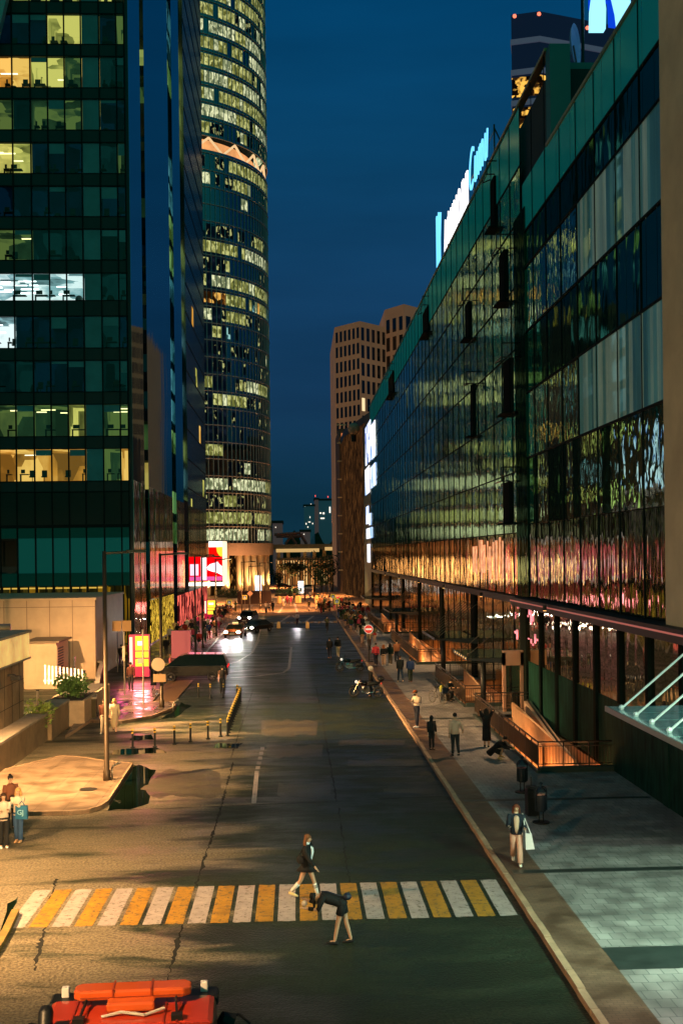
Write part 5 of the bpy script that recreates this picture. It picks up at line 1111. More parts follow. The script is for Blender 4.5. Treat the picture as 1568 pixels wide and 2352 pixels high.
x, y = G(281, 1540, .1); z = Q(281, 1438, y)[1]; t = thing('twin_board_sign', 'two tan boards side by side high on slim poles left of the yellow totem', 'sign', (x, y, 0))
for s in (-1, 1): b = MB(); b.box(min(.03*s, .72*s), max(.03*s, .72*s), 0, .04, z-.4, z+.4); b.build('board', mat('board_tan', (.4, .22, .07), .6), t)
for s in (-.35, .1): b = MB(); b.cyl(s, .08, 0, z, .04, 6); b.build('pole', M_black, t)
for i, (u, v) in enumerate(((252, 1790), (392, 1634))):
    x, y = G(u+6, v, .14); t = thing('bent_hoop', ['small steel hydrant pipe beside the first lamp foot', 'small steel hoop stand beside the second lamp foot'][i], 'hoop', (x, y, .14)); b = MB(); b.bar([(0, 0, 0), (0, 0, .45), (.1, 0, .55), (.25, .1, .6)], .035, 6); b.build('pipe', M_steel, t, smooth=True); b = MB(); b.ball((.25, .1, .62), .07, 6, 4); b.build('cap', M_steel, t)
# yellow plastic barrier posts on the plaza
for i, (u, v) in enumerate(((641, 1383), (682, 1382), (687, 1382), (727, 1381), (706, 1440), (640, 1440))):
    x, y = G(u, v+4); t = thing('traffic_post', ['yellow plastic post alone on the left of the plaza', 'yellow plastic post, left of the pair mid plaza', 'yellow plastic post, right of the pair mid plaza', 'yellow plastic post on the right of the plaza', 'tan hump post right of the far crosswalk rider', 'tan hump post at the near row of blocks'][i], 'post', (x, y, 0), group='yellow posts on the plaza'); b = MB(); b.lathe(0, 0, [(.4, 0), (.38, .8), (.3, 1.3), (.15, 1.4)], 10); b.build('body', mat('post_yellow', (.65, .36, .1), .5, emit=(.5, .22, .05), es=.4), t); b = MB(); b.cyl(0, 0, 0, .1, .5, 10); b.build('base', M_black, t)
    if i > 3: t.scale = (.55, .55, .6)
# far trees
def tree(x, y, h, r, n, label, m=None, seed=1, s=.35):
    t = thing('street_tree', label, 'tree', (x, y, 0), group='dark trees at the end of the street'); b = MB(); b.loft([(0, 0, 0), (.1, 0, h*.3), (0, .1, h*.7)], [.22, .16, .05], 7)
    for k in range(5): a = k*1.3; b.tube((.05, 0, h*.35), (math.cos(a)*r*.6, math.sin(a)*r*.6, h*.65), .08, 5, r2=.03)
    b.build('trunk', M_black, t); foliage((0, 0, h*.68), r, n, m or M_leaf2, t, (0, 0, 0), seed, s, 'crown'); return t
for i, (u, v, Y, h, r) in enumerate(((655, 1345, 300, 8, 2.6), (670, 1345, 305, 7, 2.2), (687, 1345, 305, 7.5, 2.2), (722, 1345, 270, 8, 4.2), (738, 1345, 265, 7.5, 3.6), (763, 1345, 268, 10, 3.8), (748, 1350, 262, 5, 2.6), (640, 1345, 280, 4.5, 2.4))):
    tree(Q(u, v, Y)[0], Y, h, r, 420, ['thin young tree left of the white pillar', 'small tree just left of the white pillar', 'slender tree behind the white pillar', 'broad dark tree right of the white pillar', 'broad dark tree right of centre before the hall', 'tallest dark tree at the right end of the hall', 'low bushy tree under the tallest one', 'low tree at the foot of the round tower'][i], seed=i+2)
for i, (u, w) in enumerate(((545, 1.5), (520, 2), (652, 5), (668, 5))):
    x = Q(u, 1370, 235)[0]; y = 235+i*3; t = thing('hedge', ['low hedge under the red screens', 'low hedge below the round tower front', 'low hedge left of the white pillar', 'low hedge right beside the white pillar'][i], 'hedge', (x, y, 0), group='low hedges'); foliage((0, 0, .7), 2.0, 500, M_leaf2, t, (0, 0, 0), i+20, .22, shape=(1.6, .5, .5)); b = MB(); b.box(-2, 2, -.4, .4, 0, .5); b.build('planter_box', M_black, t)

tree(-11.2, 31.2, 7.2, 2.0, 260, 'assumed leafy street tree left of the crosswalk, out of view', M_leaf, 41, .2)  # unseen tree added between lamp and road to cast leaf shadows
tree(-13.5, 35.5, 7.0, 2.0, 260, 'assumed leafy street tree near the tiled corner, out of view', M_leaf, 42, .2)  # second unseen tree, also added for leaf shadows on the asphalt
# ================================================================ PEOPLE
# a figure 1.72 m tall faces -Y; angles in degrees, swing forward positive
POSES = {
 'stand': dict(),
 'walkA': dict(lean=4, tL=22, kL=6, tR=-20, kR=22, sL=-22, eL=12, sR=24, eR=18),
 'walkB': dict(lean=4, tL=-16, kL=28, tR=18, kR=4, sL=20, eL=20, sR=-20, eR=12),
 'phone': dict(tL=3, tR=-3, sL=10, eL=95, sR=28, eR=95, head=18),
 'stroll': dict(lean=3, tL=15, kL=3, tR=-12, kR=30, sL=14, eL=75, sR=18, eR=80, aR=12),
 'bend': dict(lean=70, tL=14, kL=4, tR=-10, kR=6, sL=22, eL=75, sR=30, eR=80, head=60),
 'sit': dict(lean=30, tL=85, kL=95, tR=78, kR=88, sL=35, eL=60, sR=40, eR=60, head=20),
 'crouch': dict(lean=48, tL=110, kL=135, tR=100, kR=125, sL=40, eL=40, sR=50, eR=30, head=10),
 'ride': dict(lean=16, tL=52, kL=80, tR=30, kR=35, sL=50, eL=25, sR=50, eR=25),
 'bike': dict(lean=30, tL=75, kL=70, tR=35, kR=40, sL=55, eL=20, sR=55, eR=20),
 'armsup': dict(tL=3, tR=-3, sL=150, eL=110, sR=140, eR=120, aL=25, aR=30),
 'crossarm': dict(tL=2, tR=-4, kR=6, sL=18, eL=100, sR=16, eR=95, aL=-6, aR=-6),
 'akimbo': dict(lean=2, tL=8, kL=4, tR=-12, kR=22, sL=-4, eL=15, sR=-14, eR=60, aR=26),
}
def joints(pose):
    p = dict(lean=0, tL=0, kL=0, tR=0, kR=0, sL=2, eL=8, sR=2, eR=8, aL=7, aR=7, head=0); p.update(POSES[pose])
    J = {}; P = Vector((0, 0, 0)); R = Matrix.Rotation(rad(p['lean']), 3, 'X')      # lean forward = towards -Y
    def up(v): return P+R @ Vector(v)
    J['pelvis'] = P; J['waist'] = up((0, .005, .15)); J['chest'] = up((0, 0, .36)); J['neck0'] = up((0, .01, .51))
    hd = Matrix.Rotation(rad(p['lean']*.6+p['head']), 3, 'X')
    J['neck1'] = J['neck0']+hd @ Vector((0, -.01, .07)); J['head'] = J['neck0']+hd @ Vector((0, -.02, .165)); J['crown'] = J['neck0']+hd @ Vector((0, -.015, .27)); J['hr'] = hd
    J['nose'] = J['neck0']+hd @ Vector((0, -.125, .15)); J['R'] = R
    for s, S in ((1, 'L'), (-1, 'R')):
        J['sh'+S] = up((s*.175, .0, .455)); a = rad(p['s'+S]); ab = rad(p['a'+S])*s
        def dv(ang, ab): return Vector((math.sin(ab)*abs(math.cos(ang))+.0, -math.sin(ang)*math.cos(ab), -math.cos(ang)*math.cos(ab)))
        J['el'+S] = J['sh'+S]+dv(a, ab)*.28; b = a+rad(p['e'+S]); J['wr'+S] = J['el'+S]+dv(b, ab*.4-(s*.35 if p['e'+S] > 60 else 0))*.245; J['hd'+S] = J['wr'+S]+(J['wr'+S]-J['el'+S]).normalized()*.09
        J['hip'+S] = Vector((s*.085, 0, -.03)); t = rad(p['t'+S]); d = lambda g_: Vector((0, -math.sin(g_), -math.cos(g_)))
        J['kn'+S] = J['hip'+S]+d(t)*.43; t2 = t-rad(p['k'+S]); J['an'+S] = J['kn'+S]+d(t2)*.405
        f = Vector((0, -math.cos(t2*.35), math.sin(t2*.35)*.8)) if t2 < 0 else Vector((0, -1, .15)); J['ft'+S] = f.normalized()
    lo = min(min(J['anL'].z, J['anR'].z), 1)-.075
    for k in J:
        if isinstance(J[k], Vector) and k[:2] != 'ft': J[k] = J[k]-Vector((0, 0, lo))
    return J
BC = {}
def body_mesh(pose, near):
    key = ('body', pose, near)
    if key in BC: return BC[key]
    J = joints(pose); V = []; E = []; Rr = []
    def v(p, r, par=None):
        V.append(tuple(p)); Rr.append(r if isinstance(r, tuple) else (r, r))
        if par is not None: E.append((par, len(V)-1))
        return len(V)-1
    pe = v(J['pelvis'], (.12, .1)); wa = v(J['waist'], (.1, .085), pe); ch = v(J['chest'], (.125, .1), wa); n0 = v(J['neck0'], .05, ch); n1 = v(J['neck1'], .047, n0)
    hj = v(J['head']-J['hr'] @ Vector((0, .0, .03)), (.066, .08), n1); h2 = v(J['head']+J['hr'] @ Vector((0, .012, .03)), (.074, .09), hj); v(J['crown']-J['hr'] @ Vector((0, 0, .035)), .05, h2)
    if near: v(J['nose'], .012, hj)
    for S in 'LR':
        sh = v(J['sh'+S], .055, ch); el = v(J['el'+S], .038, sh); wr = v(J['wr'+S], .026, el)
        d = (J['hd'+S]-J['wr'+S]).normalized(); pm_ = v(J['wr'+S]+d*.06, (.034, .022), wr)
        if near:
            side = d.cross(Vector((0, 1, 0.2))); side = side.normalized() if side.length > .1 else Vector((1, 0, 0)); cu = Vector((0, -.25, -.12))
            for i, ln_ in enumerate((.065, .075, .07, .055)):
                o = side*(-.024+.016*i); q = v(J['wr'+S]+d*.095+o, .0095, pm_); v(J['wr'+S]+d*(.095+ln_)+o*1.2+cu*.06, .007, q)
            q = v(J['wr'+S]+d*.04-side*.035, .011, pm_); v(J['wr'+S]+d*.085-side*.055+cu*.05, .008, q)
        else: v(J['hd'+S]+d*.05, (.02, .014), pm_)
        hp = v(J['hip'+S], .085, pe); kn = v(J['kn'+S], .055, hp); ca = v(J['kn'+S].lerp(J['an'+S], .3), .052, kn); an = v(J['an'+S], .034, ca); v(J['an'+S]+J['ft'+S]*.12-Vector((0, 0, .03)), .028, an)
    me = D.meshes.new('body'); me.from_pydata(V, E, []); ob = D.objects.new('tmp', me); COL.objects.link(ob)
    m = ob.modifiers.new('s', 'SKIN'); 
    for i, sv_ in enumerate(me.skin_vertices[0].data): sv_.radius = Rr[i]; sv_.use_root = (i == 0)
    m.use_smooth_shade = True; sb = ob.modifiers.new('u', 'SUBSURF'); sb.levels = 2 if near else 1; sb.render_levels = sb.levels
    dg = bpy.context.evaluated_depsgraph_get(); out = D.meshes.new_from_object(ob.evaluated_get(dg)); D.objects.remove(ob); out.name = 'body'
    out.materials.clear(); out.materials.append(mat('skin', (.55, .32, .2), .55)); BC[key] = (out, J); return BC[key]
def garment(kind, pose, n=10):
    key = (kind, pose)
    if key in BC: return BC[key]
    J = joints(pose); b = MB(); up = J['R'] @ Vector((0, 1, 0))
    def tor(z0, z1, fat=1.0, extra=None):
        a = J['pelvis']; c = J['chest']; nk = J['neck0']; ax = J['R'] @ Vector((0, 0, 1))
        pts = [a+ax*z for z in z0]; b.loft(pts, z1, n, up=up)
    if kind in ('tee', 'shirt', 'jacket', 'coat', 'hoodie'):
        f = {'tee': 1.0, 'shirt': 1.06, 'jacket': 1.16, 'coat': 1.2, 'hoodie': 1.14}[kind]; lo = {'tee': -.04, 'shirt': -.08, 'jacket': -.06, 'coat': -.32, 'hoodie': -.06}[kind]
        tor([lo, lo+.01, .15, .32, .43, .49, .53], [(.1*f, .08*f), (.155*f, .12*f), (.14*f, .108*f), (.17*f, .125*f), (.185*f, .11*f), (.12*f, .08*f), (.058, .055)])
        for S in 'LR':
            s = J['sh'+S]; e = J['el'+S]; w = J['wr'+S]; cin = s.lerp(J['chest'], .35)
            if kind == 'tee': b.loft([cin, s, s.lerp(e, .75), s.lerp(e, .78)], [.07, .07, .062, .04], 8)
            else: b.loft([cin, s, s.lerp(e, .5), e, e.lerp(w, .5), e.lerp(w, .93), e.lerp(w, .95)], [.07*f, .07*f, .06*f, .052*f, .046*f, .042*f, .02], 8)
        if kind == 'hoodie': b.loft([J['neck0']-Vector((0, 0, .02)), J['neck1'], J['head'], J['crown'], J['crown']+Vector((0, 0, .015))], [.09, .085, (.1, .118), (.06, .07), .01], 10, up=J['hr'] @ Vector((0, 1, 0)))
    elif kind in ('trousers', 'shorts', 'wide'):
        P = J['pelvis']; ax = J['R'] @ Vector((0, 0, 1)); ax = (ax+Vector((0, 0, 1))).normalized()
        b.loft([P+ax*.12, P+ax*.1, P-Vector((0, 0, .02)), P-Vector((0, 0, .11))], [(.1, .08), (.14, .11), (.165, .13), (.1, .09)], n)
        k = 1.25 if kind == 'wide' else 1
        for S in 'LR':
            h, q, a = J['hip'+S], J['kn'+S], J['an'+S]
            if kind == 'shorts': b.loft([h+Vector((0, 0, .03)), h, h.lerp(q, .5), h.lerp(q, .52)], [.07, .098, .092, .05], 8)
            else: b.loft([h+Vector((0, 0, .03)), h, h.lerp(q, .5), q, q.lerp(a, .35), q.lerp(a, .93), q.lerp(a, .95)], [.07, .096, .085*k**.5, .066*k, .064*k, .05*k*k, .03], 8)
    elif kind in ('skirt', 'dress'):
        P = J['pelvis']; m = J['knL'].lerp(J['knR'], .5); L_ = .4 if kind == 'skirt' else 1.0
        e = P.lerp(m, L_*.95) if kind == 'skirt' else m.lerp(J['anL'].lerp(J['anR'], .5), .45)
        sp_ = abs(J['knL'].y-J['knR'].y)*.4
        b.loft([P+J['R'] @ Vector((0, 0, .14)), P, P.lerp(e, .5), e, e+Vector((0, 0, .01))], [(.12, .09), (.165, .13), (.185, .15+sp_*.5), (.2, .165+sp_), (.1, .1)], 12)
    elif kind in ('shoesL', 'shoesR'):
        for S in kind[-1]:
            a = J['an'+S]; f = J['ft'+S]; dn = Vector((0, f.z, -1)).normalized()
            for ko in (0,): b.loft([a-f*.07+dn*.035, a-f*.05+dn*.03, a+f*.03+dn*.03, a+f*.12+dn*.045, a+f*.185+dn*.052, a+f*.2+dn*.055], [(.02, .02), (.038, .042), (.043, .048), (.046, .03), (.036, .022), (.01, .008)], 8, up=dn)
    elif kind in ('socksL', 'socksR'):
        for S in kind[-1]:
            q, a = J['kn'+S], J['an'+S]; b.loft([q.lerp(a, .18), q.lerp(a, .2), q.lerp(a, .4), q.lerp(a, .95)], [.04, .06, .058, .042], 8)
    elif kind.startswith('hair'):
        h, c, hr = J['head'], J['crown'], J['hr']; bk = hr @ Vector((0, 1, 0)); dn = hr @ Vector((0, 0, -1))
        b.loft([c+bk*.0+hr @ Vector((0, 0, .012)), c+hr @ Vector((0, 0, -.01)), h+hr @ Vector((0, .012, .055)), h+hr @ Vector((0, .03, .0)), h+hr @ Vector((0, .045, -.05))], [.012, (.055, .06), (.088, .1), (.083, .078), (.05, .04)], 10, up=bk)
        if kind in ('hair_long', 'hair_hang'):
            down = Vector((0, 0, -1)) if kind == 'hair_hang' else (dn+Vector((0, 0, -1))).normalized(); rnd = random.Random(4)
            for i in range(11):
                a = PI*(i/10); o = hr @ Vector((math.cos(a)*.078, .03+math.sin(a)*.055, 0)); L_ = rnd.uniform(.2, .3) if kind == 'hair_long' else rnd.uniform(.26, .36)
                p = h+o; b.loft([p+hr @ Vector((0, 0, .05)), p, p+down*L_*.5+o*.25, p+down*L_+o*.15], [.02, .027, .026, .006], 6)
        if kind == 'hair_bun': b.ball(c+bk*.07, .045, 8, 5)
    elif kind == 'cap':
        h, c, hr = J['head'], J['crown'], J['hr']; b.loft([c+hr @ Vector((0, 0, .02)), c, h+hr @ Vector((0, 0, .055)), h+hr @ Vector((0, 0, .04))], [.02, (.06, .07), (.09, .105), (.08, .09)], 10, up=hr @ Vector((0, 1, 0)))
        p = h+hr @ Vector((0, -.11, .05)); b.loft([p+hr @ Vector((0, .04, .0)), p+hr @ Vector((0, -.07, -.01))], [(.07, .01), (.05, .006)], 8, up=(0, 0, 1))
    elif kind == 'helmet':
        h = J['head']+J['hr'] @ Vector((0, .0, .03)); b.ball(h, .145, 14, 9, sc=(.92, 1.05, 1.05))
    elif kind == 'visor':
        h = J['head']+J['hr'] @ Vector((0, -.115, .03)); b.ball(h, .075, 10, 6, sc=(1.05, .6, .55))
    elif kind == 'beard': b.ball(J['head']+J['hr'] @ Vector((0, -.06, -.075)), .055, 8, 6)
    elif kind == 'backpack':
        P = J['chest']+J['R'] @ Vector((0, .19, -.02)); b.loft([P+J['R'] @ Vector((0, 0, -.22)), P+J['R'] @ Vector((0, 0, -.2)), P, P+J['R'] @ Vector((0, 0, .17)), P+J['R'] @ Vector((0, 0, .2))], [(.08, .05), (.14, .09), (.15, .1), (.12, .08), (.05, .03)], 8, up=up)
    elif kind == 'eyes':
        for s in (-1, 1): b.ball(J['head']+J['hr'] @ Vector((s*.028, -.083, .005)), .009, 6, 4)
    elif kind == 'collar': b.loft([J['neck0']-Vector((0, 0, .04)), J['neck0'], J['neck1']+Vector((0, 0, .01))], [.08, .062, .056], 10); b.loft([J['pelvis']+J['R'] @ Vector((0, -.12, -.04)), J['waist']+J['R'] @ Vector((0, -.125, .0)), J['chest']+J['R'] @ Vector((0, -.145, -.02)), J['chest']+J['R'] @ Vector((0, -.135, .07)), J['neck0']+J['R'] @ Vector((0, -.06, -.02))], [(.03, .01), (.06, .02), (.075, .025), (.07, .025), (.045, .02)], 8, up=(0, 1, 0))
    elif kind == 'bands':
        for S in 'L':
            q, a = J['kn'+S], J['an'+S]
            for t in (.3, .37, .44): b.loft([q.lerp(a, t), q.lerp(a, t+.035)], [.0625, .0615], 8)
    me = b.mesh(kind, [mat('cloth_default', (.2, .2, .2), .8)], True); BC[key] = me; return me
def cloth(c, rough=.85):
    k = 'cloth_%02x%02x%02x' % tuple(c) if max(c) > 1 else 'cloth_%.2f_%.2f_%.2f' % c
    return mat(k, lin(c) if max(c) > 1 else c, rough)
PN = {'tee': 'shirt', 'shirt': 'shirt', 'jacket': 'jacket', 'coat': 'coat', 'hoodie': 'hoodie', 'trousers': 'trousers', 'shorts': 'shorts', 'wide': 'trousers', 'skirt': 'skirt', 'dress': 'dress', 'shoes': 'shoes', 'socks': 'socks', 'hair': 'hair', 'hair_long': 'hair', 'hair_hang': 'hair', 'hair_bun': 'hair', 'cap': 'cap', 'helmet': 'helmet', 'visor': 'visor', 'beard': 'beard', 'backpack': 'backpack', 'eyes': 'eyes', 'collar': 'collar', 'bands': 'sock_stripes'}
def person(xy, rz, h, pose, label, wear, near=False, z=0, group=None, skin=None):
    me, J = body_mesh(pose, near)
    t = thing('person', label, 'person', (xy[0], xy[1], z), rad(rz), group); s = h/1.72; t.scale = (s, s, s)
    def put(mesh, nm, m):
        o = D.objects.new(nm, mesh); COL.objects.link(o); o.parent = t
        if m: o.material_slots[0].link = 'OBJECT'; o.material_slots[0].material = m
        return o
    put(me, 'body', mat('skin_b', (.62, .4, .27), .55) if skin else None)
    for k, c in wear:
        if k in ('shoes', 'socks'):
            for S in 'LR': put(garment(k+S, pose), k[:-1], cloth(c))
        else: put(garment(k, pose), PN[k], cloth(c))
    return t, J
BLK = (14, 16, 18); NAVY = (18, 26, 44); WHT_ = (215, 205, 195); TAN = (170, 135, 105); DK = (30, 30, 28); BR = (60, 35, 20); GNG = (125, 78, 45); JEAN = (40, 70, 105)
PV = .12
p1, J = person(G(705, 2064), 68, 1.68, 'walkA', 'woman in black blazer, skirt and knee socks walking on the crosswalk', [('jacket', BLK), ('collar', (235, 235, 240)), ('skirt', BLK), ('socks', (235, 230, 220)), ('bands', BLK), ('shoes', (205, 185, 130)), ('hair_long', GNG), ('eyes', BLK)], near=True)
def hand_item(t, J, S, build):
    b = MB(); build(b, J['hd'+S]); return b
b = MB(); q = J['waist']+Vector((-.17, .1, .0)); b.ball((q.x, q.y, q.z), .13, 8, 6, sc=(.5, 1, .9)); b.bar([(q.x, q.y+.05, q.z+.1), tuple(J['shR']+Vector((0, .02, .07))), (q.x, q.y-.08, q.z+.1)], .012)
bag = b.build('handbag', cloth(BLK, .4), p1)
p2, J = person(G(787, 2168), -98, 1.7, 'bend', 'woman bending low by the crosswalk, long dark hair hanging, bag on her back', [('shirt', BLK), ('shorts', BLK), ('shoes', BLK), ('hair_hang', (22, 18, 14)), ('eyes', BLK)], near=True)
b = MB(); q = J['pelvis']+Vector((.0, .06, .14)); b.ball(tuple(q+Vector((0, .06, .02))), .12, 8, 6, sc=(.9, .8, .7)); b.bar([tuple(q), tuple(J['chest']+Vector((.05, 0, .15))), tuple(J['neck0']+Vector((0, 0, .07)))], .014); b.build('shoulder_bag', cloth((40, 50, 70), .5), p2)
b = MB(); q = (J['hdL']+J['hdR'])/2; b.ball(tuple(q), .07, 8, 6); b.build('wrap', cloth((225, 205, 180)), p2)
p3, J = person(G(1186, 1986, PV), -8, 1.7, 'stroll', 'red haired woman in tan trousers and dark jacket with a white tote bag', [('jacket', (24, 36, 48)), ('collar', (215, 180, 150)), ('wide', (215, 165, 140)), ('shoes', (235, 228, 215)), ('hair_long', (105, 52, 28)), ('eyes', BLK)], near=True, z=PV)
b = MB(); q = J['wrL']+Vector((.07, .02, 0)); b.ext([(q.x-.05, q.y, q.z-.16), (q.x+.12, q.y, q.z-.16), (q.x+.2, q.y, q.z-.58), (q.x-.04, q.y, q.z-.6)], (0, .08, 0)); b.bar([(q.x-.03, q.y+.04, q.z-.17), tuple(J['shL']+Vector((.0, 0, .07))), (q.x+.1, q.y+.04, q.z-.17)], .014); b.build('tote_bag', cloth((235, 230, 225)), p3)
b = MB(); q = J['hdR']; b.box(q.x-.035, q.x+.035, q.y-.08, q.y+.02, q.z-.0, q.z+.012); b.build('phone', cloth(BLK, .2), p3)
# three girls at the left edge
g1, J = person(G(10, 1948), 20, 1.66, 'crossarm', 'girl in white blouse and black trousers with crossed arms at the left edge', [('shirt', (200, 180, 160)), ('wide', BLK), ('shoes', (200, 200, 200)), ('hair_long', (60, 38, 22)), ('eyes', BLK)], near=True)
g2, J = person(G(43, 1935), -10, 1.68, 'crossarm', 'girl in white shirt and flared blue jeans holding a blue bag at the left edge', [('shirt', (210, 190, 165)), ('wide', JEAN), ('shoes', (190, 150, 110)), ('hair_long', (190, 150, 90)), ('eyes', BLK)], near=True)
b = MB(); x, y, zz0 = J['hdL'].x+.1, -.2, J['hdL'].z-.5; b.box(x-.19, x+.19, y, y+.1, zz0, zz0+.42); b.bar([(x-.1, y+.05, zz0+.42), (x, y+.05, zz0+.56), (x+.1, y+.05, zz0+.42)], .012); bg = b.build('shopping_bag', cloth((25, 95, 130), .5), g2)
tx = text('bag_lettering', 'GJ', cloth((150, 200, 215), .5), bg, (x-.13, y-.006, zz0+.14), .22, .003)
g3, J = person(G(26, 1905), 30, 1.74, 'stand', 'girl with dark hair in a bun standing behind her two friends', [('shirt', (120, 70, 45)), ('trousers', DK), ('shoes', DK), ('hair_bun', (30, 20, 14)), ('eyes', BLK)], near=True)
# couple by the first lamp
c1, J = person(G(264, 1682), 5, 1.74, 'walkA', 'person in long pale dress walking beside the first lamp post', [('shirt', (225, 200, 160)), ('dress', (205, 180, 140)), ('shoes', (60, 40, 30)), ('hair_long', (200, 150, 80)), ('eyes', BLK)], near=True)
c2, J = person(G(240, 1684), -6, 1.72, 'walkB', 'person in brown top and pale trousers half hidden by the first lamp post', [('shirt', (110, 60, 40)), ('trousers', (215, 190, 160)), ('shoes', (230, 225, 215)), ('hair', BR)], near=True)
# right pavement
m1, J = person(G(957, 1671, PV), -62, 1.86, 'phone', 'bearded man in orange cap and white shirt near the kerb', [('tee', (225, 200, 170)), ('trousers', NAVY), ('shoes', (235, 235, 235)), ('hair', DK), ('cap', (160, 80, 30)), ('beard', (25, 20, 16)), ('eyes', BLK)], near=True, z=PV)
b = MB(); q = (J['hdL']+J['hdR'])/2; b.box(q.x-.03, q.x+.03, q.y-.1, q.y-.02, q.z, q.z+.015); b.build('phone', cloth(BLK, .2), m1); b = MB(); P_ = J['chest']; b.bar([tuple(J['shL']+Vector((-.03, -.05, .07))), tuple(J['shL']+Vector((-.03, .13, .0))), (J['shL'].x-.03, .13, J['waist'].z)], .016); b.build('strap', cloth(BLK), m1)
k1, J = person(G(991, 1722, PV), 20, 1.5, 'stand', 'child in black hooded top and black trousers standing near the kerb', [('hoodie', BLK), ('trousers', BLK), ('shoes', BLK)], near=True, z=PV)
m2, J = person(G(1045, 1737, PV), 182, 1.84, 'akimbo', 'man in pale pink bomber jacket walking away, one hand on his hip', [('jacket', (205, 165, 140)), ('trousers', (20, 24, 24)), ('shoes', BLK), ('hair', (18, 14, 12))], near=True, z=PV)
w2, J = person(G(1117, 1716, PV), 170, 1.72, 'armsup', 'person in long black robe with raised arms beside the stair railing', [('coat', BLK), ('dress', BLK), ('shoes', BLK), ('hair_long', (28, 20, 14))], near=True, z=PV)
w3, J = person(G(1134, 1742, PV), 60, 1.7, 'crouch', 'person crouching in wide black clothes with yellow gloves by the stair railing', [('coat', BLK), ('dress', BLK), ('shoes', (205, 175, 110)), ('hair', DK)], near=True, z=PV)
b = MB(); q = J['hdL']; b.loft([tuple(J['elL']), tuple(q)], [.05, .04], 8); b.build('yellow_glove', cloth((170, 170, 60)), w3)
b = MB(); b.ball((J['chest'].x, J['chest'].y+.1, J['chest'].z), .2, 10, 6, sc=(.5, .3, 1)); b.build('white_panel', cloth((200, 195, 180)), w3)
# strolling group further up
ped = [
 (757, 1512, 180, 1.78, 'walkA', 'man in dark jacket walking up the road, left of a pair', [('jacket', BLK), ('trousers', NAVY), ('shoes', (190, 120, 80)), ('hair', DK)], 0),
 (776, 1509, 178, 1.78, 'walkB', 'man in black sweater and pale trousers walking up the road, right of a pair', [('jacket', BLK), ('trousers', (215, 190, 150)), ('shoes', WHT_), ('hair', DK)], 0),
 (863, 1530, 180, 1.82, 'walkB', 'man in bright pink shirt and dark trousers walking away', [('shirt', (205, 60, 70)), ('trousers', NAVY), ('shoes', (180, 170, 160)), ('hair', DK)], PV),
 (881, 1530, 180, 1.7, 'walkA', 'blonde woman in black top and pale trousers beside the pink shirt man', [('shirt', BLK), ('wide', (190, 155, 130)), ('shoes', WHT_), ('hair_long', (160, 95, 50))], PV),
 (896, 1528, 182, 1.72, 'walkB', 'woman in dark green jacket with a light shoulder bag walking away', [('jacket', (20, 45, 35)), ('wide', (120, 105, 85)), ('shoes', WHT_), ('hair_long', (35, 22, 15))], PV),
 (911, 1522, 178, 1.84, 'walkA', 'man in tan jacket walking beside the stair railing', [('jacket', (150, 95, 60)), ('trousers', NAVY), ('shoes', DK), ('hair', DK)], PV),
 (919, 1567, 180, 1.84, 'walkA', 'man in long dark jacket and jeans walking behind the group', [('jacket', (14, 24, 24)), ('trousers', (20, 45, 65)), ('shoes', (200, 170, 140)), ('hair', (50, 30, 20))], PV),
 (942, 1568, 180, 1.74, 'walkB', 'person in blue hoodie and green trousers walking by the railing', [('jacket', (20, 50, 95)), ('trousers', (45, 55, 35)), ('shoes', (120, 80, 50)), ('hair', BR)], PV),
 (511, 1594, 180, 1.84, 'walkA', 'man with a backpack walking away past the far bollards', [('tee', (90, 60, 40)), ('trousers', (22, 26, 30)), ('shoes', DK), ('hair', DK), ('backpack', (25, 22, 22))], 0),
 (301, 1586, 180, 1.82, 'stand', 'man in dark brown top standing on the pink lit pavement below the yellow totem', [('shirt', (90, 45, 30)), ('trousers', (25, 20, 24)), ('shoes', DK), ('hair', BR)], .14),
 (353, 1584, 0, 1.66, 'armsup', 'woman in black dress standing right of the yellow totem', [('tee', BLK), ('dress', BLK), ('shoes', DK), ('hair', BR)], .14),
 (279, 1532, 180, 1.8, 'walkB', 'man in black and purple trousers left of the yellow totem', [('jacket', BLK), ('trousers', (70, 30, 80)), ('shoes', DK), ('hair', DK)], .1),
 (298, 1522, 0, 1.7, 'stand', 'person in pink lit jacket close left of the yellow totem', [('jacket', (150, 30, 60)), ('trousers', (60, 20, 40)), ('shoes', DK), ('hair', DK)], .1),
 (382, 1508, 180, 1.75, 'walkA', 'person in dark clothes pushing a cart near the string lights', [('jacket', BLK), ('trousers', BLK), ('shoes', DK), ('hair', DK)], .1),
 (398, 1500, 180, 1.72, 'stand', 'person in dark green coat near the string lights', [('coat', (20, 40, 35)), ('trousers', BLK), ('shoes', DK), ('hair', DK)], .1),
 (392, 1553, 90, 1.6, 'stand', 'pink lit figure standing behind the dark van', [('shirt', (210, 110, 110)), ('trousers', (150, 60, 70)), ('shoes', DK), ('hair', GNG)], .0),
]
for (u, v, rz, h, po, lab, wear, z) in ped: person(G(u, v, z), rz+random.uniform(-6, 6), h, po, lab, wear, z=z)
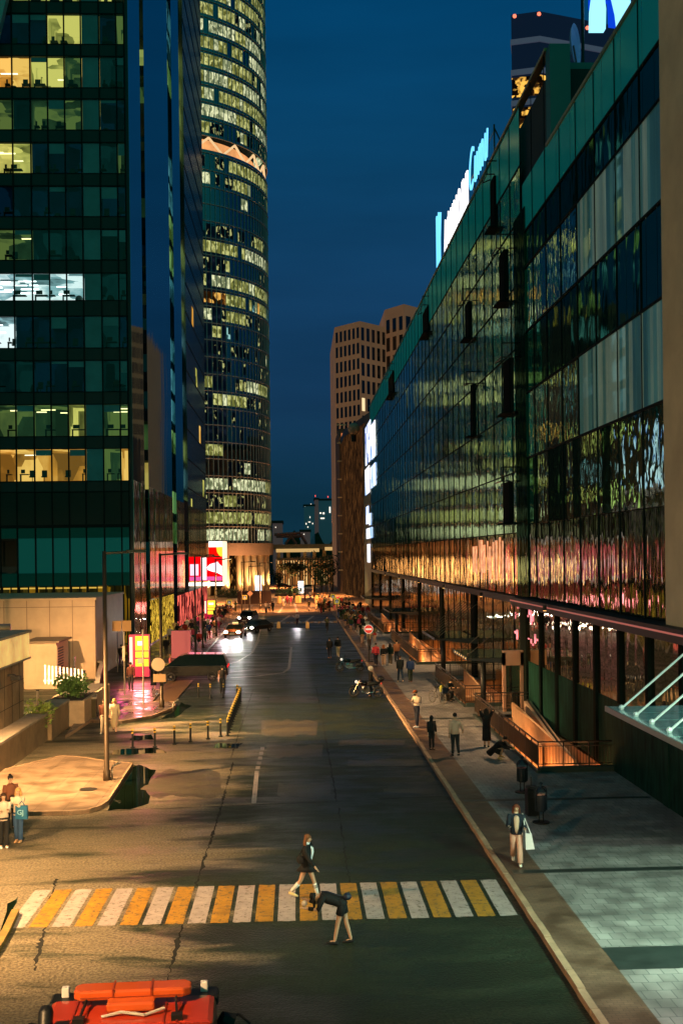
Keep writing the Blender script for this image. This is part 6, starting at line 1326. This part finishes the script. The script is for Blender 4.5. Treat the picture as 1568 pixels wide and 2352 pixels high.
# crowds: each person is one of a few figures in its own clothes
CN = {'black': BLK, 'navy': NAVY, 'white': (210, 200, 190), 'tan': (160, 110, 70), 'pink': (190, 70, 100), 'olive': (80, 75, 40), 'grey': (90, 85, 80), 'brown': (90, 50, 30), 'blue': (35, 60, 110), 'red': (150, 35, 30), 'green': (30, 65, 45), 'cream': (200, 170, 130)}
used = set(); crn = random.Random(21)
def crowd(spots, where, z, group, face=180):
    for i, (u, v) in enumerate(spots):
        for _ in range(300):
            a, b, kd = crn.choice(list(CN)), crn.choice(list(CN)), crn.choice(['trousers', 'trousers', 'trousers', 'skirt', 'shorts', 'wide'])
            hk, hn = crn.choice([('hair', 'short hair'), ('hair_long', 'long hair'), ('hair', 'dark short hair')]); tp = crn.choice(['jacket', 'tee', 'shirt'])
            lab = f"person in {a} {'jacket' if tp == 'jacket' else 'T-shirt' if tp == 'tee' else 'shirt'} and {b} {PN[kd]} {where}"
            if lab not in used: used.add(lab); break
        hc = crn.choice([BR, DK, GNG, (25, 18, 14)])
        rz = (face if crn.random() < .6 else face+180)+crn.uniform(-35, 35)
        person(G(u, v, z), rz, crn.uniform(1.62, 1.86), crn.choice(['walkA', 'walkB', 'walkA', 'walkB', 'stand', 'crossarm', 'phone']), lab, [(tp, CN[a]), (kd, CN[b]), ('shoes', crn.choice([BLK, WHT_, TAN])), (hk, hc)], z=z, group=group)
crowd([(611, 1408.5), (618, 1407), (613+11, 1406), (626.5, 1406)], 'walking in the group of four on the plaza', .02, 'walkers on the plaza')
crowd([(709, 1402), (745, 1395), (700, 1366+6), (651, 1393+2), (573, 1384), (590, 1387)], 'alone on the far plaza', .02, 'walkers on the plaza')
crowd([(832, 1479), (837, 1472), (829, 1466)], 'in the trio left of the no entry sign', PV, 'people on the right pavement')
crowd([(848, 1492), (838+22, 1476), (817, 1450), (823, 1450), (833, 1450), (838, 1446)], 'on the right pavement near the far railing', PV, 'people on the right pavement')
crowd([(804, 1445), (799, 1436), (808, 1432), (813, 1436), (790, 1428), (783, 1424), (796, 1424), (803, 1422), (789, 1418), (811, 1424), (777, 1422), (782, 1415)], 'in the crowd at the right pavement start', PV, 'crowd at the right pavement')
crowd([(733, 1408), (738, 1409), (743, 1408), (748, 1410), (752, 1407), (756, 1404), (762, 1406), (768, 1402), (774, 1404), (780, 1402), (788, 1404), (795, 1403), (802, 1406), (810, 1408)], 'in the dense crowd behind the far crosswalk', .02, 'crowd behind the far crosswalk')
crowd([(739, 1386), (746, 1384), (730, 1384), (760, 1386), (822, 1412), (833, 1418), (845, 1420), (828, 1406)], 'far behind the yellow crossing signs', .02, 'crowd far behind')
crowd([(437, 1496), (434, 1488), (444, 1478), (451, 1472), (458, 1492), (472, 1478), (480, 1470), (486, 1463), (492, 1456), (478, 1452), (470, 1458), (489, 1445)], 'on the left pavement among the lamp posts', .14, 'crowd on the left pavement')
crowd([(498, 1440), (503, 1446), (508, 1438), (512, 1430), (505, 1425), (517, 1424), (523, 1420), (499, 1420), (494, 1428), (513, 1418), (530, 1414), (536, 1410), (520, 1408), (527, 1405), (541, 1406)], 'in the far crowd on the left pavement', .14, 'far crowd on the left')
crowd([(391, 1480), (408, 1470), (415, 1476), (402, 1462), (425, 1468), (440, 1462), (430, 1456), (446, 1450), (455, 1446)], 'by the string light windows', .14, 'people by the string lights')

crowd([(793, 1440), (806, 1452), (815, 1442), (822, 1438), (828, 1444), (795, 1432), (784, 1419), (790, 1413), (798, 1414), (806, 1415), (815, 1417), (820, 1424), (826, 1430), (834, 1436), (842, 1458)], 'in the denser knot along the far right railing', PV, 'crowd at the right pavement')
crowd([(660, 1388), (668, 1392), (676, 1380), (700, 1380), (712, 1378), (722, 1380), (735, 1392), (727, 1400), (754, 1392), (768, 1390), (776, 1388), (785, 1392), (793, 1392), (801, 1394)], 'scattered across the far plaza', .02, 'scattered far walkers')

# ================================================================ VEHICLES
M_tyre = mat('tyre', (.012, .012, .012), .7); M_rim = mat('rim_metal', (.3, .3, .3), .3, .8); M_glass = mat('car_glass', (.003, .005, .005), .12, spec=.25); M_hl = glow('headlight_on', (255, 250, 235), 18); M_tl = glow('tail_light', (255, 40, 30), 1.5)
def wheel(par, x, y, r, w, axis='X'):
    b = MB(); pr = [(r*.62, -w*.5), (r*.95, -w*.5), (r, -w*.35), (r, w*.35), (r*.95, w*.5), (r*.62, w*.5)]
    n = 18; vs = []
    for (rr, o) in pr:
        for k in range(n): a = 2*PI*k/n; vs.append((x+o, y+rr*math.cos(a), r+rr*math.sin(a)) if axis == 'X' else (x+rr*math.cos(a), y+o, r+rr*math.sin(a)))
    fs = [(i*n+k, i*n+(k+1) % n, ((i+1) % 6)*n+(k+1) % n, ((i+1) % 6)*n+k) for i in range(6) for k in range(n)]
    b.add(vs, fs); w_ = b.build('wheel', M_tyre, par, smooth=True)
    b = MB(); a0 = (x-w*.3, y, r) if axis == 'X' else (x, y-w*.3, r); a1 = (x+w*.3, y, r) if axis == 'X' else (x, y+w*.3, r)
    b.tube(a0, a1, r*.18, 8)
    for k in range(7):
        a = 2*PI*k/7; c_, s_ = math.cos(a)*r*.66, math.sin(a)*r*.66; b.tube((x, y, r), (x, y+c_, r+s_) if axis == 'X' else (x+c_, y, r+s_), r*.05, 4)
    b.build('rim', M_rim, w_)
def car(xy, rz, label, col, kind='sedan', lights=True, power=0, cat='car', taxi=False):
    t = thing('taxi' if taxi else 'van' if kind == 'van' else 'car', label, cat, (*xy, 0), rad(rz)); W2, L, Hh = (.92, 4.6, 1.45) if kind != 'van' else (.98, 5.1, 1.9)
    paint = mat('paint_%d_%d_%d' % col, lin(col), .25, .2, coat=.6)
    # side profile, front at -Y
    if kind == 'sedan': lo = [(-2.3, .35), (-2.3, .62), (-2.1, .78), (-1.1, .92), (1.7, .95), (2.25, .88), (2.3, .4)]; hi = [(-1.15, .9), (-.35, 1.38), (.2, 1.45), (.9, 1.4), (1.75, .95)]
    elif kind == 'suv': lo = [(-2.3, .4), (-2.3, .8), (-2.1, .98), (-1.2, 1.08), (2.1, 1.1), (2.3, .95), (2.3, .45)]; hi = [(-1.2, 1.05), (-.5, 1.6), (.3, 1.68), (1.8, 1.62), (2.15, 1.08)]
    else: lo = [(-2.5, .35), (-2.52, .8), (-2.3, 1.0), (-1.7, 1.12), (2.45, 1.15), (2.55, .4)]; hi = [(-1.75, 1.1), (-.9, 1.75), (-.3, 1.9), (2.2, 1.86), (2.48, 1.12)]
    b = MB(); n = len(lo)
    for sx_ in (1,):
        prof = [(W2*.9, .0), (W2, .12), (W2, 1)]
    # body: three slices per side give a rounded shoulder
    xs = [-W2, -W2*.93, W2*.93, W2]; sc = [.96, 1, 1, .96]; vs = []
    for x, s in zip(xs, sc):
        for (y, z) in lo: vs.append((x, y*s, (z-.3)*s+.3))
    fs = [(i*n+k, i*n+(k+1) % n, (i+1)*n+(k+1) % n, (i+1)*n+k) for i in range(3) for k in range(n)]+[tuple(range(n-1, -1, -1)), tuple(range(3*n, 4*n))]
    b.add(vs, fs); b.build('body', paint, t, bevel=.05)
    b = MB(); n = len(hi); vs = []
    for x, s in ((-W2*.97, 0), (-W2*.78, 1), (W2*.78, 1), (W2*.97, 0)):
        zb_ = hi[0][1]
        for (y, z) in hi: vs.append((x, y*(.97 if s else 1), z if s else zb_-.03))
    cb = MB()
    side = [(y, z) for y, z in hi]
    for sgn in (-1, 1):
        cb.add([(sgn*(W2*.95 if z <= hi[0][1]+.06 else W2*.76), y, z) for y, z in side], [tuple(range(n)) if sgn < 0 else tuple(range(n-1, -1, -1))], 0)
    for k in range(n-1):
        (y0_, z0_), (y1_, z1_) = side[k], side[k+1]; w0 = W2*.95 if z0_ <= hi[0][1]+.06 else W2*.76; w1 = W2*.95 if z1_ <= hi[0][1]+.06 else W2*.76
        cb.quad((-w0, y0_, z0_), (w0, y0_, z0_), (w1, y1_, z1_), (-w1, y1_, z1_), 1 if 0 < k < n-2 else 0)
    cb.build('cabin', [M_glass, paint], t)
    fy = -2.3 if kind != 'van' else -2.5; hz_ = .66 if kind == 'sedan' else .84
    for s in (-1, 1):
        b = MB(); b.ball((s*W2*.72, fy+.03, hz_), .15, 8, 5, sc=(1.4, .6, .9)); b.build('headlight', M_hl if lights else mat('lamp_dull', (.5, .5, .5), .2), t)
        b = MB(); b.box(s*W2*.7-.12, s*W2*.7+.12, -fy-.06, -fy+.01, hz_+.08, hz_+.22); b.build('tail_light', M_tl, t)
        b = MB(); b.ball((s*(W2+.1), -.9, 1.0 if kind == 'sedan' else 1.15), .11, 6, 4, sc=(1, .6, .7)); b.build('mirror', paint, t)
        for y in (-1.42, 1.42): wheel(t, s*(W2-.08), y, .33, .21)
    b = MB(); b.box(-.45, .45, fy-.02, fy+.05, hz_-.14, hz_+.06); b.build('grille', M_black, t); b = MB(); b.box(-.26, .26, fy-.04, fy-.02, .42, .53); b.build('plate', M_white, t)
    b = MB(); b.box(-W2*.9, W2*.9, fy-.05, fy+.2, .28, .42); b.build('bumper', M_black, t, bevel=.03)
    if taxi: b = MB(); b.box(-.3, .3, -.1, .1, 1.46, 1.6); b.build('roof_sign', glow('taxi_sign', (255, 220, 140), 1.5), t)
    if power:
        for s in (-1, 1): l = light('headlight_beam', 'SPOT', (s*.65, fy-.25, hz_), power, (1, .96, .88), '', .08, parent=t, spot=70, blend=.9); l.rotation_euler = (rad(80), 0, rad(180))
    return t
car(G(541, 1463), -6, 'orange taxi with glaring headlights driving towards the camera', (200, 100, 25), power=1100, taxi=True)
car(G(590, 1452), -28, 'black sedan with its headlights on, turning beside the orange taxi', (16, 18, 18), power=1000)
car(G(570, 1432), -10, 'dark sport utility car behind the orange taxi', (50, 30, 25), 'suv', power=150)
car(G(443, 1562), -90, 'black van crossing into the side street by the yellow totem', (2, 4, 4), 'van', lights=True, power=60, cat='van')
car(G(652, 1352), 80, 'small dark red car parked before the far hall', (90, 20, 20), lights=False); car(G(712, 1356), 88, 'white car parked left of the white pillar at the end', (180, 170, 160), lights=False)
bt_ = thing('covered_stall', 'dark covered kiosk under the round tower columns', 'kiosk', (*G(585, 1388), 0)); b = MB(); b.prism([(-3, -1), (3, -1), (2.6, 1.2), (-2.6, 1.2)], 0, 2.4); b.build('cover', mat('tarp_brown', (.06, .03, .02), .8), bt_); b = MB(); b.box(-3.3, 3.3, -1.2, 1.4, -.0, .1); b.build('base', M_conc, bt_)

def motorbike(xy, rz, label, col, topbox=False, chrome=False):
    t = thing('motorcycle', label, 'motorcycle', (*xy, 0), rad(rz)); paint = mat('moto_%d_%d_%d' % col, lin(col), .2, .3, coat=.8); ch = mat('chrome', (.8, .78, .75), .15, 1)
    for y, r in ((-.75, .32), (.72, .32)): wheel(t, 0, y, r, .12)
    b = MB(); b.bar([(0, -.4, .8), (0, -.55, .9)], .05); 
    for s in (-1, 1): b.tube((s*.09, -.75, .32), (s*.09, -.42, .98), .028)
    b.bar([(-.36, -.28, 1.06), (-.18, -.4, 1.02), (.18, -.4, 1.02), (.36, -.28, 1.06)], .02, 6); b.build('fork', ch if chrome else M_steel, t)
    b = MB(); b.loft([(0, -.45, .82), (0, -.3, .86), (0, .0, .82), (0, .1, .78)], [(.06, .06), (.16, .13), (.15, .12), (.05, .05)], 10, up=(1, 0, 0)); b.build('tank', paint, t, smooth=True)
    b = MB(); b.loft([(0, .05, .76), (0, .2, .77), (0, .55, .84), (0, .85, .88)], [(.1, .05), (.14, .06), (.12, .05), (.06, .04)], 8, up=(1, 0, 0)); b.build('seat', M_black, t, smooth=True)
    b = MB(); b.box(-.14, .14, -.3, .25, .28, .62); b.ball((0, -.1, .55), .2, 8, 6); b.build('engine', ch if chrome else mat('engine_grey', (.08, .08, .08), .3, .7), t, bevel=.03)
    b = MB(); b.bar([(.12, -.3, .4), (.16, -.1, .24), (.18, .75, .34)], .05 if not chrome else .055, 8); b.build('exhaust', ch, t, smooth=True)
    b = MB(); b.bar([(0, -.35, .75), (0, -.35, .35), (0, .3, .3), (0, .72, .32)], .035); b.bar([(0, .3, .3), (0, .5, .75)], .03); b.build('frame', M_black, t)
    b = MB(); b.ball((0, -.6, .93), .1, 10, 6); b.build('headlight', mat('lens_white', (.8, .8, .8), .1, emit=(.8, .8, .75), es=.6), t)
    b = MB(); b.box(-.06, .06, .9, .94, .78, .86); b.build('tail_light', M_tl, t)
    for s in (-1, 1): b = MB(); b.ball((s*.36, -.36, 1.22), .06, 6, 4, sc=(1, .3, .7)); b.tube((s*.33, -.3, 1.06), (s*.36, -.35, 1.2), .012); b.build('mirror', M_black, t)
    b = MB(); b.loft([(0, -1.02, .5), (0, -.8, .67), (0, -.5, .6)], [(.07, .01), (.08, .012), (.07, .01)], 6, up=(1, 0, 0)); b.build('mudguard', paint, t)
    if topbox: b = MB(); b.ball((0, .9, 1.12), .24, 10, 7, sc=(1, .9, .75)); b.build('top_box', M_black, t, smooth=True); b = MB(); b.bar([(0, .6, .85), (0, .95, .95)], .03); b.build('rack', M_black, t)
    if chrome:
        b = MB(); b.ext([(-.2, -.52, 1.0), (.2, -.52, 1.0), (.16, -.42, 1.42), (-.16, -.42, 1.42)], (0, .01, 0)); b.build('windscreen', ch, t)
        for s in (-1, 1): b = MB(); b.ball((s*.24, .72, .55), .2, 8, 6, sc=(.5, 1.3, .8)); b.build('pannier', M_black, t)
    return t
mb1 = motorbike(G(841, 1601), -97, 'black motorcycle with a round top box, its rider standing astride', (25, 8, 8), topbox=True)
mb2 = motorbike(G(803, 1543), -96, 'chrome cruiser motorcycle with panniers parked near the kerb', (10, 12, 14), chrome=True)
rx, ry = G(852, 1600); person((rx, ry+.1), -97, 1.8, 'stand', 'motorcyclist in black jacket, jeans and white helmet standing by the black motorcycle', [('jacket', BLK), ('trousers', (28, 50, 70)), ('shoes', (60, 40, 30)), ('helmet', (225, 215, 195)), ('visor', BLK)], near=True)
def bicycle(xy, rz, label, col, basket=False, z=0):
    t = thing('bicycle', label, 'bicycle', (*xy, z), rad(rz)); m = cloth(col, .3)
    for y in (-.52, .52):
        b = MB(); b.bar([(0, y+.33*math.cos(a), .33+.33*math.sin(a)) for a in [2*PI*k/16 for k in range(17)]], .022, 5)
        w = b.build('wheel', mat('bike_tyre', (.1, .09, .07), .5), t); b = MB()
        for k in range(8): a = 2*PI*k/8; b.tube((0, y, .33), (0, y+.31*math.cos(a), .33+.31*math.sin(a)), .004, 3)
        b.build('spokes', M_rim, w)
    b = MB(); b.bar([(0, -.52, .33), (0, -.4, .9), (0, .1, .78), (0, .0, .3), (0, -.4, .75)], .018); b.bar([(0, .52, .33), (0, .0, .3), (0, .12, .85)], .018); b.bar([(0, .52, .33), (0, .1, .75)], .014); b.build('frame', m, t)
    b = MB(); b.bar([(-.28, -.3, 1.0), (0, -.4, .98), (.28, -.3, 1.0)], .014); b.build('handlebar', M_black, t); b = MB(); b.loft([(0, -.02, .88), (0, .24, .9)], [(.03, .02), (.09, .03)], 8, up=(1, 0, 0)); b.build('saddle', M_black, t)
    if basket:
        b = MB(); b.box(-.18, .18, -.8, -.5, .65, .95); b.build('basket', cloth((25, 40, 60)), t); b = MB(); b.ball((-.15, -.62, .9), .16, 8, 6, sc=(.8, .8, 1.4)); b.build('bundle', cloth((150, 150, 60)), t)
    return t
bicycle(G(1004, 1615, PV), 28, 'bicycle with a laden front basket parked by the stair railing', (30, 30, 30), True, PV)
sx_, sy_ = G(1022, 1611, PV); person((sx_+.1, sy_+.2), 40, 1.76, 'sit', 'man in dark jacket sitting hunched behind the laden bicycle', [('jacket', (18, 26, 26)), ('trousers', BLK), ('shoes', DK), ('hair', DK)], near=True, z=PV+.0)
b = MB(); b.box(-.3, .3, -.2, .2, 0, .42); st = thing('kerb_block', 'low dark block used as a seat behind the laden bicycle', 'block', (sx_+.15, sy_+.45, PV), rad(40)); b.build('block', M_black, st, bevel=.02); b = MB(); b.box(-.28, .28, -.18, .18, .421, .45); b.build('cushion', cloth(DK), st)
bicycle(G(751, 1453), 180, 'bicycle ridden up the road towards the far crosswalk', (30, 30, 20)); x, y = G(751, 1453); person((x, y), 180, 1.8, 'bike', 'cyclist in olive jacket riding away up the middle of the road', [('jacket', (70, 70, 45)), ('trousers', (40, 45, 35)), ('shoes', DK), ('hair', DK)], z=.18)
bicycle(G(683, 1440), 0, 'bicycle with a glaring front lamp coming over the far crosswalk', (30, 30, 30)); x, y = G(683, 1440); person((x, y), 0, 1.75, 'bike', 'rider in white shirt with a bright front lamp coming over the far crosswalk', [('shirt', (200, 190, 200)), ('trousers', (60, 30, 60)), ('shoes', DK), ('hair', DK)], z=.18)
l = light('bike_lamp', 'SPOT', (x, y-.9, 1.0), 220, (1, .95, .95), '', .05, aim=(x, y-6, 0), spot=60)

# ---- red truck cab at the bottom
TKX, TKY = -2.2, 14.25
trk = thing('red_truck', 'red truck seen from above behind, with an orange light bar on its cab roof', 'truck', (TKX, TKY, 0), rad(2.5)); hw = 1.1; zr = 2.78
M_tr = mat('truck_red', (.42, .035, .012), .35, 0, var=.12, vscale=1.5, coat=.5)
b = MB(); ys_ = [(-.1, 1.0), (-.1, 2.35), (.02, zr-.08), (.22, zr), (1.05, zr+.0), (1.3, zr-.14), (1.75, 1.9), (1.85, 1.0)]
b.ext([(-hw, y, z) for y, z in ys_], (2*hw, 0, 0)); b.build('cab', M_tr, trk, bevel=.09)
b = MB(); 
for x in (-.72, -.55, .45, .62): b.box(x-.012, x+.012, .2, 1.0, zr+.0, zr+.014)
b.box(-hw+.06, hw-.06, .12, .15, zr-.02, zr+.012); b.build('roof_ribs', mat('truck_red_dark', (.25, .02, .01), .4), trk)
b = MB(); b.box(-hw-.03, hw+.03, 1.06, 1.42, zr-.16, zr-.02); b.build('sun_visor', M_black, trk, bevel=.04)
for s in (-1, 1): b = MB(); b.box(s*.93-.05, s*.93+.05, 1.22, 1.32, zr-.03, zr+.11); b.build('marker_lamp', mat('marker_white', (.7, .7, .68), .3), trk, bevel=.015)
M_amb = mat('amber_plastic', (.55, .09, .015), .22, emit=(.6, .07, .01), es=.08, coat=.6)
lb_ = MB(); lb_.ext([(-.76, .82, zr+.1), (-.68, .74, zr+.1), (.68, .74, zr+.1), (.78, .82, zr+.1), (.78, .98, zr+.1), (.7, 1.06, zr+.1), (-.68, 1.06, zr+.1), (-.76, .98, zr+.1)], (0, 0, .13)); lb = lb_.build('light_bar', M_amb, trk, bevel=.03)
b = MB()
for x in (-.24, .26): b.box(x-.012, x+.012, .725, 1.075, zr+.09, zr+.24)
b.box(-.66, .7, .735, .745, zr+.135, zr+.15); b.build('bar_rib', mat('amber_dark', (.3, .04, .01), .4), lb)
b = MB(); b.box(-.3, .32, .5, .72, zr+.03, zr+.15); b.build('amber_lamp', M_amb, trk, bevel=.03)
for s in (-1, 1): b = MB(); b.bar([(s*.62, .3, zr+.02), (s*.58, .78, zr+.12)], .018, 6); b.box(s*.62-.07, s*.62+.07, .24, .36, zr, zr+.07); b.build('bar_bracket', M_black, trk)

b = MB(); b.bar([(-.35, .42, zr+.02), (-.1, .45, zr+.06), (.2, .4, zr+.03), (.45, .5, zr+.07)], .02, 6); b.build('cable', mat('pale_cable', (.5, .45, .4), .4), trk)
b = MB(); b.loft([(-1.02, -.22, .8), (-1.0, -.18, 2.2), (-.99, .1, 3.02), (-.99, .14, 3.06)], [.085, .085, .095, .075], 14); b.build('snorkel', M_black, trk, smooth=True)
for s in (-1, 1):
    b = MB(); b.bar([(s*1.08, 1.2, 2.35), (s*1.4, 1.25, 2.42), (s*1.55, 1.2, 2.3), (s*1.55, 1.2, 1.6), (s*1.1, 1.2, 1.6)], .02, 6); b.build('mirror_arm', M_black, trk)
    b = MB(); b.box(s*1.55-.11, s*1.55+.11, 1.14, 1.24, 1.7, 2.25); b.build('mirror', M_black, trk, bevel=.03)
b = MB(); b.loft([(1.16, .95, 2.5), (1.3, 1.0, 2.42)], [(.1, .08), (.13, .1)], 8); b.build('work_lamp', M_black, trk)
b = MB(); b.loft([(.35, -.32, 2.25), (.55, -.32, 2.25), (.57, -.32, 2.25), (.85, -.32, 2.28), (1.1, -.32, 2.25)], [.2, .2, .17, .17, .2], 16, up=(0, 0, 1)); b.build('air_filter', mat('filter_black', (.02, .02, .02), .4), trk)
b = MB(); b.box(-.4, .4, -3.6, 1.6, .55, .85); b.build('chassis', M_black, trk); b = MB(); b.box(-1.1, 1.1, -3.6, -.55, .9, 1.9); b.build('load_box', mat('load_orange', (.35, .1, .02), .6), trk, bevel=.03)
for s in (-1, 1):
    for y in (.95, -2.6): wheel(trk, s*.95, y, .5, .3)
b = MB(); b.quad((-.95, -.105, 1.6), (.95, -.105, 1.6), (.95, -.105, 2.2), (-.95, -.105, 2.2)); b.build('rear_window', M_glass, trk)
